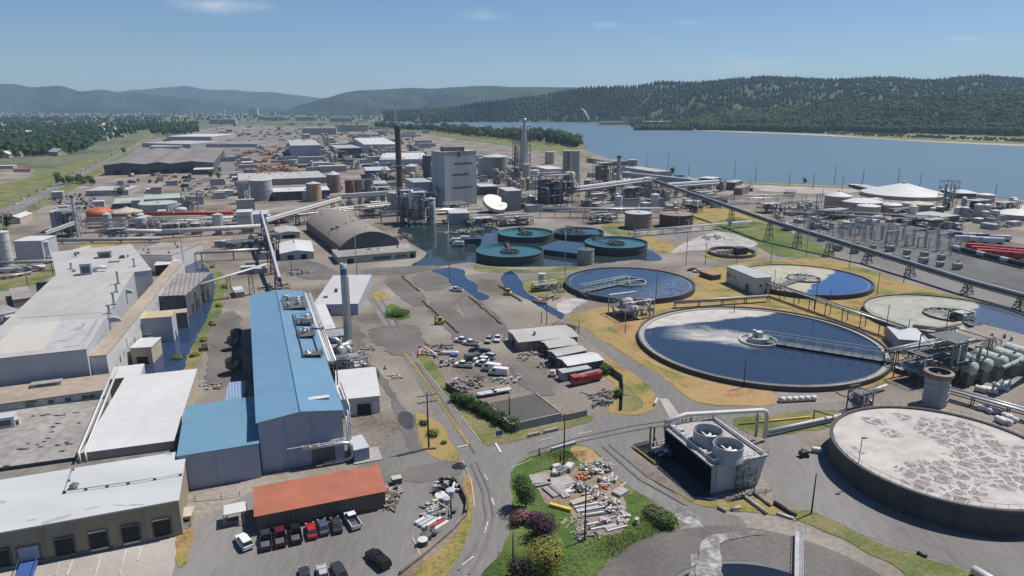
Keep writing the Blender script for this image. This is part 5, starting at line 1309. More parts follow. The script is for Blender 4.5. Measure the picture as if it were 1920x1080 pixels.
for k in range(3): pipe('vent_pipe',['lowest fat silver pipe arching over the blower house','middle silver pipe arching over the blower house','highest silver pipe arching over the blower house'][k],[G(1880 + k * 16,690 - k * 6,2),G(1880 + k * 16,690 - k * 6,8),G(1990,640 - k * 8,8)],.55,W_ALU,n=10)
# pipe bridge from pump house past the big clarifier
rack('pipe_bridge','long dark pipe bridge between the big clarifier and the scum clarifiers',G(1440,552),G(1690,640),4.6,2.6,7,5,W_DGREY,seed=8)
rack('pipe_bridge','dark pipe bridge from the big clarifier to the surge tower',G(1664,690),G(1770,665),5,3,6,4,W_DGREY,seed=9)
rack('pipe_bridge','low dark pipe run leaving the surge tower towards the east edge',G(1760,742),G(1960,800),2.2,2.2,7,4,W_BLACK,seed=10)
rack('pipe_bridge','thin pipe trestle crossing the tan bank above the big clarifier',G(1265,578),G(1440,566),2.2,1.4,8,3,W_DGREY,seed=12)
# white pump house
ph,pcs2,pz2 = building('pump_building','white pump building with a grey roof between two clarifiers','pump building',(1417,521),(1447,519),(1397,497),(1424,553,521),rm=W_GREY,wm=W_PAINT,over=.25,ops=((0,.35,1.2,3.2,1.0,dict(m=W_GLASS,name='window')),(0,.7,1.0,0,2.2),(3,.15,1.0,3.2,1,dict(m=W_GLASS,name='window')),(3,.3,1.0,3.2,1,dict(m=W_GLASS,name='window')),(3,.05,1.6,3,1.6,dict(m=W_DGREY)),(3,.75,2.6,0,3.2,dict(m=W_DGREY))))
mb = MB()
bo('rust_shed','small rust roofed lean to behind the white pump building','shed',(1338,516),(1352,514),(1356,502),(1338,526,516),rm=W_RUST,wm=W_DGREY)
process('jumbled silver pump station on a concrete pad by the big clarifier rim',1182,600,12,12,565,seed=45,vessels=5,m=W_STEEL)
for k in range(6):
 p = G(1150 + k * 13,592 - (k % 2) * 8);o = thing('pump_set',['leftmost','second','third','fourth','fifth','rightmost'][k] + ' silver pump set on the pad by the big clarifier','pump',p)
 mb = MB();mb.smooth = True;mb.tube([p + Vector((0,0,.8)),p + GB * 2.4 + Vector((0,0,.8))],.7,10);mb.build('casing',(W_ALU,W_STEEL,W_GREY)[k % 3],o)
 mb = MB();mb.smooth = True;mb.tube([p + Vector((0,0,1.2)),p + Vector((0,0,2.6)),p + GA * 2 + Vector((0,0,3.2))],.35,8);mb.build('riser',W_STEEL,o)
tank('chemical_tank','small white upright tank on the grass by the flooded stream',1016,542,13,514,'cone',W_PAINT,n=20)
process('low dark dosing skid beside the small white upright tank',1024,546,12,3,534,seed=46,vessels=2,lev=1)
# debris near stream
for k,(px,py,lb,m) in enumerate(((1012,568,'pile of brown timber by the flooded stream',W_WOOD),(1045,548,'grey machine parts dumped left of the blue clarifier',W_GREY),(1030,560,'tangle of pale pipes on the bare ground by the stream',W_CONC))):
 p = G(px,py);o = thing('scrap_heap',lb,'scrap',p);rnd = random.Random(k)
 for j in range(7):
  mb = MB();a = rnd.uniform(0,3.1);d = Vector((math.cos(a),math.sin(a),0)) * rnd.uniform(1,2.6);e = p + Vector((rnd.uniform(-2.5,2.5),rnd.uniform(-2,2),rnd.uniform(.2,.9)))
  mb.tube([e - d,e + d + Vector((0,0,rnd.uniform(-.1,.5)))],rnd.uniform(.15,.4),6);mb.build('scrap_piece',m if j % 2 else W_RUSTY,o)
# white bale row and tanks behind the foam tank
for k in range(6):
 p = G(1466 + k * 11.5,754 - k * .6);o = thing('white_bale',['leftmost white wrapped roll in the row below the big clarifier','second white wrapped roll from the left below the big clarifier','third white wrapped roll below the big clarifier','fourth white wrapped roll below the big clarifier','fifth white wrapped roll below the big clarifier','rightmost white wrapped roll in the row below the big clarifier'][k],'bale',p,'white rolls below the big clarifier')
 mb = MB();mb.smooth = True;mb.tube([p + Vector((-.78,0,.75)),p + Vector((.78,0,.75))],.75,14);mb.build('roll',W_PAINT,o)
 mb = MB();mb.lathe((p.x,p.y,0),[(.6,0),(.5,.12)],8);mb.build('chock',W_WOOD,o)
tote_spots = [(1838,735),(1850,733),(1858,738),(1870,728),(1884,724),(1880,732),(1843,770),(1858,774),(1868,776),(1882,782),(1892,787),(1875,793),(1885,795),(1896,790)]
for k,(px,py) in enumerate(tote_spots):
 p = G(px,py);r = random.Random(k);o = thing('wrapped_bundle','white wrapped bundle ' + ('in the upper heap beside the pale green digesters' if k < 6 else 'in the lower heap beyond the foam tank rim'),'bundle',p,'white bundles by the digesters' if k < 6 else 'white bundles beyond the foam tank')
 mb = MB();mb.smooth = True;w = r.uniform(.8,1.1);a = r.uniform(0,3);d = Vector((math.cos(a),math.sin(a),0));q = p + Vector((0,0,w * .8));mb.tube([q - d * 1.3,q - d * 1.1,q + d * 1.1,q + d * 1.3],w * .85,10);mb.build('wrap',W_PAINT,o)
# fire-red / white piece near foam rim
pipe('fire_monitor','white and orange pipe stub above the foam tank rim',[G(1638,732,1),G(1662,722,1.4)],.45,W_PAINT,n=8)
pipe('ground_hose','thin rusty hose line curling down from the big clarifier',[G(1549,716,.2),G(1560,730,.2),G(1580,742,.2),G(1592,744,.2)],.12,W_RUST,n=6)
p = G(1506,856);o = thing('trailer_pump','small black trailer pump left of the foam tank','pump',p)
mb = MB();mb.box((p.x,p.y,.4),(1.8,1.3,1.0),.4);mb.tube([p + Vector((-.5,0,1.4)),p + Vector((-.5,0,2.2))],.12,6);mb.build('engine',W_BLACK,o)
for s in (-.7,.7): mb = MB();mb.tube([p + Vector((s,-.75,.4)),p + Vector((s,-.55,.4))],.4,10);mb.build('wheel',W_RUBBER,o)
p = G(1531,849);o = thing('propane_tank','small white tank lying by the foam tank wall','tank',p)
mb = MB();mb.smooth = True;mb.tube([p + Vector((-1,.3,.8)),p + Vector((-.8,.25,.8)),p + Vector((.8,-.25,.8)),p + Vector((1,-.3,.8))],.6,12);mb.build('shell',W_PAINT,o);mb = MB();mb.box((p.x,p.y,0),(1.4,.8,.3));mb.build('cradle',W_GREY,o)
pipe('culvert_pipe','fat white pipe end lying at the bottom right corner',[G(1825,1068,.8),G(1880,1100,.8)],.8,W_PAINT,n=14)
pipe('drain_box','small dark drain block on the grass by the tank road',[G(1720,1036,.25),G(1738,1044,.25)],.45,W_BLACK,n=4)
# pipes lying south of the cooling tower
for k,(a,b,r,m,lb) in enumerate((((1395,930),(1438,962),.4,W_CONC,'long grey pipe lying left of the others under the cooling tower'),((1412,922),(1445,948),.35,W_DCONC,'dark pipe lying next to the cooling tower foot'),((1452,942),(1492,966),.45,W_BLACK,'black beam lying on the verge below the cooling tower'),((1456,962),(1488,972),.3,W_PAINT,'white pipe lying on the verge beside the black beam'),((1346,950),(1362,958),.35,W_CONC,'short pale log on the yellow grass below the tower'),((1372,955),(1388,950),.35,W_CONC,'second short pale log on the yellow grass below the tower'))):
 pipe('lying_pipe',lb,[G(*a,r),G(*b,r)],r,m,n=8)
# black gas burner grid frame left of the tower
p = G(1205,850);o = thing('steel_mat_stack','flat stack of black steel frames with a yellow edge by the road','steel stack',p)
A_,B_ = G(1187,838),G(1232,872);dd = (B_ - A_).normalized();nn = Vector((-dd.y,dd.x,0))
mb = MB()
for k in range(9): mb.bar(A_ + nn * (k * .55) + Vector((0,0,.7)),B_ + nn * (k * .35) + Vector((0,0,.7)),.18)
for k in range(7): e = A_.lerp(B_,k / 6);mb.bar(e + Vector((0,0,.5)),e + nn * 4 + Vector((0,0,.5)),.2)
mb.build('frame',W_BLACK,o)
mb = MB();mb.bar(A_ - nn * .3 + Vector((0,0,.5)),B_ - nn * .3 + Vector((0,0,.5)),.35);mb.build('edge_beam',W_YEL,o)
mb = MB();e = (A_ + B_) / 2 + nn * 1.6;mb.box((e.x,e.y,.1),(7.2,3.6,.4),math.atan2(dd.y,dd.x));mb.build('sheet',W_DGREY,o)
p = G(1222,838);o = thing('steel_post_frame','pair of rusty upright posts with a brace beside the black steel stack','post frame',p)
for k in (0,1):
 mb = MB();e = G(1218 + k * 7,838 + k * 1);z = topz(1218,838,799);mb.box(e,(.3,.3,z),GROT);mb.build('post',W_RUST,o)
mb = MB();mb.bar(G(1225,839) + Vector((0,0,3)),G(1236,840),.25);mb.build('brace',W_RUST,o)
for k in range(2):
 pole('post',['left short rusty post behind the cooling tower','right short rusty post behind the cooling tower'][k],1279 + k * 7,795,777,.16,W_RUST,cat='post')
for k,px in enumerate((1258,1252)): pole('post',['nearer thin silver pole at the cooling tower corner','farther thin silver pole at the cooling tower corner'][k],px,850 - k * 10,790 - k * 4,.09,W_STEEL,cat='post')
process('dark pipe manifold at the foot of the cooling tower louvres',1245,858,6,2.5,844,seed=47,vessels=0,lev=1)
# vehicles
PAINT = mat('car_paint',(.5,.5,.5),.3,scale=.4,var=.03)
def paint(n,c): return mat('paint_' + n,c,.3,scale=.4,var=.05)
CP_ = dict(white=paint('white',(.62,.62,.61)),black=paint('black',(.012,.012,.014)),dark=paint('charcoal',(.035,.036,.04)),red=paint('red',(.32,.025,.03)),maroon=paint('maroon',(.1,.012,.018)),
           blue=paint('slate_blue',(.06,.085,.12)),silver=paint('silver',(.36,.37,.38)),green=paint('green',(.02,.13,.08)),navy=paint('navy',(.03,.045,.1)),tan=paint('tan',(.3,.26,.19)),yellow=paint('yellow',(.55,.4,.05)))
LAMP = mat('lamp_glass',(.6,.6,.58),.2,scale=2,var=.05);TAIL = mat('tail_lens',(.25,.01,.01),.25,scale=2,var=.05)
def loft(mb,secs):
 k = len(mb.v)
 for y,z0,z1,w0,w1 in secs: mb.v += [(-w0,y,z0),(w0,y,z0),(w1,y,z1),(-w1,y,z1)]
 for i in range(len(secs) - 1):
  for j in range(4): mb._f((k + i * 4 + j,k + i * 4 + (j + 1) % 4,k + i * 4 + 4 + (j + 1) % 4,k + i * 4 + 4 + j))
 n = k + 4 * (len(secs) - 1);mb._f((k + 3,k + 2,k + 1,k));mb._f((n,n + 1,n + 2,n + 3));return mb
def wheels(root,L_,W_w,r=.34,ys=None):
 for y in ys or (-L_ * .3,L_ * .31):
  for s in (-1,1):
   mb = MB();mb.tube([(s * (W_w / 2 - .22),y,r),(s * (W_w / 2 + .01),y,r)],r,12);o = mb.build('wheel',W_RUBBER,root,False)
   mb = MB();mb.tube([(s * (W_w / 2),y,r),(s * (W_w / 2 + .03),y,r)],r * .55,8);mb.build('rim',W_STEEL,o,False)
def lights(root,L_,W_w,z=.72):
 for s in (-1,1):
  mb = MB();mb.box((s * W_w * .36,L_ / 2 - .06,z - .1),(.36,.12,.18));mb.build('headlight',LAMP,root,False)
  mb = MB();mb.box((s * W_w * .38,-L_ / 2 + .05,z),(.28,.12,.2));mb.build('taillight',TAIL,root,False)
def make_car(name,kind):
 r = thing(name,'car','car',(0,0,0))
 mb = MB()
 if kind == 'sedan':
  L_,W_w = 4.7,1.82;loft(mb,[(-2.35,.4,.8,.76,.7),(-2.2,.26,.96,.88,.8),(-1.2,.22,1.0,.9,.84),(.9,.22,.96,.9,.84),(2.0,.24,.84,.87,.76),(2.35,.36,.68,.72,.64)]);mb.build('body',PAINT,r,False)
  mb = MB();loft(mb,[(-1.85,.94,.98,.8,.74),(-1.1,.95,1.4,.82,.62),(.15,.95,1.42,.82,.64),(1.05,.9,.97,.8,.74)]);mb.build('cabin_glass',W_GLASS,r,False)
  mb = MB();mb.box((0,-.48,1.4),(1.24,1.3,.05));mb.build('roof',PAINT,r,False)
 elif kind == 'suv':
  L_,W_w = 4.9,1.95;loft(mb,[(-2.45,.42,1.0,.86,.8),(-2.3,.28,1.12,.95,.88),(1.0,.28,1.1,.96,.9),(2.1,.3,1.02,.92,.82),(2.45,.42,.85,.8,.7)]);mb.build('body',PAINT,r,False)
  mb = MB();loft(mb,[(-2.35,1.06,1.15,.86,.82),(-2.05,1.08,1.72,.87,.7),(.3,1.08,1.74,.87,.72),(1.15,1.04,1.12,.86,.8)]);mb.build('cabin_glass',W_GLASS,r,False)
  mb = MB();mb.box((0,-.88,1.73),(1.4,2.4,.06));mb.build('roof',PAINT,r,False)
 elif kind in ('pickup','capped'):
  L_,W_w = 5.8,2.0;loft(mb,[(.0,.32,1.1,.97,.92),(1.5,.32,1.1,.97,.9),(2.7,.34,1.02,.94,.84),(2.9,.45,.85,.84,.76)]);mb.build('body',PAINT,r,False)
  mb = MB();loft(mb,[(-.35,1.05,1.12,.9,.88),(-.3,1.05,1.76,.9,.74),(1.0,1.05,1.78,.9,.74),(1.7,1.04,1.12,.88,.82)]);mb.build('cabin_glass',W_GLASS,r,False)
  mb = MB();mb.box((0,.35,1.77),(1.46,1.35,.06));mb.build('roof',PAINT,r,False)
  mb = MB();mb.box((-.92,-1.45,.4),(.1,2.86,.72));mb.box((.92,-1.45,.4),(.1,2.86,.72));mb.box((0,-2.85,.4),(1.74,.1,.7));mb.box((0,-.04,.4),(1.74,.08,.7));bo_ = mb.build('bed',PAINT,r,False)
  mb = MB();mb.box((0,-1.45,.4),(1.72,2.68,.18));mb.build('bed_floor',W_DGREY,bo_,False)
  if kind == 'capped': mb = MB();loft(mb,[(-2.88,1.125,1.2,.94,.9),(-2.7,1.125,1.72,.94,.78),(-.42,1.125,1.74,.94,.78),(-.38,1.125,1.2,.94,.9)]);mb.build('bed_cap',PAINT,r,False)
 elif kind == 'van':
  L_,W_w = 5.6,2.05;loft(mb,[(-2.8,.4,2.2,.98,.9),(1.2,.35,2.3,1.0,.88),(1.7,.35,2.1,1.0,.86),(2.4,.35,1.2,.97,.85),(2.8,.45,.95,.85,.78)]);mb.build('body',PAINT,r,False)
  mb = MB();loft(mb,[(1.66,1.25,2.0,.9,.8),(2.3,1.22,1.3,.9,.86)]);mb.build('windscreen',W_GLASS,r,False)
  for s in (-1,1): mb = MB();mb.box((s * .965,1.2,1.35),(.1,.9,.6));mb.build('side_window',W_GLASS,r,False)
 wheels(r,L_,W_w);lights(r,L_,W_w,.75)
 if kind != 'van':
  mb = MB();mb.box((0,L_ / 2 - .02,.42),(W_w * .7,.1,.16));mb.build('bumper',W_DGREY,r,False)
 return Proto(r)
def make_boxtruck():
 r = thing('box_truck','truck','truck',(0,0,0))
 mb = MB();mb.box((0,-1.2,.9),(2.4,5.4,2.4));mb.build('cargo_box',PAINT,r,False)
 mb = MB();loft(mb,[(1.6,.6,2.4,1.1,1.0),(2.6,.6,2.3,1.1,.95),(3.2,.6,1.4,1.08,1.0),(3.6,.6,1.2,1.0,.95)]);mb.build('cab',PAINT,r,False)
 mb = MB();loft(mb,[(2.7,1.5,2.15,1.05,.95),(3.15,1.45,1.5,1.03,1.0)]);mb.build('windscreen',W_GLASS,r,False)
 mb = MB();mb.box((0,-.4,.5),(1.0,7.2,.35));mb.build('chassis',W_BLACK,r,False)
 wheels(r,7,2.3,.48,(-2.4,2.5));return Proto(r)
SEDAN,SUV,PICKUP,CAPPED,VAN,BOXT = make_car('sedan_car','sedan'),make_car('suv','suv'),make_car('pickup_truck','pickup'),make_car('capped_pickup','capped'),make_car('van','van'),make_boxtruck()
def put(P,px,py,col,label,ang=GROT,group=None,cat='car'):
 p = G(px,py);r = P.place(p + Vector((0,0,.1)),ang,1,label,group,mats={'car_paint': CP_[col]});r['category'] = cat;return r
GC = 'cars parked before the red roofed shed'
put(SUV,458,1022,'white','white suv parked at the left end of the row by the shelter',GROT + .3,GC)
put(PICKUP,499,1018,'dark','charcoal pickup second from the left before the red shed',GROT,GC,'pickup')
put(PICKUP,526,1012,'maroon','maroon pickup between two dark pickups before the red shed',GROT,GC,'pickup')
put(PICKUP,555,1006,'black','black pickup between the maroon pickup and the red car',GROT,GC,'pickup')
put(SEDAN,584,1001,'red','bright red car parked before the red roofed shed',GROT,GC)
put(SEDAN,606,994,'blue','slate blue car parked beside the bright red car',GROT,GC)
put(SEDAN,631,990,'dark','charcoal car parked between the slate blue car and the white pickup',GROT,GC)
put(PICKUP,661,981,'white','white pickup with a dark bed at the right end of the shed row',GROT + .15,GC,'pickup')
put(CAPPED,709,1055,'black','black pickup with a covered bed alone on the loading yard',GROT + .35,cat='pickup')
put(SUV,636,1078,'dark','charcoal suv cut off by the bottom edge of the photo',GROT + .15)
put(SEDAN,606,1083,'silver','silver car cut off by the bottom edge beside the charcoal suv',GROT)
put(SEDAN,572,1086,'dark','dark car roof just showing at the bottom edge left of the silver car',GROT)
GL = 'vehicles in the fenced works lot'
for P,px,py,c,lb,a in (
 (VAN,935,703,'white','white van nearest the camera in the works lot',1.35),(VAN,921,695,'white','white van parked just behind the nearest white van',1.3),(PICKUP,908,686,'white','white pickup in the middle of the tight white cluster',1.2),
 (SUV,902,679,'white','white suv at the back of the tight white cluster',1.3),(PICKUP,870,688,'white','white pickup alone left of the tight white cluster',1.35),(SEDAN,893,660,'black','black car beside the green skip',1.2),
 (SUV,906,664,'dark','dark suv behind the green skip',1.1),(PICKUP,884,647,'white','front white pickup of the pair by the yard entrance',1.25),(PICKUP,868,642,'white','rear white pickup of the pair by the yard entrance',1.3),
 (PICKUP,918,640,'silver','silver pickup nose on to the camera near the long shed',2.9),(PICKUP,934,638,'white','white pickup nose on to the camera by the long shed wall',2.95),(SUV,916,672,'silver','silver suv squeezed behind the tight white cluster',1.0)):
 put(P,px,py,c,lb,a,GL,'pickup' if P is PICKUP else ('van' if P is VAN else 'car'))
put(PICKUP,856,546,'white','lone white pickup beside the flooded pond in the open yard',1.2,cat='pickup')
put(SEDAN,1309,511,'white','white car parked behind the blue water clarifier',1.4);put(SEDAN,1298,508,'red','red car behind the white car by the clarifier',1.4)
# forklift, loader
def machine(name,label,px,py,col,ang):
 p = G(px,py);r = thing(name,label,name.replace('_',' '),p,rot=ang)
 mb = MB();loft(mb,[(-1.6,.5,1.3,.9,.8),(-1.2,.4,1.6,1.0,.9),(.4,.4,1.2,1.0,.95),(1.3,.5,1.0,.95,.9)]);mb.build('body',CP_[col],r,False)
 mb = MB();mb.box((0,-.2,1.3),(1.3,1.3,1.3),0,.85);mb.build('cab',W_GLASS,r,False)
 mb = MB();mb.box((0,-.2,2.6),(1.2,1.2,.1));mb.build('cab_roof',CP_[col],r,False)
 for s in (-.45,.45):
  mb = MB();mb.box((s,1.5,.2),(.16,.2,3.2));mb.build('mast',W_BLACK,r,False);mb = MB();mb.box((s,2.3,.2),(.16,1.5,.08));mb.build('fork',W_BLACK,r,False)
 wheels(r,4,2.1,.5,(-1.0,.9));return r
machine('forklift','yellow forklift with a black mast in the open yard',824,608,'yellow',1.9)
machine('wheel_loader','small yellow wheel loader by the log row near the stream',952,553,'yellow',1.2)
# red fire engine
p = G(1100,717);fe = thing('fire_engine','long red fire engine parked beside the grey arched sheds','fire engine',p,rot=math.atan2((G(1133,707) - G(1068,722)).y,(G(1133,707) - G(1068,722)).x))
mb = MB();mb.box((.8,0,.6),(7.2,2.4,2.0));mb.build('body',W_RED,fe,False)
mb = MB();mb.box((-4.0,0,.6),(2.2,2.4,2.3));mb.build('cab',W_RED,fe,False)
mb = MB();mb.box((-4.4,0,1.6),(1.5,2.44,.8));mb.build('cab_window',W_GLASS,fe,False)
mb = MB();
for s in (-.4,.4): mb.bar((-2.6,s,2.9),(4.6,s,3.0),.12)
for k in range(12): mb.bar((-2.6 + k * .64,-.4,2.92),(-2.6 + k * .64,.4,2.92),.08)
mb.build('ladder',W_PAINT,fe,False)
mb = MB();mb.box((1.5,0,2.6),(3.6,1.8,.3));mb.build('hose_bed',W_DRED,fe,False)
for x in (-3.8,1.6,3.2):
 for s in (-1,1): mb = MB();mb.tube([(x,s * .85,.5),(x,s * 1.22,.5)],.52,12);mb.build('wheel',W_RUBBER,fe,False)
for k in range(3): mb = MB();mb.box((-.8 + k * 1.7,-1.215,.9),(1.4,.05,1.3));mb.build('locker_door',W_DRED,fe,False)
# works lot sheds
bo('long_shed','long weathered shed with creepers on its pale roof in the works lot','shed',(973,642),(1083,631),(1060,610),(973,660,642),roof='gable_u',rise=.7,rm=W_LROOF,wm=W_RUSTY,over=.35,vents=1,ops=((3,.5,3,0,2.2),))
bo('arched_shed','low pale roofed shed next to the long weathered shed','shed',(1030,653),(1083,646),(1072,633),(1030,672,653),roof='gable_u',rise=.5,rm=W_LROOF,wm=W_DGREY,ops=((0,.5,4,0,2.2),(3,.5,2.5,0,2.2)))
bo('arched_shed','middle grey roofed shed of the three in the works lot','shed',(1044,668),(1099,657),(1090,646),(1044,690,668),roof='gable_u',rise=.5,rm=mat('grey_sheet_roof',(.36,.36,.35),.7,scale=.5,var=.2),wm=W_DGREY,ops=((3,.5,2.5,0,2.2),))
bo('arched_shed','half white half grey shed behind the fire engine','shed',(1065,686),(1131,675),(1117,660),(1065,706,686),roof='gable_u',rise=.6,rm=W_PAINT,wm=W_DGREY,ops=((3,.5,2.5,0,2.4),(0,.3,3,0,2.4)))
bo('open_shed','small grey lean to in front of the half white shed','shed',(1056,699),(1108,690),(1102,683),(1056,716,699),rm=W_GREY,wm=W_GREY,over=.2,ops=((0,.5,6,0,2.0),))
bk,kcs_,kz_ = building('storage_bunker','low concrete bunker filled level with dark material beside the hedge','bunker',(958,796),(1053,775),(1009,736),2.0,rm=mat('dark_fill',(.085,.078,.074),.95,scale=.6,var=.2),wm=W_CONC,over=-.35)
for i,(a_,b_) in enumerate(((0,1),(1,2),(3,0))):
 mb = MB();p,q = kcs_[a_],kcs_[b_];d = (q - p).normalized();e = (p + q) / 2;mb.box((e.x,e.y,0),((q - p).length - .5,.28,2.15),math.atan2(d.y,d.x));mb.build('side_wall',W_CONC,bk)
fence('concrete_fence','low grey concrete fence running from the bunker corner to the junction',[(1054,790),(1075,786),(1100,780)],1.7,W_CONC,'wall',mesh=W_CONC)
fence('chain_fence','grey green panel fence on the right side of the works lot',[(1132,690),(1150,704),(1166,715),(1168,735),(1166,770)],2.0,W_DGREY,mesh=mat('fence_screen',(.12,.14,.12),.9,scale=1,var=.3))
fence('chain_fence','dark screen fence behind the hedge on the left side of the works lot',[(836,728),(860,745),(900,770),(955,800)],1.8,W_DGREY,mesh=mat('fence_screen_dark',(.07,.075,.065),.9,scale=1,var=.3))
p = G(886,674);o = thing('skip','green steel skip among the parked vans','skip',p);mb = MB();mb.box((p.x,p.y,.1),(4.4,2.2,1.7),.5,1.1);mb.build('hull',CP_['green'],o);mb = MB();mb.box((p.x,p.y,1.82),(4.4,2.1,.08),.5);mb.build('load',W_DGREY,o)
def heap(name,label,cat,px,py,w,d,h,ms,n,seed,kinds=('tube','box'),ln=(1,2.5),rr=(.12,.3)):
 """a heap of countable scrap pieces, each its own part"""
 rnd = random.Random(seed);p = G(px,py);o = thing(name,label,cat,p)
 for j in range(int(n * 1.5)):
  mb = MB();e = p + GB * rnd.uniform(-.5,.5) * w + GA * rnd.uniform(-.5,.5) * d;e.z = h * rnd.random() * .8 + .12
  m = rnd.choice(ms)
  if rnd.choice(kinds) == 'tube':
   a = rnd.uniform(0,3.14);q = Vector((math.cos(a),math.sin(a),rnd.uniform(-.15,.15))) * rnd.uniform(*ln) * .5;mb.tube([e - q,e + q],rnd.uniform(*rr),7);mb.build('pipe_piece',m,o)
  else: mb.box((e.x,e.y,max(0,e.z - .3)),(rnd.uniform(.3,1.2),rnd.uniform(.3,.9),rnd.uniform(.2,.6)),rnd.uniform(0,3));mb.build('block',m,o)
 return o
WH,GY,RU = (W_CREAM,W_CONC,W_LGREY),(W_GREY,W_STEEL,W_DGREY,W_CONC),(W_RUST,W_RUSTY,W_BROWN,W_DGREY)
heap('scrap_heap','brown heap of rusty scrap behind the hedge in the works lot','scrap heap',880,724,9,8,2.2,RU + (W_PAINT,),34,1)
heap('pipe_heap','orange and grey pipe stack at the corner of the works lot','pipe heap',806,664,6,4,1.2,(W_ORANGE,W_RUST,W_GREY,W_PAINT),16,2,('tube',),(4,7),(.15,.3))
heap('pipe_heap','black and silver pipe stack behind the orange pipes','pipe heap',808,654,8,2.5,1.0,(W_BLACK,W_STEEL),10,3,('tube',),(6,9),(.15,.25))
heap('machine_parts','grey machine parts on the verge of the works lot','machine parts',836,682,6,5,1.2,GY + (W_PALEG,),14,4)
heap('pallet_stack','white timber pallets and boxes in the middle of the works lot','pallets',955,715,8,5,.9,WH,14,5,('box','tube'),(2,5))
heap('machine_parts','rusty motors and white drums outside the long shed','machine parts',1000,668,10,5,1.6,RU + WH,22,6)
heap('machine_parts','small cluster of rusty machines below the white drums','machine parts',1020,686,5,4,1.4,RU + WH,12,7)
heap('steel_offcuts','steel beams and rusty offcuts on the gravel right of the fire engine','steel',1138,742,9,5,.6,GY + RU,14,8,('tube',),(3,6),(.12,.25))
heap('boat_debris','dark low trailer frame near the bunker end of the works lot','trailer',1128,760,5,2,.6,(W_BLACK,W_DGREY),8,9,('tube','box'),(2,4))
for k,(px,py) in enumerate(((913,742),(940,737))):
 p = G(px,py);o = thing('flat_trailer',('left' if k == 0 else 'right') + ' white framed flat trailer behind the hedge','trailer',p,rot=.4)
 mb = MB();mb.box((0,0,.7),(5.2,2.2,.35));mb.build('bed',W_PAINT,o,False)
 for s in (-1,1):
  mb = MB();mb.bar((-2.6,s * 1.05,1.6),(2.6,s * 1.05,1.6),.12)
  for t in (-2.5,-.8,.8,2.5): mb.bar((t,s * 1.05,1.0),(t,s * 1.05,1.6),.1)
  mb.build('side_rail',W_PAINT,o,False)
  mb = MB();mb.tube([(.2,s * .85,.45),(.2,s * 1.15,.45)],.42,10);mb.build('wheel',W_RUBBER,o,False)
p = G(843,665);o = thing('boat_hull','small white upturned hull with a blue cover by the orange pipes','boat',p);mb = MB();mb.smooth = True;mb.tube([p + Vector((-2.8,0,.5)),p + Vector((-1.8,0,.6)),p + Vector((1.8,0,.6)),p + Vector((2.8,.2,.5))],.65,10);mb.build('hull',W_PAINT,o);mb = MB();mb.box(p + Vector((1.5,-1.6,0)),(2.2,1.2,.8));mb.build('cover',W_BLUE,o)
p = G(1037,705);o = thing('utility_cart','small white utility cart left of the fire engine','cart',p);mb = MB();mb.box((p.x,p.y,.4),(1.6,2.4,.7));mb.build('body',W_PAINT,o);mb = MB();mb.box((p.x,p.y,1.7),(1.5,1.6,.08));mb.build('roof',W_CREAM,o)
mb = MB();
for sx in (-.7,.7):
 for sy in (-.7,.7): mb.bar((p.x + sx,p.y + sy,1.1),(p.x + sx,p.y + sy,1.7),.07)
mb.build('post_frame',W_DGREY,o)
# debris on the grass island
def beam(label,a,b,w,h,m,name='beam',cat='beam',z=0.,n=1,gap=.1):
 A_,B_ = G(*a),G(*b);d = (B_ - A_).normalized();nn = Vector((-d.y,d.x,0));o = thing(name,label,cat,A_)
 for k in range(n):
  e = (A_ + B_) / 2 + nn * (k * (w + gap));mb = MB();mb.box((e.x,e.y,z),((B_ - A_).length,w,h),math.atan2(d.y,d.x));mb.build('length',m[k % len(m)] if isinstance(m,(tuple,list)) else m,o)
 return o
beam('yellow painted steel beam lying on the grass island',(1031,949),(1071,960),.7,.7,W_YEL)
beam('weathered grey beam beside the concrete pad of the debris yard',(1003,915),(1033,909),.5,.6,W_CONC)
beam('grey timber stack lying left of the debris yard',(1018,917),(1040,935),.5,.5,(W_CONC,W_GREY,W_WOOD),'timber_stack','timber',n=5)
beam('second grey timber stack between the pad and the scrap',(1046,922),(1058,936),.45,.45,(W_GREY,W_CONC),'timber_stack','timber',n=3)
beam('pale long box beams near the middle of the debris yard',(1073,950),(1112,938),.6,.7,W_CREAM,n=2)
beam('bundle of long white pipes in the debris yard',(1082,962),(1136,952),.4,.45,(W_PAINT,W_LGREY,W_DGREY),'pipe_bundle','pipes',n=4)
beam('bundle of dark and white pipes nearest the utility pole',(1093,971),(1138,964),.4,.4,(W_DGREY,W_PAINT),'pipe_bundle','pipes',n=3)
beam('white concrete slab leaning flat in the debris yard',(1055,924),(1071,921),1.4,.35,W_PAINT,'slab','slab')
beam('open dark frame stack with white edges at the foot of the yard',(1108,996),(1136,990),.4,.5,(W_PAINT,W_BLACK,W_BLACK,W_PAINT),'frame_stack','frames',n=4)
beam('row of white rails beside the dark frame stack',(1138,998),(1176,988),.4,.4,(W_PAINT,W_CONC),'rail_stack','rails',n=4)
beam('pallet stack of pale slats on the right of the debris yard',(1148,926),(1164,934),.5,.7,(W_CONC,W_LGREY),'pallet_stack','pallets',n=5)
beam('thin pale pole lying across the grass right of the debris',(1163,914),(1174,907),.3,.3,W_CREAM,'lying_pole','pole')
beam('upright pale block standing on the grass below the debris',(1192,985),(1195,980),.7,1.2,W_CREAM,'marker_block','block')
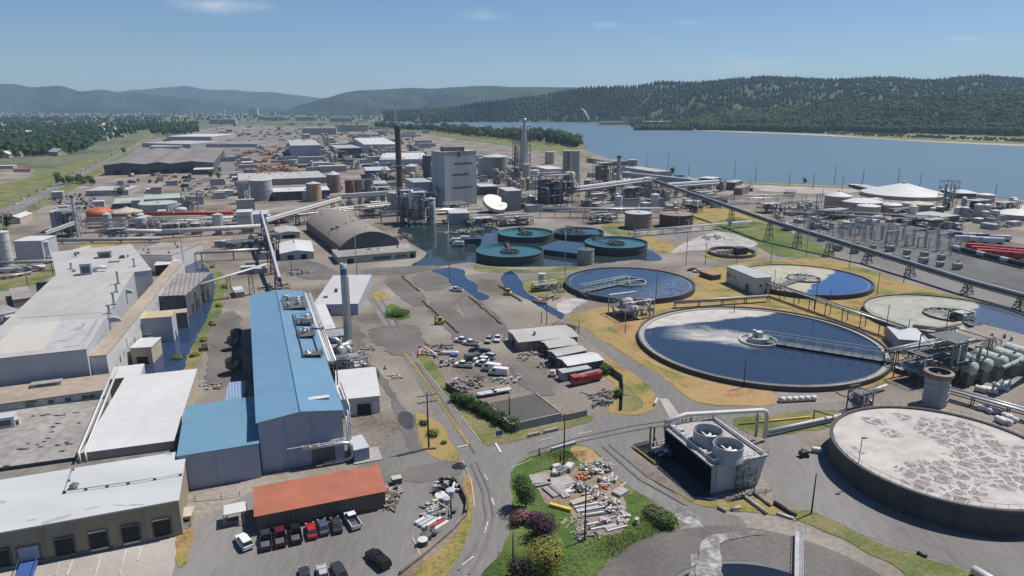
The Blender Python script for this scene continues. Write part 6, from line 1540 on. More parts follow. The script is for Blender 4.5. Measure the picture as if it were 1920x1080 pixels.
for k,(px,py,s,lb) in enumerate(((1043,879,1.3,'white cube block at the top of the debris yard'),(1052,888,1.6,'dark topped block below the white cube block'),(1067,881,1.7,'wide concrete block beside the utility pole foot'),(1041,890,1.3,'flat concrete block left of the dark topped block'))):
 p = G(px,py);o = thing('concrete_block',lb,'block',p,'concrete blocks in the debris yard');mb = MB();mb.box((p.x,p.y,0),(s * 1.5,s,s * .7),.5 + k * .3);mb.build('block',W_CONC,o);mb = MB();mb.box((p.x,p.y,s * .7 + .002),(s * 1.1,s * .7,.12),.5 + k * .3);mb.build('cap',W_DGREY if k == 1 else W_PAINT,o)
for px,py,w,d,ang,m in ((1012,897,4,3.6,.2,W_CONC),(1055,906,5,5,.4,W_CONC)):
 p = G(px,py,.24);mb = MB();mb.box((p.x,p.y,.0),(w,d,.3),ang);tag(mb.build('concrete_pad',m),kind='structure')
heap('scrap_heap','silver and green scrap heap at the top right of the debris yard','scrap heap',1118,882,6,3.6,1.4,(W_PALEG,W_STEEL,W_GREY,W_PAINT,W_RUST),34,21,('tube','box'),(1,3))
heap('scrap_heap','rusty brick coloured heap near the middle of the debris yard','scrap heap',1092,896,2.6,2.2,.7,(W_ORANGE,W_RUST),10,22,('box',))
heap('scrap_heap','dark tangled scrap heap left of the utility pole','scrap heap',1087,920,3.6,3.2,1.3,(W_DGREY,W_GREY,W_RUSTY,W_PAINT),20,23)
heap('scrap_heap','orange sheet pieces on the right of the debris yard','scrap heap',1126,915,3,2,.5,(W_ORANGE,W_RUST,W_CREAM),9,24)
heap('scrap_heap','tall white rubble heap on the right of the debris yard','scrap heap',1147,955,3.4,6,1.3,WH + (W_GREY,),30,25,('box','tube'),(.8,2))
heap('scrap_heap','white broken slabs below the tall rubble heap','scrap heap',1156,977,5,3,.9,WH,18,26,('box','tube'),(1,3))
heap('scrap_heap','pale sticks and wire on the grass left of the nearer pole','scrap heap',1082,978,5,3,.5,(W_CONC,W_CREAM),14,27,('tube',),(1,2.5),(.06,.12))
heap('scrap_heap','grey rubble around the foot of the nearer pole','scrap heap',1098,1004,4.5,3,.6,(W_CONC,W_DCONC,W_CREAM),18,28,('box','tube'),(1,2),(.08,.15))
heap('scrap_heap','mixed metal lengths between the white pipes and the orange sheets','scrap heap',1112,930,4,4,.7,(W_CONC,W_PAINT,W_RUSTY,W_STEEL),18,29,('tube','box'),(1.5,3.5))
heap('scrap_heap','grey scrap on the back edge of the debris yard','scrap heap',1140,903,4,2.6,.9,(W_PALEG,W_GREY,W_PAINT),16,30)
# junk strip by the loading yard
for k in range(9):
 rnd = random.Random(k);p = G(829 + (k % 3) * 9,905 + (k // 3) * 8);o = thing('tyre_stack',['back left','back middle','back right','middle left','middle centre','middle right','front left','front centre','front right'][k] + ' black tyre stack in the junk strip','tyres',p,'tyre stacks in the junk strip')
 for j in range(rnd.randint(2,4)):
  mb = MB();mb.lathe((p.x + rnd.uniform(-.1,.1),p.y,j * .3),[(.5,.0),(.72,.05),(.72,.25),(.5,.3),(.42,.2),(.42,.08)],14);mb.build('tyre',W_RUBBER,o)
for k,(px,py,r,h,m,lb) in enumerate(((828,936,1.3,1.0,W_PAINT,'round white tank lid in the junk strip'),(845,930,.9,1.4,W_LGREY,'grey barrel right of the white tank lid'),(838,944,.8,1.2,W_GREY,'small steel drum below the grey barrel'),(793,1022,.9,1.2,W_PAINT,'white topped drum at the lower end of the junk strip'),(800,1010,.9,1.0,W_DGREY,'dark drum behind the white topped drum'))):
 p = G(px,py);o = thing('drum',lb,'drum',p);mb = MB();mb.lathe(p,[(r,0),(r,h)],16);mb.build('shell',m if k != 3 else W_DGREY,o);mb = MB();mb.lathe((p.x,p.y,h),[(r * 1.04,0),(.1,.08)],16,cap1=True);mb.build('lid',m,o)
heap('junk_heap','grey black machinery at the top of the junk strip','junk',836,918,4.5,4,1.6,(W_DGREY,W_BLACK,W_GREY,W_PAINT),20,51)
heap('junk_heap','white and grey racks in the middle of the junk strip','junk',824,955,5,5,1.1,WH + (W_DGREY,W_STEEL),24,52,('tube','box'),(1.5,4),(.1,.2))
heap('junk_heap','white box machine on the left of the junk strip','junk',804,969,2.4,2,1.2,WH,6,53,('box',))
heap('junk_heap','black motor parts below the white trays','junk',802,1003,3,2,1.0,(W_BLACK,W_DGREY),10,54)
beam('long white trays stacked in the lower junk strip',(794,993),(820,977),.8,.6,(W_PAINT,W_LGREY,W_PAINT),'tray_stack','trays',n=3,gap=.25)
beam('white trays with a red mark at the edge of the junk strip',(806,1001),(840,980),.7,.5,(W_PAINT,W_RED,W_PAINT),'tray_stack','trays',n=3,gap=.2)
beam('thin yellow pipe on the dirt beside the drums',(774,1010),(788,1042),.25,.2,W_CREAM,'lying_pipe','pipe')
A_ = [(850,902),(866,922),(877,946),(874,967),(846,998),(792,1045),(750,1078)]
o = thing('retaining_wall','dark low retaining wall curving along the road edge','wall',G(*A_[0]))
for k,(a,b) in enumerate(zip(A_,A_[1:])):
 p,q = G(*a),G(*b);d = (q - p).normalized();e = (p + q) / 2;mb = MB();mb.box((e.x,e.y,0),((q - p).length,.4,1.3 if k < 3 else .7),math.atan2(d.y,d.x));mb.build('wall_section',W_WOOD if k < 3 else W_DCONC,o)
heap('lumber_heap','pale lumber stacked at the right end of the red shed','lumber',729,942,2,5,1.2,(W_CREAM,W_CONC,W_WOOD),16,55,('tube',),(2,4),(.1,.2))
heap('junk_heap','white buckets and boxes beside the lumber','junk',738,926,2.6,4,1.0,WH + (W_DGREY,),14,56)
p = G(744,906);o = thing('skip','grey wheeled bin by the back corner of the red shed','bin',p);mb = MB();mb.box((p.x,p.y,.1),(1.8,1.4,1.2),.4,1.1);mb.build('hull',W_DGREY,o);mb = MB();mb.box((p.x,p.y,1.303),(2.0,1.6,.12),.4);mb.build('lid',W_PALEG,o)
def mound(label,px,py,rx,h,m,seed):
 rnd = random.Random(seed);p = G(px,py);mb = MB();N,K = 22,7
 for j in range(K + 1):
  for i in range(N):
   a = 6.283 * i / N;r = rx * (1 - j / K) * rnd.uniform(.88,1.12);mb.v.append((p.x + r * math.cos(a),p.y + r * math.sin(a) * .8,h * (1 - (1 - j / K) ** 1.6) * rnd.uniform(.9,1.1) if j else 0))
 for j in range(K):
  for i in range(N): mb._f((j * N + i,j * N + (i + 1) % N,(j + 1) * N + (i + 1) % N,(j + 1) * N + i))
 mb._f(tuple(K * N + i for i in range(N)))
 return tag(mb.build('gravel_mound',m,loc=(p.x,p.y,0)),label,'mound')
mound('black gravel mound at the mouth of the loading yard',861,876,1.7,1.1,M_STAIN,1)
# yard furniture
def barrier(label,a,b,m=W_CONC,h=.8,name='barrier'): return beam(label,a,b,.5,h,m,name,'barrier')
barrier('concrete barrier beside the road left of the junction',(990,820),(1012,815));barrier('concrete barrier right of the first one beside the road',(1020,813),(1046,807));barrier('long pale guard rail at the top of the grass island',(1034,846),(1079,833),W_LGREY)
barrier('timber bar lying across the yard left of the pole island',(746,856),(800,843),W_DGREY,.4,'log');barrier('timber bar end on the pole island',(800,843),(818,842),W_DGREY,.4,'log')
barrier('white marker slab on the verge at the junction corner',(1227,762),(1233,752),W_PAINT,1.0)
o = thing('sign','small blue sign board on the dry corner of the verge','sign',G(936,820));p = G(936,820);mb = MB();mb.box((p.x,p.y,.5),(1.6,.12,1.2),.3);mb.build('board',W_BLUE,o);mb = MB();mb.bar((p.x,p.y + .12,0),(p.x,p.y + .12,1.6),.1);mb.build('post',W_GREY,o)
for k,(a,b) in enumerate((((792,565),(860,626)),((881,557),(940,609)),((753,518),(785,547)),((936,536),(977,566)))):
 P0,P1 = G(*a),G(*b);o = thing('log_row',['nearest row of brown logs in the open yard','second row of brown logs right of the forklift','short row of logs at the top of the open yard','row of logs beside the flooded stream'][k],'logs',P0);rnd = random.Random(k);n = int((P1 - P0).length / 4.5)
 for j in range(n):
  e,f = P0.lerp(P1,j / n),P0.lerp(P1,(j + .93) / n);mb = MB();s = Vector((rnd.uniform(-.3,.3),0,.3));mb.tube([e + s,f + s],rnd.uniform(.28,.4),7);mb.build('log',W_WOOD if rnd.random() < .7 else W_RUSTY,o)
heap('pallet_heap','pale crates on the yard beside the steel stack','crates',690,655,4,4,.9,(W_CREAM,W_TAN,W_CONC),9,57,('box',))
p = G(722,692);o = thing('road_cone','orange marker on the worn strip beside the canopy','cone',p);mb = MB();mb.lathe(p,[(.45,.06),(.1,1.2)],10,cap1=True);mb.build('cone',W_ORANGE,o);mb = MB();mb.box(p,(1.1,1.1,.06));mb.build('foot',W_BLACK,o)
heap('rubble','pale broken slabs on the worn strip by the road','rubble',742,707,4,4,.3,(W_CONC,W_CREAM),12,58,('box',))
heap('flowerbed_rocks','rusty parts on the dirt left of the canal deck path','rubble',400,727,4,4,.8,RU + WH,10,59)
heap('rubble','white scraps by the end of the white roofed store','rubble',376,722,3,3,.6,WH,8,60)
# poles
pole('utility_pole','twin crossarm utility pole on the dry pole island',804,840,737,.22,arms=((.6,4.6),(2.2,4.6)))
for px,yb,yt,lb in ((1057,871,775,'dark utility pole at the top of the grass island'),(1096,1014,908,'dark utility pole in the middle of the debris yard'),(962,1078,1000,'dark utility pole at the bottom edge of the grass island'),(1394,727,667,'dark pole on the tan bank below the big clarifier'),(1521,964,888,'dark pole on the yellow verge left of the foam tank'),(955,792,741,'dark pole at the corner of the storage bunker'),(846,972,922,'dark pole in the middle of the junk strip'),
 (1011,855,840,'short dark stub post beside the guard rail'),(1051,866,848,'short stub post beside the island pole'),(1229,571,505,'dark pole between the blue clarifier and the pump station'),(1172,626,601,'short brown pole on the tan bank'),(1025,609,548,'thin dark pole beyond the long shed'),(1015,606,583,'short dark post left of the thin pole'),(1085,626,602,'thin pole at the edge of the diagonal road'),
 (1451,539,505,'thin pole in front of the white pump building'),(1527,586,528,'thin pole beside the dark pipe bridge'),(1555,572,544,'short pole by the scum clarifier rim'),(1644,554,511,'thin pole between the two scum clarifiers'),(1659,632,571,'thin dark pole before the control room'),(1700,637,598,'short dark pole on the control room side'),(1592,502,462,'thin pole behind the cream scum clarifier'),(1694,531,495,'thin pole beside the conveyor road'),(1445,493,460,'thin pole at the road bend by the concrete circle'),(1322,497,452,'thin pole left of the concrete circle'),(1380,494,458,'thin pole right of the concrete circle'),(1376,590,560,'pole on the bank beside the pump building'),(100,518,460,'thin pole west of the long mill'),(52,536,500,'short thin pole far west of the mill'),(547,510,470,'dark pole by the small white roofed hall'),(1770,640,590,'dark pole rising from the blower house')):
 pole('utility_pole',lb,px,yb,yt,.16 if yb < 700 else .18)
for px,yb,yt,lb in ((843,530,416,'tall pale lamp pole at the edge of the flooded pond'),(670,525,414,'tall pale lamp pole before the arched warehouse'),(1059,515,428,'tall lamp pole behind the blue clarifier'),(1286,497,414,'tall lamp pole by the clarifier road'),(1511,481,395,'tall lamp pole under the conveyor'),(346,508,411,'tall pale lamp pole at the head of the canal')):
 pole('lamp_pole',lb,px,yb,yt,.2,W_STEEL,cat='lamp pole',lamp=True)
# shrubs and garden trees
LEAF = [mat('leaf_green',(.09,.16,.04),.8,scale=1.2,var=.4,spec=.2),mat('leaf_dark',(.055,.1,.032),.85,scale=1.2,var=.4,spec=.2),mat('leaf_olive',(.27,.24,.055),.8,scale=1.2,var=.35,spec=.2),mat('leaf_purple',(.07,.03,.045),.8,scale=1.2,var=.4,spec=.2),mat('leaf_pink',(.42,.14,.2),.8,scale=1.5,var=.35,spec=.2),mat('leaf_yellow_green',(.19,.23,.06),.8,scale=1.2,var=.3,spec=.2)]
BARK = mat('bark',(.09,.07,.055),.95,scale=2.,var=.3)
def leafy(mb,c,rx,rz,n,size,rnd,shell=.55,low=-.9):
 """many small leaf clumps spread through a lumpy crown"""
 lumps = [(rnd.uniform(-.5,.5),rnd.uniform(-.5,.5),rnd.uniform(-.5,.6),rnd.uniform(.45,.75)) for _ in range(8)]
 k = 0
 while k < n:
  a,b,g,r = rnd.choice(lumps);th = rnd.uniform(0,6.283);ph = math.acos(rnd.uniform(-1,1));q = r * rnd.uniform(shell,1.05)
  x,y,z = a + q * math.sin(ph) * math.cos(th),b + q * math.sin(ph) * math.sin(th),g + q * math.cos(ph)
  if z < low or rnd.random() < .04: continue
  p = Vector((c[0] + x * rx,c[1] + y * rx,c[2] + z * rz));nrm = Vector((x + rnd.uniform(-.5,.5),y + rnd.uniform(-.5,.5),z + rnd.uniform(-.2,.9))).normalized()
  t = nrm.orthogonal().normalized();t.rotate(Matrix.Rotation(rnd.uniform(0,6.28),3,nrm));w = nrm.cross(t);s = size * rnd.uniform(.6,1.3)
  mb.i = rnd.choice((0,0,1));mb.poly([p - t * s,p - w * s * .6 + nrm * s * .12,p + t * s,p + w * s * .6 + nrm * s * .12]);k += 1
 mb.i = 0
def tree(name,label,cat,px,py,w,h,mats_,n=1600,size=.22,seed=1,trunk=.18,group=None,z0=0):
 rnd = random.Random(seed);p = G(px,py);o = thing(name,label,cat,p,group)
 mb = MB();leafy(mb,(0,0,h * .56),w * .62,h * .5,n,size,rnd);mb.build('crown',mats_,o,False)
 mb = MB();mb.tube([(0,0,-.05),(.05,0,h * .3),(.1,.05,h * .6)],trunk,7,r1=trunk * .4)
 for k in range(5): a = k * 1.3;mb.tube([(0,0,h * (.2 + .06 * k)),(math.cos(a) * w * .3,math.sin(a) * w * .3,h * (.5 + .06 * k))],trunk * .4,5,r1=trunk * .12)
 mb.build('trunk',BARK,o,False);return o
tree('cypress','dark green pointed tree at the left tip of the grass island','tree',986,952,4.2,6.5,[LEAF[1],LEAF[0]],2200,.22,1)
tree('flowering_shrub','pink flowering shrub below the dark green tree','shrub',975,980,3.4,2.6,[LEAF[4],LEAF[0]],1500,.17,2)
tree('flowering_shrub','magenta flowering shrub right of the pink one','shrub',1003,982,2.4,2.4,[mat('leaf_magenta',(.25,.05,.17),.8,scale=1.5,var=.35),LEAF[3]],1000,.16,3)
tree('plum_tree','dark purple leaved tree in the middle of the grass island edge','tree',1018,1006,4.6,4.2,[LEAF[3],mat('leaf_purple_light',(.055,.022,.04),.8,scale=1.2,var=.4)],2400,.2,4)
tree('yellow_shrub','large rounded yellow green tree at the bottom of the grass island','tree',1024,1072,5.4,5.6,[LEAF[2],LEAF[5]],3600,.2,5)
tree('plum_tree','purple leaved tree cut by the bottom edge of the photo','tree',978,1088,3.6,4.0,[LEAF[3],LEAF[1]],1700,.2,6)
tree('bush','wild green bush on the right tip of the grass island','bush',1248,985,3.6,2.2,[LEAF[0],LEAF[1]],1300,.2,7)
tree('bush','low grey green bush behind the wild green one','bush',1232,968,4.5,1.6,[mat('leaf_grey',(.12,.11,.07),.9,scale=1.2,var=.3),LEAF[0]],1200,.2,8)
for k in range(11):
 px,py = 858 + k * 10.2,752 + k * 5.4
 tree('hedge_shrub',['top end','second','third','fourth','fifth','middle','seventh','eighth','ninth','tenth','bottom end'][k] + ' dark green shrub of the hedge along the works lot','shrub',px + (k % 2) * 2,py,3.6,2.2 + (k % 3) * .5,[LEAF[1],LEAF[0]],750,.24,20 + k,.1,'hedge shrubs along the works lot')
tree('bush','small dark shrub behind the twin crossarm pole','shrub',793,796,2.2,1.2,[LEAF[1],LEAF[0]],600,.15,40)
tree('bush','yellow green shrub at the foot of the twin crossarm pole','shrub',812,817,2.8,1.7,[LEAF[5],LEAF[0]],900,.16,41)
tree('bush','tiny dark shrub at the road side of the pole island','shrub',832,832,1.4,.8,[LEAF[1],LEAF[2]],300,.14,42)
tree('creeper','green creeper sprawling over the back of the long shed','shrub',1060,628,9,3.4,[LEAF[0],LEAF[5]],1300,.28,43)
tree('creeper','green weeds behind the fire engine','shrub',1140,700,4.5,2.6,[LEAF[0],LEAF[1]],800,.25,44)
tree('bush','green weeds growing against the panel fence','shrub',1160,745,2.5,2.8,[LEAF[0],LEAF[5]],700,.22,45)
tree('bush','weedy green clump in the open yard below the dry patch','bush',745,592,6.5,2.0,[LEAF[0],LEAF[1]],1200,.3,46)
tree('bush','light green water weed clump in the canal','bush',333,672,3.4,1.2,[LEAF[5],LEAF[0]],600,.2,47)
for k,(px,py) in enumerate(((352,668),(368,640),(384,610),(398,575),(408,540),(385,502))):
 tree('bush',['nearest','second','third','fourth','fifth','farthest'][k] + ' yellow green bank bush along the canal','bush',px + 14,py,2.8,1.2,[LEAF[5],LEAF[2]],500,.22,60 + k,.08,'canal bank bushes')
# middle works
bo('front_office','long low grey building along the front of the arched warehouse','building',(634,482),(780,470),(761,457),(636,496,482),rm=W_TAR,wm=W_PALEG,over=.3,vents=3,ops=((0,.15,3,0,2.4),(0,.55,9,.8,1.6,dict(m=W_DGREY,name='window')),(0,.8,6,.8,1.6,dict(m=W_DGREY,name='window')),(0,.95,2.5,0,2.6)))
bo('arched_warehouse','big arched roof warehouse with a brown barrel roof','warehouse',(638,463),(748,453),(712,405),5.5,roof='arch',rise=6.6,wm=W_DGREY,rm=W_BROWN,vents=8,over=.4)
bo('small_hall','small white gabled hall left of the arched warehouse','building',(525,476),(588,472),(579,452),(525,489,476),roof='gable_v',rise=1.2,rm=W_PAINT,wm=W_LGREY,vents=1,ops=((0,.3,3,0,2.6),(0,.7,3,0,2.6)))
bo('small_hall','tiny pale hut with an open front behind the white gabled hall','hut',(520,438),(562,435),(556,424),(520,449,438),roof='gable_v',rise=.8,rm=W_LROOF,wm=W_LGREY,ops=((0,.5,7,0,2.2),))
# teal thickener tanks
M_TEALW = water_mat('teal_water',(.025,.085,.09),.12,.03,.4)
for xc,yb,w,yt,lb in ((956,499,126,482,'open teal lined tank nearest the flooded pond'),(1154,481,116,465,'open teal lined tank farthest right, by the dry lawn'),(985,457,104,445,'open teal lined tank at the back of the flooded area'),(1085,452,92,442,'dark open tank between the two rear teal tanks')):
 t = tank('thickener_tank',lb,xc,yb,w,yt,'open',W_TWALL,M_TEALW,rings=1,ladder=False,n=48);c,r,h = tank_at(xc,yb,w,yt)
 for o in kids(t):
  if o.name.startswith('roof'): bpy.data.objects.remove(o)
 mb = MB();mb.lathe((c.x,c.y,h),[(r,0),(r * .985,0),(r * .97,-1.0),(r * .80,-1.3)],48);mb.build('teal_launder',W_TEAL,t)
 mb = MB();mb.poly([(x,y,h - .9) for x,y in circ(c,r * .97,48)[:-1]]);mb.build('liquid_surface',M_FLOOD if yt == 442 else M_TEALW,t)
 mb = MB();mb.lathe((c.x,c.y,h - .9),[(r * .3,0),(r * .3,.8),(r * .27,.8),(r * .27,0)],24);mb.build('feed_well',W_DGREY,t)
 for k in range(7): mb = MB();a = k * .9;mb.bar((c.x,c.y,h + 1),(c.x + r * .3 * math.cos(a),c.y + r * .3 * math.sin(a),h - .2),.4);mb.build('rake_arm',W_DGREY,t)
 truss_bridge(t,c,-1.2 + xc * .003,r,h + .1,1.6,1.2,W_DGREY)
bo('settling_basin','square dark basin between the two nearer teal tanks','basin',(1001,466),(1082,476),(1060,452),2.6,rm=M_WATER,wm=W_TWALL,over=-.5)
bo('settling_basin','long dark basin behind the right teal tank','basin',(1055,440),(1128,440),(1120,430),(1060,449,440),rm=M_FLOOD,wm=W_TWALL,over=-.5)
tank('concrete_tank','plain pale concrete tank standing in front of the right teal tank',1098,498,30,470,'flat',mat('pale_tank',(.3,.3,.28),.8,var=.2),W_DGREY,rings=2)
tank('storage_tank','rusty topped grey tank on the left of the pair behind the tan lawn',1196,431,50,402,'flat',W_RUSTY,W_LGREY,rail=True)
tank('storage_tank','black rusted tank on the right of the pair behind the tan lawn',1267,430,62,405,'flat',mat('black_rusted',(.07,.055,.05),.8,col2=(.14,.09,.06),var=.3),W_RUSTY,rail=True)
p = G(1378,480);o = thing('round_base','low ring of concrete blocks with dark machinery inside, by the road bend','pump station',p);rr = 44 * mpp(1378,480)
mb = MB();mb.lathe((p.x,p.y + 5,0),[(rr,0),(rr,1.8),(rr - .6,1.8),(rr - .6,0)],40);mb.build('ring_wall',W_DCONC,o);mb = MB();mb.box((p.x + 4,p.y + 5,0),(6,5,3.6),GROT);mb.build('machine_house',W_BLACK,o)
for k in range(5): mb = MB();mb.box((p.x - 8 + k * 2.6,p.y + 2 + k,0),(1.6,1.6,2.4));mb.build('pump',W_GREY,o)
heap('rubble_heap','heap of white concrete blocks beside the concrete ring','rubble',1336,447,14,9,1.8,WH,44,71,('box',))
heap('machine_parts','white tanks and pipes at the corner of the road behind the rusty tank','machine parts',1192,440,10,5,2,WH + (W_GREY,),16,72)
rack('pipe_rack','long silver pipe rack between the rusty tanks and the road',G(1190,444),G(1410,425),3.2,2.2,9,4,W_STEEL,seed=21)
# conveyor
CV = [Vector((*G(x,y)[:2],z)) for x,y,z in ((1225,372,14.6),(1440,450,11),(1626,494,6.2),(1812,552,5.3),(1911,579,5.0),(2010,607,5.0))]
cv = thing('conveyor','long roofed conveyor gallery running diagonally on steel trestles','conveyor',(CV[0].x,CV[0].y,0))
for nm,dx,dz,r,m in (('casing',0,0,1.05,W_DGREY),('roof',0,.8,.7,W_GREY),('walkway',1.7,-.5,.35,W_DGREY)):
 mb = MB();ofs = [(b - a).normalized().cross(Vector((0,0,1))) * dx for a,b in zip(CV,CV[1:])];ofs.append(ofs[-1])
 mb.tube([p + o_ + Vector((0,0,dz)) for p,o_ in zip(CV,ofs)],r,4 if nm != 'roof' else 8);mb.build(nm,m,cv)
for px,py,z in ((1300,398,13),(1370,424,12),(1441,451,10.6),(1494,464,9.2),(1553,481,7.6),(1625,494,6),(1705,519,5.5),(1812,552,5),(1911,579,4.7)):
 p = G(px,py);mb = MB();lattice(mb,p,4.2,3,z - .8,3,GROT,.3,.5);mb.build('trestle',W_DGREY,cv)
def gallery(label,a,b,r,m,seed,legs=3,name='conveyor',cat='conveyor'):
 """a, b: (px, py of the ground below, height)"""
 P = [Vector((*G(q[0],q[1])[:2],q[2])) for q in (a,b)];o = thing(name,label,cat,(P[0].x,P[0].y,0))
 mb = MB();mb.tube(P,r,4);mb.build('casing',m,o);mb = MB();mb.tube([p + Vector((0,0,r * .75)) for p in P],r * .75,8);mb.build('roof',W_LGREY,o)
 for k in range(legs): q = P[0].lerp(P[1],(k + .5) / legs);mb = MB();lattice(mb,(q.x,q.y,0),3,3,q.z - r,3,GROT,.35,.6);mb.build('trestle',W_DGREY,o)
 return o
gallery('fat pale gallery leading right from the square topped stack',(1166,352,12),(1296,362,9.5),2.2,W_GREY,1)
gallery('second pale gallery rising behind the diagonal conveyor',(1250,372,10),(1345,362,9),2.0,W_LGREY,2)
gallery('long grey gallery from the striped process block to the transfer tower',(1075,392,14),(1215,372,15),2.0,W_GREY,3)
gallery('white gallery crossing in front of the arched warehouse roof',(500,440,8),(640,400,10),1.4,W_CREAM,4,4)
gallery('lower gallery meeting the white gallery near the wharf road',(640,392,9),(735,390,11),1.6,W_LGREY,5)
gallery('steep steel gallery coming down to the far end of the blue building',(527,556,7),(494,446,15),.9,W_DGREY,6,5)
gallery('pale inclined conveyor beside the dark tower on the west side',(88,452,4),(146,444,8),1.2,W_LGREY,7,2)
# west band: pipes, tanks
for lb,a,b,z,r,m in (('fat white pipeline on the right half of the west pipe run',(306,447),(490,436),4,1.4,W_PAINT),('fat white pipeline on the left half of the west pipe run',(196,446),(305,447),4.2,1.2,W_PAINT),('grey duct line just below the white pipelines',(96,458),(302,454),2.2,1.0,W_GREY),
 ('bright orange pipeline high on the west pipe rack',(273,421),(438,416),6.5,1.5,mat('orange_pipe',(.36,.07,.035),.6,var=.2)),('brown length of pipeline left of the orange one',(208,422),(270,421),6.2,1.4,W_RUST),('fat greenish white pipe sloping across beside the mill',(91,494),(169,474),2.4,1.5,W_PALEG),('white pipe end at the west edge below the sloping one',(-10,514),(86,506),1.6,1.0,W_PAINT),('grey pipe from the mill yard to the sloping white pipe',(0,526),(60,515),1.2,.6,W_STEEL)):
 P,Q = G(*a),G(*b);pipe('pipeline',lb,[P + Vector((0,0,z)),Q + Vector((0,0,z))],r,m,legs=[P.lerp(Q,t) + Vector((0,0,z - r)) for t in (.1,.37,.63,.9)],n=12,flange=14)
rack('pipe_bridge','dark pipe bridge crossing from the west edge to the mill',G(-20,512),G(130,506),4.5,2,12,3,W_DGREY,seed=31)
rack('pipe_bridge','dark pipe bridge crossing the canal head behind the mill',G(318,494),G(497,484),4.5,2,12,3,W_DGREY,seed=32)
rack('pipe_rack','wide tiered pipe rack under the orange pipeline',G(165,436),G(470,428),7,6,9,8,W_STEEL,seed=33,levels=3)
rack('pipe_rack','second tiered pipe rack behind the orange dome tank',G(165,425),G(380,420),5,5,9,6,W_DGREY,seed=34,levels=2)
rack('pipe_rack','pipe rack crossing above the wharf road towards the boiler house',G(540,425),G(730,402),8,5,11,6,W_STEEL,seed=35,levels=2)
rack('pipe_rack','pipe rack in front of the dark recovery block',G(715,418),G(900,410),7,5,10,7,W_DGREY,seed=36,levels=2)
rack('pipe_rack','long low pipe rack along the foot of the striped process block',G(1012,408),G(1240,408),6,5,10,7,W_STEEL,seed=37,levels=2)
rack('pipe_rack','far pipe rack between the tan tanks and the substation',G(1470,408),G(1760,425),6,5,12,6,W_DGREY,seed=38,levels=2)
rack('pipe_rack','pipe rack running right behind the diagonal conveyor',G(1290,385),G(1560,378),6,5,12,6,W_DGREY,seed=39,levels=2)
for a in ((189,416,44,402,'dome',W_ORANGE,W_ORANGE,'orange dome topped tank at the left end of the pipe band',.5),(240,412,53,400,'cone',W_CREAM,W_CREAM,'cream cone roofed tank beside the orange dome tank',.32),(299,402,66,384,'flat',W_GREY,W_PALEG,'wide grey tank with a pale green flat lid',.1),(341,402,26,393,'dome',W_PAINT,W_PAINT,'small white dome right of the green lidded tank',.4),
          (16,500,20,436,'cone',W_PAINT,W_LGREY,'tall white silo at the west edge',.3),(2,500,18,452,'cone',W_CREAM,W_LGREY,'shorter cream silo cut by the west edge',.3),(492,377,40,339,'flat',W_GREY,W_LGREY,'broad grey tank left of the white roofed store rooms',.1),(590,378,27,345,'cone',mat('orange_streaked',(.42,.36,.28),.7,col2=(.4,.17,.06),scale=.2,var=.3,stretch=(1,1,.3)),W_LGREY,'white silo streaked orange with rust',.25),
          (627,362,25,328,'cone',W_RUSTY,W_LGREY,'rust streaked silo topped by a conveyor',.5),(656,367,16,338,'flat',mat('brick_red_tank',(.2,.07,.055),.7,var=.2),W_RUSTY,'brick red silo in the row behind',.1),(674,366,17,338,'flat',W_RUSTY,W_DGREY,'brown silo right of the brick red one',.1),(693,365,17,337,'flat',W_BROWN,W_DGREY,'dark brown silo at the end of the row',.1),(739,398,22,363,'dome',W_GREY,W_LGREY,'round topped grey silo left of the dark recovery block',.25),
          (809,420,17,373,'cone',W_LGREY,W_PAINT,'slim pale silo standing before the boiler house',.2),(929,335,46,295,'cone',W_CONC,W_LGREY,'broad concrete silo right of the boiler house',.2),(905,330,18,296,'flat',W_LGREY,W_LGREY,'narrow pale silo between the boiler house and the broad silo',.1),(987,342,14,308,'flat',W_CREAM,W_PAINT,'cream tower tank below the tall lattice tower',.1),(1031,308,19,285,'flat',W_CREAM,W_PAINT,'cream tank in front of the riverside trees',.1),
          (1063,338,17,283,'flat',W_CONC,W_LGREY,'left of the two tall concrete silos',.1),(1079,340,17,283,'flat',mat('pale_concrete',(.42,.4,.37),.8,var=.15),W_LGREY,'right of the two tall concrete silos',.1),(1569,396,47,369,'cone',W_CREAM,W_PAINT,'tan tank with a white cone roof, leftmost of the tank farm',.3),(1612,402,74,381,'cone',W_CREAM,W_PAINT,'widest tan tank of the tank farm',.16),(1626,411,40,388,'cone',W_CREAM,W_PAINT,'tan tank nearest the camera in the tank farm',.18),
          (1667,403,40,386,'dome',W_CREAM,W_PAINT,'tan tank with a low white dome right of the nearest one',.18),(1719,401,52,384,'cone',W_CREAM,W_CREAM,'tan tank at the right of the tank farm',.16),(1905,414,80,404,'cone',W_CREAM,W_PAINT,'white roofed tank cut by the east edge',.2),(1846,380,30,366,'cone',W_CREAM,W_PAINT,'small white tank behind the dark lattice tower',.2),(1640,388,24,374,'cone',W_PAINT,W_PAINT,'small white tank between the dome and the tan tanks',.2),
          (1186,318,18,300,'flat',W_CONC,W_LGREY,'small tank near the river behind the brown lattice block',.1),(1000,336,22,320,'flat',W_PAINT,W_PAINT,'white squat tank below the lattice tower',.1),(1185,348,40,338,'flat',W_LGREY,W_LGREY,'low wide pale tank right of the square topped stack',.1),(772,330,26,312,'cone',W_CREAM,W_LGREY,'cream cone roofed bin right of the chimney',.3),(550,312,16,300,'flat',W_GREY,W_GREY,'small far grey tank behind the dark blue grey hall',.1)):
 xc,yb,w,yt,rf,m,rm,lb,rs = a;tank('storage_tank' if w > 30 else 'silo',lb,xc,yb,w,yt,rf,m,rm,rise=rs,n=28,ladder=w > 18)
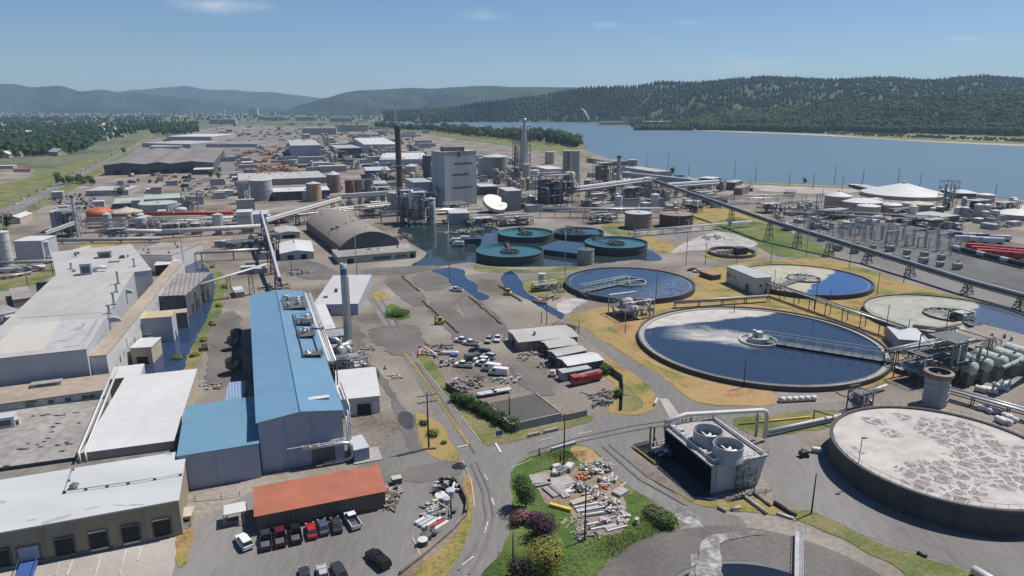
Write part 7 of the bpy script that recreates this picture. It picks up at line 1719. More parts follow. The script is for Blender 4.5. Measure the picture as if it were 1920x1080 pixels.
tank('storage_dome','huge low white dome roof beside the river',1691,376,142,369,'cone',W_CREAM,W_PAINT,rise=.26,ladder=False,n=48)
# chimneys
def chimney(label,px,yb,yt,r0,r1,m,cap=W_DGREY,z=0):
 p = G(px,yb);h = topz(px,yb,yt);o = thing('chimney',label,'chimney',p);mb = MB();mb.smooth = True;mb.lathe(p,[(r0,0),(r1,h * .94)],20);mb.build('shaft',m,o)
 mb = MB();mb.lathe((p.x,p.y,h * .94),[(r1 * 1.25,0),(r1 * 1.25,h * .05),(r1 * .8,h * .06),(r1 * .8,0)],20);mb.build('crown',cap,o)
 mb = MB();mb.lathe((p.x,p.y,h * .55),[(r1 * 1.1,0),(r1 * 1.6,.1),(r1 * 1.6,1.2),(r1 * 1.5,1.2)],16);mb.build('gallery',W_STEEL,o)
chimney('tall brown chimney left of the boiler house',752,404,233,2.3,2.0,mat('brown_chimney',(.13,.1,.075),.85,scale=.3,var=.3,stretch=(1,1,.1)))
chimney('square topped grey stack near the river',1159,344,292,2.0,1.9,W_GREY,W_BLACK);chimney('thin white stack at the west pipe band',148,450,366,.8,.7,W_LGREY);chimney('white topped tower stack right of the boiler house',983,340,222,2.0,1.7,W_LGREY,W_STEEL)
# boiler house
bh,hcs,hz = building('boiler_house','towering pale grey boiler house with dark louvre bands','boiler house',(832,285),(893,282),(890,279),(858,384,283),wm=mat('boiler_wall',(.36,.385,.42),.7,scale=.12,var=.2,stretch=(1,1,.15)),rm=W_CREAM,over=.3)
for zf,f,wf in ((.76,.58,.55),(.56,.5,.5),(.32,.55,.6),(.9,.45,.1)): opening(bh,hcs,0,f,wf * (hcs[1] - hcs[0]).length,hz * zf,1.4 if wf > .2 else 3.2,W_DGREY,'louvre_band')
opening(bh,hcs,0,.09,5,0,hz * .98,W_LGREY,'corner_panel')
p = hcs[0].lerp(hcs[2],.42);mb = MB();mb.box((p.x,p.y,hz + .01),(16,11,3.2),GROT);mb.build('penthouse',W_BROWN,bh)
bo('turbine_hall','blue grey hall joined to the left foot of the boiler house','building',(776,342),(826,340),(824,332),(778,384,342),wm=W_BLUEG,rm=W_GREY)
bo('side_tower','dark setback tower on the left of the boiler house','building',(806,292),(820,291),(821,289),(808,372,292),wm=W_DGREY,rm=W_GREY)
gallery('steep tan chute down the left face of the boiler house',(818,388,10),(812,372,28),1.3,W_CREAM,9,1)
p = G(929,398,0);o = thing('tilted_dish','large tilted white round roof below the broad concrete silo','dish',p);q = p + Vector((0,0,7.5));nv = Vector((.33,-.42,.85)).normalized();mb = MB();mb.smooth = False;mb.tube([q - nv * 2.6,q],9.0,36);mb.build('dish',W_PAINT,o)
mb = MB();mb.tube([q - nv * 8,q - nv * 2.7],2.4,20,r1=8.4);mb.build('cone',W_GREY,o);mb = MB();lattice(mb,p,7,7,5,1,GROT,.5);mb.build('leg_frame',W_DGREY,o)
for lb,a,b,c,t,kw in (
 ('grey shed with a pale green front below the boiler house',(843,400),(880,399),(876,391),(843,421,400),dict(wm=W_PALEG,rm=W_LGREY)),('long pale roofed workshop at the end of the log yard',(447,338),(612,332),(616,320),(450,350,338),dict(rm=W_LROOF,wm=W_CONC,vents=7)),('white roofed store rooms behind the orange streaked silo',(512,360),(618,356),(615,349),(512,377,360),dict(rm=W_WHITE,wm=W_DGREY,vents=3)),
 ('dark blue grey hall beyond the workshop',(545,273),(602,272),(590,262),(546,298,273),dict(wm=W_BLUEG,rm=W_LROOF)),('olive hall right of the dark blue grey hall',(632,278),(678,277),(676,271),(632,297,278),dict(wm=W_DGREY,rm=W_GREY)),('wide white roofed mill hall far behind the chimney',(683,271),(748,270),(728,258),(684,287,271),dict(wm=W_LGREY,rm=W_WHITE,vents=3)),
 ('bright white roofed hall behind the chimney',(712,299),(800,298),(786,286),(712,311,299),dict(wm=W_LGREY,rm=W_WHITE,vents=4)),('blue fronted building in front of the bright white hall',(686,320),(732,319),(730,312),(686,335,320),dict(wm=W_BLUE,rm=W_LGREY)),('white block at the right end of the orange pipeline',(442,398),(470,397),(468,392),(444,430,398),dict(wm=W_PAINT,rm=W_PAINT)),('blue annex beside the white block',(471,402),(500,401),(497,394),(473,424,402),dict(wm=W_BLUEG,rm=W_LGREY)),
 ('pale blue building at the left of the west pipe band',(92,398),(116,397),(116,391),(93,436,398),dict(wm=W_BLUEG,rm=W_LGREY)),('white blue panelled silo house at the west edge',(25,452),(77,451),(80,442),(27,492,452),dict(wm=W_LGREY,rm=W_PAINT)),('bright white end block beside the silo house',(78,454),(89,453),(92,444),(79,490,454),dict(wm=W_PAINT,rm=W_PAINT)),('low white lean to in front of the silo house',(42,478),(66,477),(67,472),(43,491,478),dict(wm=W_PAINT,rm=W_PAINT)),
 ('small white gabled house among parked trucks in the west',(10,410),(37,409),(33,401),(10,421,410),dict(roof='gable_v',rise=1.5,rm=W_PAINT,wm=W_CREAM)),('long green grey shed near the staff car park',(212,382),(268,379),(262,370),(212,392,382),dict(rm=W_PALEG,wm=W_DGREY)),('second green grey shed behind the green lidded tank',(270,374),(344,370),(340,362),(270,384,374),dict(rm=W_PALEG,wm=W_GREY)),
 ('grey shed below the black roofed warehouse',(160,358),(240,356),(236,348),(160,368,358),dict(rm=W_LROOF,wm=W_GREY)),('open white roofed loading shed before the black roofed warehouse',(362,318),(398,317),(396,313),(362,328,318),dict(rm=W_WHITE,wm=W_DGREY)),('brick coloured control building among the pipes left of the boiler house',(690,345),(726,344),(724,338),(690,362,345),dict(rm=W_GREY,wm=W_RUSTY)),
 ('white flat roofed building at the foot of the twin silos',(1026,317),(1056,316),(1054,310),(1026,330,317),dict(rm=W_WHITE,wm=W_PAINT)),('grey block right of the tilted dish',(950,358),(978,357),(976,350),(950,396,358),dict(rm=W_LGREY,wm=W_CONC)),('low dark building with a pale roof under the boiler house pipes',(900,350),(933,349),(930,344),(900,366,350),dict(rm=W_LGREY,wm=W_DGREY)),
 ('white shed on the river bank right of the tall stack',(1310,333),(1336,335),(1332,331),(1312,341,333),dict(rm=W_PAINT,wm=W_DGREY)),('dark square transfer house on the river bank',(1362,341),(1378,342),(1378,337),(1362,356,341),dict(rm=W_GREY,wm=W_DGREY)),('pale blue roofed shed on the river bank',(1388,352),(1412,352),(1408,346),(1388,359,352),dict(rm=mat('pale_blue_roof',(.35,.42,.48),.6,var=.1),wm=W_DCONC)),('brown block house before the pale blue shed',(1376,352),(1392,353),(1390,347),(1376,366,352),dict(rm=W_BROWN,wm=W_RUSTY)),
 ('small white hut left of the huge white dome',(1613,350),(1630,350),(1628,345),(1613,355,350),dict(rm=W_PAINT,wm=W_DGREY)),('white roofed shed touching the huge white dome',(1634,354),(1660,354),(1654,346),(1634,361,354),dict(rm=W_LROOF,wm=W_DGREY)),('white roofed platform building beside the tan tanks',(1728,410),(1800,404),(1786,393),(1728,424,410),dict(rm=W_LROOF,wm=W_DGREY)),('long cream roofed warehouse at the east edge by the river',(1850,387),(1990,408),(1990,386),(1850,400,387),dict(rm=W_CREAM,wm=W_DGREY)),('low white shed right of the dark lattice tower',(1790,362),(1838,363),(1832,356),(1790,372,362),dict(rm=W_PAINT,wm=W_DGREY)),
 ('blue roofed canteen right of the wrecked trucks',(1470,360),(1490,361),(1492,356),(1470,368,360),dict(rm=W_BROWN,wm=W_BROWN)),('pale shed along the river quay',(1168,313),(1230,322),(1240,318),(1168,322,313),dict(rm=W_LROOF,wm=W_GREY)),('brown riverside shed beyond the tall stack',(1100,296),(1150,303),(1156,299),(1100,304,296),dict(rm=W_BROWN,wm=W_RUSTY))):
 bo('building',lb,'building',a,b,c,t,**kw)
# black roofed warehouse: three bays of one shed
for k,(x0,x1,xr) in enumerate(((194,272,300),(272,320,341),(320,400,402))):
 bo('black_warehouse_bay',['left','middle','right'][k] + ' bay of the dark warehouse with low grey brown gables','warehouse',(x0,310 - (x0 - 194) * .025),(x1,310 - (x1 - 194) * .025),(xr,280),(x0 + 20,328,309),roof='gable_v',rise=2.2,wm=W_DGREY,rm=mat('grey_brown_roof',(.19,.17,.16),.8,scale=.2,var=.2),ops=((0,.3,8,0,5),(0,.75,8,0,5)))
for lb,a,b,c,t,m in (('long grey shed beside the levee road',(266,268),(357,270),(355,264),(268,276,268),W_LROOF),('long dark roofed shed left of the log stacks',(359,270),(482,270),(478,264),(360,276,270),W_BROWN),('pale roofed shed behind the two long sheds',(312,256),(396,256),(393,251),(312,263,256),W_WHITE),('small shed with a white corner behind the dark warehouse',(280,275),(340,274),(336,270),(282,280,275),W_LROOF)): bo('lumber_shed',lb,'shed',a,b,c,t,rm=m,wm=W_GREY)
# process structures
PROC = {}
for args in (('dark recovery block with ducts left of the slim pale silo',784,424,16,14,362,101,5,W_BLUEG),('grey duct tower beside the round topped silo',760,420,9,9,358,102,4,W_GREY),('dark block with white vertical stripes right of the tilted dish',1044,394,28,18,330,103,5,W_DGREY),('tall lattice tower with a white cabin above the plant',985,338,8,8,236,104,1,W_PAINT),('lattice distillation tower left of the white cabin tower',968,336,6,6,240,105,2,None),
 ('brown lattice evaporator block near the river',1130,344,17,12,306,106,5,W_RUSTY),('dark tall lattice tower in the tank farm',1773,394,9,9,340,107,3,None),('pipe tangle in front of the cream cone bin',770,352,22,12,326,108,4,None),('green grey lattice scrubber beside the green lidded tank',358,400,10,8,362,109,3,None),('dark tower block at the left of the orange dome tank',134,444,11,10,396,110,3,W_DGREY),('white slanted lattice loader beside the log yard',458,382,8,7,345,111,2,W_LGREY),
 ('pipework cluster between the silos and the chimney',715,380,18,12,352,112,5,None),('evaporator frames behind the tilted dish',940,345,18,12,318,113,5,None),('low bleach plant frames right of the grey block',985,390,18,12,368,114,5,W_LGREY),('scrubber frames behind the rear teal tank',965,424,22,10,408,115,6,None),('low pump rows between the dish and the teal tanks',905,424,20,10,410,116,6,None),('grey frame row left of the two rusty tanks',1125,420,20,10,404,117,5,None),
 ('transfer tower under the long grey gallery',1218,378,8,8,336,118,1,W_GREY),('dark structure under the diagonal conveyor head',1182,382,12,10,352,119,3,W_DGREY),('pipe frames beside the square topped stack',1205,356,18,10,338,120,4,None),('transfer house tower under the second pale gallery',1300,366,8,7,338,121,1,W_GREY),('small transfer tower at the end of the second pale gallery',1348,360,7,7,338,122,1,W_DGREY),('rusty bulk loader near the brown block house',1320,378,16,9,360,123,3,None),
 ('tank farm pump frames before the tan tanks',1560,412,24,10,394,124,5,None),('tank farm frames right of the nearest tan tank',1690,412,22,10,392,125,5,None),('east process frames below the cream roofed warehouse',1880,404,22,10,380,126,6,None),('dark frames between the dark lattice tower and the east edge',1830,404,18,10,376,127,5,W_DGREY),('dark frames under the white roofed platform building',1745,432,18,8,412,128,4,None),('brown pipe frames left of the tank farm',1505,402,18,10,380,129,5,None),('pipe frames left of the brown pipe frames',1445,400,18,10,382,130,5,None),
 ('black scrubber frames below the west pipe rack',215,448,14,7,430,131,4,None),('black scrubber frames right of the first ones below the west pipe rack',330,440,18,7,420,132,5,None),('frames under the steep steel gallery',500,470,14,9,442,133,4,None),('rusty frames left of the steep steel gallery',455,470,16,9,455,134,3,None),('pipe frames behind the white block',520,420,20,10,404,135,5,None),('dark dryer frames behind the arched warehouse',700,405,18,8,388,136,4,None),('steam header frames before the boiler house',850,402,20,8,384,137,5,None),('lattice crane frame beside the olive hall',660,318,16,10,300,138,3,None),('rusty frames at the far right of the bright white hall',800,318,16,10,296,139,4,None)):
 lb,px,yb,w,d,yt,sd_,v,cl = args;PROC[sd_] = process(lb,px,yb,w,d,yt,seed=sd_,vessels=v,clad=cl)
for k in range(4): mb = MB();p = G(1036 + k * 8,393);mb.box((p.x,p.y + .6,topz(1036,393,358)),(1.6,.6,5.5));mb.build('white_panel',W_PAINT,PROC[103])
# substation
SUBG = 'gantries of the substation'
rnd = random.Random(77)
gt = None
def gantry():
 r = thing('substation_gantry','grey lattice gantry','gantry',(0,0,0))
 for x in (-5,5): mb = MB();lattice(mb,(x,0,0),1,1,11,5,0,.16,.6);mb.build('column_frame',W_GREY,r,False)
 mb = MB();
 for z in (9.2,10.2): mb.bar((-6,-.4,z),(6,-.4,z),.18);mb.bar((-6,.4,z),(6,.4,z),.18)
 for k in range(12): mb.bar((-6 + k,-.4,9.2),(-5 + k,-.4,10.2),.12)
 mb.build('crossbeam',W_GREY,r,False)
 for x in (-3,0,3): mb = MB();mb.lathe((x,0,7.6),[(.1,0),(.25,.3),(.1,.6),(.25,.9),(.1,1.6)],8);mb.build('insulator',W_LGREY,r,False)
 return Proto(r)
GT = gantry()
for k in range(30):
 u,v = (k % 6) / 5,(k // 6) / 4
 px = 1500 + u * 200 + v * 90;py = 424 + u * 26 + v * 26 + rnd.uniform(-3,3);
 GT.place(G(px,py),GROT + rnd.choice((0,1.57)),rnd.uniform(.55,1.0),'grey lattice gantry among the crowded frames of the substation',SUBG)
def transformer():
 r = thing('transformer','grey transformer','transformer',(0,0,0));mb = MB();mb.box((0,0,.3),(3.4,2.2,2.6));mb.build('tank',W_PALEG,r,False)
 for s in (-1,1): mb = MB();[mb.box((k * .4 - 1.2,s * 1.4,.6),(.12,.5,2.0)) for k in range(7)];mb.build('radiator',W_GREY,r,False)
 for x in (-1,0,1): mb = MB();mb.lathe((x,0,2.9),[(.22,0),(.12,.9),(.2,1.0),(.05,1.3)],8);mb.build('bushing',W_RUSTY,r,False)
 return Proto(r)
TF = transformer()
for k in range(16): TF.place(G(1540 + (k % 8) * 32 + (k // 8) * 30,452 + (k % 8) * 5 + (k // 8) * 18),GROT,rnd.uniform(.8,1.2),'pale grey green transformer standing between the substation gantries','transformers of the substation')
# trailers and rail wagons on the east
def trailer_proto():
 r = thing('trailer','trailer','trailer',(0,0,0));mb = MB();mb.box((0,0,1.1),(2.6,12,2.7));mb.build('box',PAINT,r,False)
 mb = MB();mb.box((0,0,.7),(1.2,11.4,.395));mb.build('chassis',W_BLACK,r,False)
 for y in (-4.6,-3.4): mb = MB();mb.tube([(-1.2,y,.5),(1.2,y,.5)],.5,10);mb.build('axle',W_RUBBER,r,False)
 return Proto(r)
TR = trailer_proto()
for k in range(9): TR.place(G(1834 + k * 11,470 + (k % 3) * 5 + k * 1.0),1.2,1,['first','second','third','fourth','fifth','sixth','seventh','eighth','last'][k] + ' red trailer from the left in the red row at the east edge','red trailers at the east edge',mats={'car_paint': W_RED})
for k in range(7): TR.place(G(1796 + k * 13,446 + (k % 2) * 6 + k * 1.0),1.35,.9,['first','second','third','fourth','fifth','sixth','last'][k] + ' white trailer from the left in the row behind the red trailers','white trailers behind the red ones',mats={'car_paint': CP_['white'] if k % 4 else CP_['navy']})
for k in range(9):
 p = G(1792 + k * 14.5,472 + k * 3.6);o = thing('tank_wagon',['first','second','third','fourth','fifth','sixth','seventh','eighth','last'][k] + ' dark tank wagon from the left in the rail line below the red trailers','rail wagon',p,'tank wagons below the red trailers',rot=math.atan2((G(1908,501) - G(1792,472)).y,(G(1908,501) - G(1792,472)).x))
 mb = MB();mb.smooth = True;mb.tube([(-3.4,0,2.2),(-3.1,0,2.2),(3.1,0,2.2),(3.4,0,2.2)],1.2,12);mb.build('barrel',W_BLACK if k % 3 else W_LGREY,o,False);mb = MB();mb.box((0,0,.6),(6.8,2,.4));mb.build('underframe',W_DGREY,o,False)
for k,(px,py,c,lb) in enumerate(((882,460,'navy','navy box trailer standing in the flood water before the teal tanks'),)): TR.place(G(px,py),1.75,1,lb,mats={'car_paint': CP_['navy']})
for k,(px,py) in enumerate(((858,462),(852,456),(868,452))): BOXT.place(G(px,py),1.5,.9,['front','middle','rear'][k] + ' white box truck beside the navy trailer in the flood water','white trucks in the flood water',mats={'car_paint': CP_['white']})['category'] = 'truck'
heap('scrap_heap','pale machine scrap behind the trucks in the flood','scrap heap',872,437,22,9,2.6,GY + WH,34,91,('box','tube'),(2,5),(.2,.5))
heap('scrap_heap','rusty debris along the right side of the arched warehouse','scrap heap',754,447,12,14,2.2,RU + WH,26,92,('box','tube'),(2,5),(.2,.4))
heap('scrap_heap','pale pipes and frames left of the small white hall','scrap heap',565,513,12,7,1.6,WH + GY,22,93,('box','tube'),(2,5),(.15,.35))
heap('scrap_heap','white blocks and timber on the yard behind the blue roof','scrap heap',515,540,12,7,1.6,WH + (W_WOOD,),20,94,('box','tube'),(2,5),(.15,.35))
for k,(px,py) in enumerate(((1185,340),(1212,317),(1252,318),(1291,330),(1377,334),(1416,342),(1479,349),(1524,355),(1564,345),(1579,356),(1617,345),(1683,347),(1724,351),(1865,372),(1780,392),(1405,360),(1530,395),(1540,388))):
 pole('lamp_pole',['first','second','third','fourth','fifth','sixth','seventh','eighth','ninth','tenth','eleventh','twelfth','thirteenth','fourteenth','fifteenth','sixteenth','seventeenth','eighteenth'][k] + ' thin mast in the line along the river bank, counted from the tall stack',px,py,py - 26 - (k % 3) * 4,.3,W_DGREY,cat='mast',lamp=k % 2 == 0,group='masts along the river bank')
# trees, homes and yards farther off
def crown_tree(w,h,n,mats_,seed,conif=False):
 rnd = random.Random(seed);r = thing('broadleaf_tree','tree','tree',(0,0,0));mb = MB()
 if conif:
  for k in range(n):
   t = rnd.random() ** .7;a = rnd.uniform(0,6.28);q = w * (1 - t) * .5 * rnd.uniform(.5,1.1);p = Vector((q * math.cos(a),q * math.sin(a),h * (.12 + .88 * t)));s = h * .055 * rnd.uniform(.7,1.3)
   d = Vector((math.cos(a),math.sin(a),-.4)) * s * 1.4;e = Vector((-math.sin(a),math.cos(a),0)) * s;mb.i = rnd.choice((0,0,1));mb.poly([p - e,p + d,p + e,p + Vector((0,0,s))])
  mb.i = 0
 else: leafy(mb,(0,0,h * .58),w * .62,h * .46,n,h * .075,rnd,.5)
 mb.build('crown',mats_,r,False);mb = MB();mb.tube([(0,0,-.2),(0,0,h * .6)],h * .025,6,r1=h * .01);mb.build('trunk',BARK,r,False)
 return Proto(r)
TP = [crown_tree(9,12,320,[LEAF[1],LEAF[0]],1),crown_tree(8,14,320,[LEAF[0],LEAF[1]],2),crown_tree(6,17,260,[LEAF[1],FOL[0]],3,True),crown_tree(10,11,300,[LEAF[0],LEAF[5]],4)]
rnd = random.Random(3)
def place_tree(px,py,s,lb,g,kinds=(0,1,2,3),name=None): return rnd.choice([TP[k] for k in kinds]).place(G(px,py),rnd.uniform(0,6),(s * rnd.uniform(.85,1.15),s * rnd.uniform(.85,1.15),s * rnd.uniform(.8,1.2)),lb,g)
T1 = 'dark green tree among the homes on the left of the levee'
n = 0
BELT = lambda x: prof([(-30,302),(0,301),(146,289),(193,268),(260,250),(300,243)],x)
while n < 110:
 x,y = rnd.uniform(-20,285),rnd.uniform(222,302)
 if y > BELT(x) or y < BELT(x) - 26: continue
 place_tree(x,y,1.1 + (y < 250) * .25,T1,'trees among the homes left of the levee');n += 1
for k in range(20): place_tree(rnd.uniform(284,372),rnd.uniform(236,256),1.3,'tree in the dark wood at the far end of the levee road','trees of the wood at the end of the levee road',(0,1,2))
for k in range(90):
 t = rnd.random();x = 705 + 380 * t ** .8;y0 = prof([(700,240),(800,246),(900,262),(1000,270),(1086,278)],x);y1 = prof([(700,236),(800,242),(900,250),(1000,255),(1060,262),(1090,272)],x)
 place_tree(x,rnd.uniform(y1,max(y1 + 1,y0)),1.5 + (x > 830) * .4,'green riverside tree in the wooded strip along the near bank','trees of the riverside strip',(0,1,3))
for k in range(14): place_tree(118 + k * 4.4 + rnd.uniform(-2,2),345 + rnd.uniform(-4,4),.62,'round bush in the hedge of bushes beside the levee road','bushes beside the levee road',(1,3))
for px,py,s,lb in ((112,348,.9,'dark round tree at the left end of the levee bushes'),(226,368,.75,'dark lone tree beside the staff car park'),(395,335,.8,'dark tree at the right corner of the dark warehouse'),(410,336,.6,'smaller tree right of the warehouse corner tree'),(232,288,.8,'round tree left of the dark warehouse roof'),(1259,329,.65,'lone dark conifer on the river quay'),(1238,328,.45,'round green bush beside the quay conifer'),(1509,345,.45,'round bush on the river bank lot'),(523,246,1.1,'dark tree standing alone beyond the log stacks'),(440,238,1.0,'dark tree behind the pale roofed sheds'),(415,236,.9,'second dark tree behind the pale roofed sheds'),(12,430,.8,'green tree at the foot of the west silos')): place_tree(px,py,s,lb,None,(0,))
# homes
def home_proto():
 r = thing('house','house','house',(0,0,0));mb = MB();mb.prism([(-6,-4),(6,-4),(6,4),(-6,4)],0,3.4,top=False);mb.poly([(6,-4,3.4),(6,4,3.4),(6,0,5.6)]);mb.poly([(-6,4,3.4),(-6,-4,3.4),(-6,0,5.6)]);mb.build('wall',W_CREAM,r,False)
 mb = MB();
 for s in (-1,1): q = [(-6.5,s * 4.6,3.1),(6.5,s * 4.6,3.1),(6.5,0,5.75),(-6.5,0,5.75)];mb.poly(q if s < 0 else q[::-1])
 mb.build('roof',PAINT,r,False)
 for x in (-3,0,3): mb = MB();mb.box((x,-4,1.2),(1.4,.1,1.3));mb.build('window',W_GLASS,r,False)
 return Proto(r)
HP = home_proto();RC = [W_WHITE,W_GREY,W_BROWN,W_LROOF,W_DGREY]
for k in range(90):
 x = rnd.uniform(-10,262);y = rnd.uniform(232,BELT(x));HP.place(G(x,y),rnd.uniform(0,3.1),rnd.uniform(1.2,2.0),'pale walled house half hidden by the trees left of the levee','homes among the trees left of the levee',mats={'car_paint': rnd.choice(RC)})
def shed_proto():
 r = thing('distant_warehouse','warehouse','warehouse',(0,0,0));mb = MB();mb.box((0,0,0),(40,22,7));mb.build('wall',W_GREY,r,False);mb = MB();mb.box((0,0,7.01),(41,23,.8));mb.build('roof',PAINT,r,False);return Proto(r)
SHP = shed_proto()
for k in range(110):
 x = rnd.uniform(-20,740);y = 208 + 14 * rnd.random() ** 1.3;SHP.place(G(x,y),rnd.uniform(-.5,.5),(rnd.uniform(.4,1.9),rnd.uniform(.5,1.5),rnd.uniform(.7,1.8)),'pale low warehouse on the hazy plain before the far mountains','warehouses on the hazy plain',mats={'car_paint': rnd.choice((W_WHITE,W_WHITE,W_LROOF,W_GREY,W_BROWN))})
def wood(name,label,n,f,hmin,hmax):
 out = []
 while len(out) < n:
  q = f()
  if q is None: continue
  p = G(*q);h = rnd.uniform(hmin,hmax);out.append((p.x,p.y,0,h,h * rnd.uniform(.26,.42),rnd.choice((0,0,3,1)),rnd.random() < .25))
 scatter_crowns(name,out,FOL,6,label)
def f1():
 x,y = rnd.uniform(-30,300),rnd.uniform(222,292)
 return None if y > BELT(x) - 3 else (x,y)
wood('distant_woods','dense belt of trees over the homes left of the levee road',1500,f1,11,19)
wood('distant_woods','dark wood closing the far end of the levee road',220,lambda: (rnd.uniform(284,372),rnd.uniform(232,252)),12,20)
wood('distant_woods','scattered far trees on the hazy plain below the mountains',900,lambda: (rnd.uniform(-40,720),208 + 20 * rnd.random() ** 1.2),10,20)
wood('riverside_woods','thick green wood along the near river bank behind the plant',420,lambda: (lambda x: (x,rnd.uniform(prof([(700,236),(800,241),(900,249),(1000,254),(1060,261),(1090,272)],x) + .5,prof([(700,240),(800,246),(900,258),(1000,266),(1086,277)],x))))(rnd.uniform(705,1088)),12,22)
# log yard
def stack_proto():
 r = thing('log_stack','log stack','log stack',(0,0,0));rn = random.Random(8);mb = MB()
 for k in range(26):
  z = rn.random();x = rn.uniform(-1,1) * (6 - 3.4 * z);mb.tube([(x,-5,.4 + z * 3.4),(x,5,.4 + z * 3.4 + rn.uniform(-.2,.2))],rn.uniform(.45,.7),6)
 mb.build('logs_body',PAINT,r,False);return Proto(r)
LS = stack_proto();LC = [mat('red_timber',(.36,.19,.11),.9,scale=.3,var=.35),mat('tan_timber',(.44,.3,.19),.9,scale=.3,var=.35),mat('grey_timber',(.17,.14,.12),.9,scale=.3,var=.35)]
for k in range(250):
 far = k % 2;x = rnd.uniform(400,730) if far else rnd.uniform(440,560);y = rnd.uniform(232,258) if far else rnd.uniform(262,330)
 if not far and (x - 440) > (330 - y) * .6 + 110: continue
 LS.place(G(x,y),GROT + rnd.choice((0,.05,1.57)),(rnd.uniform(.5,1.3),rnd.uniform(.6,1.2),rnd.uniform(.6,1.1)),'reddish brown stack of logs or lumber ' + ('on the far timber yard' if far else 'on the near log yard'),'log stacks on the far timber yard' if far else 'log stacks on the near log yard',mats={'car_paint': rnd.choice(LC)})
SP2 = [('tan roofed sawmill hall beyond the log stacks',600,252,2.2,W_TANROOF),('white roofed sawmill hall with twin bays',575,226,2.6,W_WHITE),('white gabled hall right of the twin bays',640,228,2.6,W_WHITE),('brown roofed sawmill hall behind the white mill hall',660,246,2.4,W_BROWN),('long pale hall left of the far log stacks',420,232,2.6,W_WHITE),('pale planer mill at the back of the timber yard',520,226,2.4,W_LROOF),('white round roofed hall in the far trees',266,228,1.4,W_PAINT),('red roofed shop at the far left by the levee lawn',45,322,.45,W_RED),('low white shop left of the levee lawn',12,316,.5,W_WHITE)]
for lb,x,y,s,m in SP2: r = SHP.place(G(x,y),.2,s,lb,None,mats={'car_paint': m});del r['group']
for k in range(90):
 x,y = rnd.uniform(100,180),rnd.uniform(364,392);(SEDAN if k % 3 else SUV).place(G(x,y),GROT + rnd.choice((0,3.14)),1,'car parked in the staff car park by the levee road','cars in the staff car park',mats={'car_paint': CP_[rnd.choice(('white','white','silver','dark','red','blue'))]})
for k in range(34):
 x,y = rnd.uniform(340,440),rnd.uniform(345,372);(PICKUP if k % 2 else VAN).place(G(x,y),GROT + rnd.choice((0,1.57)),1.1,'truck or van parked on the yard behind the green lidded tank','vehicles on the yard behind the green lidded tank',mats={'car_paint': CP_[rnd.choice(('white','white','silver','dark'))]})
for k in range(16): t = k / 16;SEDAN.place(G(30 + 220 * t,384 - 116 * t + rnd.uniform(-3,3)),GROT - .2,1.2,'car driving on the levee road','cars on the levee road',mats={'car_paint': CP_[rnd.choice(('white','silver','dark'))]})
for k in range(24):
 x,y = rnd.uniform(245,360),rnd.uniform(328,345);(VAN if k % 2 else PICKUP).place(G(x,y),GROT + rnd.choice((0,1.57)),1.3,'vehicle parked before the dark gabled warehouse','vehicles before the dark warehouse',mats={'car_paint': CP_[rnd.choice(('white','tan','dark','yellow'))]})
for k in range(80):
 x,y = rnd.uniform(540,800),rnd.uniform(262,322);TR.place(G(x,y),GROT + rnd.choice((0,1.57)),.9,'trailer or container on the yard behind the silo row','trailers behind the silo row',mats={'car_paint': CP_[rnd.choice(('white','dark','tan','silver','maroon'))]})
for k in range(26):
 t = k / 25;p = (8 + 240 * t,432 - 172 * t);pole('lamp_pole','thin street lamp pole in the line along the levee road',p[0],p[1],p[1] - 22 + 12 * t,.22,W_GREY,cat='lamp pole',group='lamp poles along the levee road')
# grain elevator and mills on the horizon, plant across the river
for lb,x,y,w,d,h,m in (('dark grain elevator block on the horizon',476,216,70,40,52,W_BLUEG),('pale silo block left of the grain elevator',420,216,12,12,50,W_LGREY),('pale silo block right of the grain elevator',512,217,40,20,34,W_GREY)):
 p = G(x,y);o = thing('grain_elevator',lb,'elevator',p);mb = MB();mb.box(p,(w,d,h));mb.build('wall',m,o);mb = MB();mb.box((p.x,p.y,h + .01),(w * .5,d * .5,h * .18));mb.build('head_house',W_GREY,o)
gallery('long inclined grain conveyor on the horizon',(428,216,14),(480,216,60),3,W_LGREY,20,2)
gallery('far inclined conveyor at the timber yard quay',(670,230,4),(705,230,22),2.5,W_LGREY,21,1)
gallery('thin pale conveyor bridge over the riverside trees',(700,262,20),(790,268,14),1.6,W_PAINT,22,3)
for lb,x,y,w,d,h,m in (('bright white long shed across the river',1232,237.5,100,60,18,W_PAINT),('pale concrete plant block across the river',1186,234,50,30,26,W_CONC),('low grey mill hall left of the concrete plant across the river',1150,234,110,40,12,W_LGREY),('far white shed at the waterline across the river',1050,225.5,120,30,9,W_PAINT),('far pale quay shed across the river',905,221,150,30,9,W_LGREY),('white silo tower of the plant across the river',1170,234.5,14,14,32,W_PAINT)):
 p = G(x,y);o = thing('riverside_plant',lb,'plant',p);mb = MB();mb.box(p,(w,d,h));mb.build('wall',m if m is not W_PAINT else W_CREAM,o);mb = MB();mb.box((p.x,p.y,h + .01),(w * 1.03,d * 1.03,1.5));mb.build('roof',m,o)
STEAM = mat('steam',(.8,.8,.8),1.,scale=.05,var=.05,spec=0)
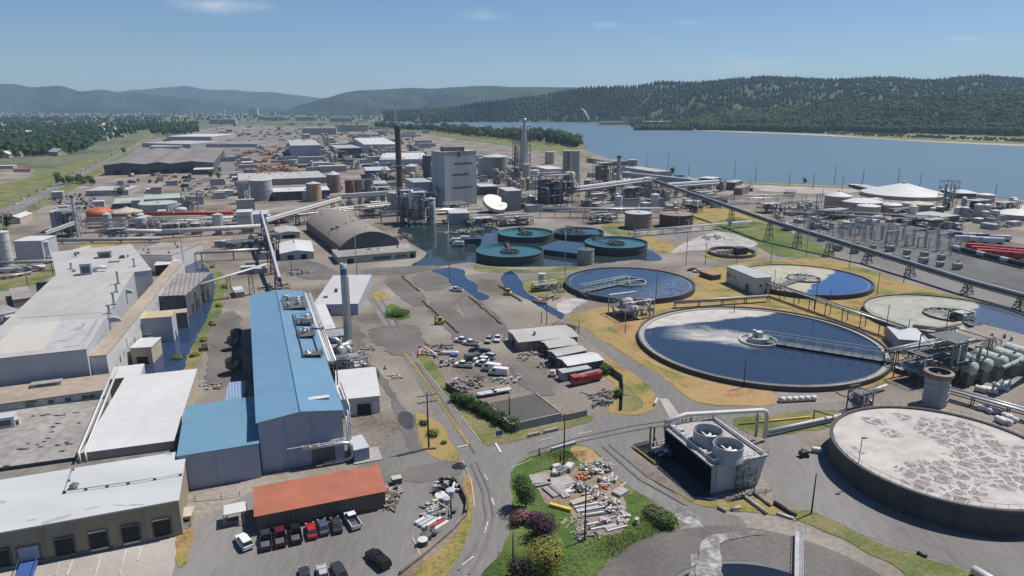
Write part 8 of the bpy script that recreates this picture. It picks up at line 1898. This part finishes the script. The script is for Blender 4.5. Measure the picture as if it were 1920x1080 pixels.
for lb,x,y,dist,h,w in (('white steam plume rising from the plant across the river',1104,232,0,62,7),('small white steam plume before the left mountains',232,211,0,46,12),('second small steam plume before the left mountains',243,211,0,60,10),('third small steam plume before the left mountains',298,211,0,56,9)):
 p = G(x,y);o = thing('steam_plume',lb,'steam',p);rn = random.Random(int(x));mb = MB();mb.smooth = True
 for k in range(16):
  t = k / 15;c = Vector((p.x - h * .5 * t ** 1.5 * (1 if x > 1000 else -.6) + rn.uniform(-.2,.2) * w,p.y,h * (.25 + .75 * t)));r = w * (.3 + .8 * t) * rn.uniform(.6,1.1) * (1.25 - .7 * t * t)
  mb.lathe((c.x,c.y,c.z - r),[(.1,0),(r * .7,r * .3),(r,r),(r * .7,r * 1.7),(.1,r * 2)],10)
 mb.build('vapour',STEAM,o)
for lb,x,y,L_,m in (('dark cargo ship moored at the far quay',800,231,120,W_DRED),('small dark tug in mid river',830,229.5,40,W_DGREY),('far barge at anchor below the wooded hill',940,228,50,W_DGREY),('tiny channel marker boat on the wide river',1600,268,8,W_DGREY)):
 p = G(x,y);o = thing('boat',lb,'boat',p);mb = MB();loft(mb,[(-L_ / 2,.5,L_ * .06,L_ * .05,L_ * .07),(L_ * .3,.3,L_ * .06,L_ * .06,L_ * .07),(L_ / 2,1,L_ * .08,.2,.4)]);mb.v = [(p.x + b,p.y - a,c + .3) for a,b,c in mb.v];mb.build('hull',m,o)
 mb = MB();mb.box((p.x - L_ * .34,p.y,L_ * .06 + .3),(L_ * .14,L_ * .08,L_ * .1));mb.build('wheelhouse',W_PAINT,o);mb = MB();mb.bar((p.x + L_ * .1,p.y,L_ * .06),(p.x + L_ * .1,p.y,L_ * .2),L_ * .008);mb.build('mast',W_GREY,o)
# power line across the river
for k,(x,y,yt) in enumerate(((742,233,196),(985,222,176))):
 p = G(x,y);h = topz(x,y,yt);o = thing('pylon',['near','far'][k] + ' river crossing lattice pylon','pylon',p);mb = MB();lattice(mb,p,14,14,h,7,0,1.2,.15);mb.build('tower',W_STEEL,o);mb = MB();mb.bar((p.x - 12,p.y,h * .9),(p.x + 12,p.y,h * .9),1.0);mb.build('crossarm',W_STEEL,o)
# weeds and tufts in the rough grass
def tufts(name,label,polys,n,s,mats_,seed):
 rn = random.Random(seed);mb = MB()
 for k in range(n):
  a = rn.choice(polys);x = a[0] + rn.gauss(0,a[2]);y = a[1] + rn.gauss(0,a[3]);p = G(x,y,.08)
  if not a[4](x,y): continue
  for j in range(4):
   an = rn.uniform(0,6.28);d = Vector((math.cos(an),math.sin(an),0));h = s * rn.uniform(.5,1.3);mb.i = rn.randrange(len(mats_));q = p + d * rn.uniform(0,s);mb.poly([q - d.yxz * Vector((-.3,.3,0)) * s,q + d.yxz * Vector((-.3,.3,0)) * s,q + d * s * .5 + Vector((0,0,h))])
 mb.i = 0;tag(mb.build(name,mats_),label,'grass',kind='stuff')
tufts('grass_tufts','rough grass tufts on the island and along the verges',[(1020,1060,60,20,lambda x,y: x > 930 and 970 < y < 1085),(1210,1000,30,25,lambda x,y: x < 1262 and y < 1040),(1060,852,25,8,lambda x,y: 1000 < x < 1100 and y > 846),(1160,1030,30,15,lambda x,y: y < 1050)],4200,.2,[LEAF[0],LEAF[5],mat('dry_blade',(.22,.17,.07),.9,var=.3)],5)
# crowded small plant between the larger structures
PP = [Proto(PROC[k]) for k in (113,114,117,120,129)]
for q in PP: q.used = True
def fill(n,box,pr,sc,lb,g,mats_=None,nm=None,skip=lambda x,y: False):
 k = 0
 while k < n:
  x,y = rnd.uniform(*box[:2]),rnd.uniform(*box[2:])
  if skip(x,y) or 896 < x < 962 and 352 < y < 402: continue
  o = rnd.choice(pr).place(G(x,y),rnd.choice((0,1.5708,3.1416)) + (GROT if mats_ else 0),rnd.uniform(*sc) if not isinstance(sc[0],tuple) else tuple(rnd.uniform(*q) for q in sc),lb,g,nm,None if not mats_ else {'car_paint': rnd.choice(mats_)});k += 1
fill(34,(700,1000,315,400),PP,(.5,.95),'steel pipe frame crowded between the chimney and the silos','pipe frames of the central plant',skip=lambda x,y: 800 < x < 900 and y > 340)
fill(26,(1090,1330,346,408),PP,(.5,.8),'steel pipe frame below the long grey gallery','pipe frames below the grey gallery')
fill(30,(1450,1910,404,432),PP,(.25,.5),'steel pipe frame packed among the tan tank farm','pipe frames of the tank farm')
fill(10,(560,720,330,396),PP,(.4,.7),'steel pipe frame around the row of silos','pipe frames round the silos')
fill(10,(170,470,404,440),PP,(.35,.6),'steel pipe frame within the west pipe band','pipe frames of the west band')
fill(26,(560,800,236,310),PP,(.8,1.4),'steel frame among the far sawmill halls','frames of the far sawmill')
HC = (W_WHITE,W_LROOF,W_GREY,W_BROWN,W_PAINT,W_DGREY)
S3 = ((.12,.34),(.15,.4),(.45,1.1))
fill(36,(700,1020,300,400),[SHP],S3,'small flat roofed plant hut between the central structures','plant huts of the central works',HC,'plant_hut',lambda x,y: 800 < x < 900 and y > 320)
fill(26,(1090,1400,320,400),[SHP],S3,'small flat roofed plant hut behind the diagonal conveyor','plant huts behind the conveyor',HC,'plant_hut',lambda x,y: y < prof([(1090,300),(1180,318),(1280,342),(1420,350)],x))
fill(26,(1480,1910,402,430),[SHP],((.1,.25),(.12,.3),(.3,.6)),'small flat roofed plant hut in the tank farm','plant huts of the tank farm',HC,'plant_hut')
fill(22,(110,470,345,440),[SHP],S3,'small flat roofed hut by the west pipe band','plant huts of the west band',HC,'plant_hut')
fill(70,(530,810,230,325),[SHP],((.3,.9),(.3,.8),(.6,1.2)),'flat roofed workshop on the far mill yards','workshops of the far mill yards',HC,'workshop')
fill(24,(290,470,236,345),[SHP],((.2,.5),(.2,.6),(.4,.9)),'flat roofed shed on the timber yards by the dark warehouse','sheds by the dark warehouse',HC,'workshop',lambda x,y: 190 < x < 410 and y > 270)
fill(12,(400,520,430,520),[SHP],((.08,.18),(.1,.2),(.3,.45)),'small flat roofed hut near the steep steel gallery','plant huts by the steel gallery',HC,'plant_hut',lambda x,y: x < 435 and y > 470)
fill(8,(1690,1900,650,715),PP,(.28,.4),'dark pipe frame crowded round the pale green digesters','pipe frames by the digesters')
def drum_proto():
 r = thing('small_tank','tank','tank',(0,0,0));mb = MB();mb.smooth = True;mb.lathe((0,0,0),[(3,0),(3,9)],18);mb.build('shell',PAINT,r,False);mb = MB();mb.lathe((0,0,9),[(3.1,0),(.2,.9)],18,cap1=True);mb.build('roof',W_LGREY,r,False);return Proto(r)
DP = drum_proto()
for n_,bx,g in ((22,(700,1010,310,395),'the central works'),(16,(1700,1900,390,430),'the tank farm'),(12,(1090,1350,330,395),'the conveyor yard'),(8,(170,460,400,440),'the west pipe band'),(12,(560,760,300,390),'the silo yard')):
 fill(n_,bx,[DP],((.5,1.2),(.5,1.2),(.5,1.3)),'small upright process tank in ' + g,'small tanks of ' + g,(W_LGREY,W_CREAM,W_GREY,W_RUSTY,W_PAINT),'small_tank',lambda x,y: (800 < x < 900 and 320 < y) or y < prof([(1090,300),(1180,318),(1280,342),(1420,350)],x) and x > 1090)
# air
hm = bpy.data.materials.new('haze');hm.use_nodes = True
nt = hm.node_tree;nt.nodes.remove(nt.nodes['Principled BSDF'])
pv = nt.nodes.new('ShaderNodeVolumePrincipled');pv.inputs['Density'].default_value = HAZE
pv.inputs['Color'].default_value = (.52,.74,1,1);pv.inputs['Anisotropy'].default_value = .1
nt.links.new(pv.outputs[0],nt.nodes['Material Output'].inputs['Volume'])
mb = MB();mb.box((0,6600,-4),(28400,14200,470))
tag(mb.build('haze',hm),kind='stuff')
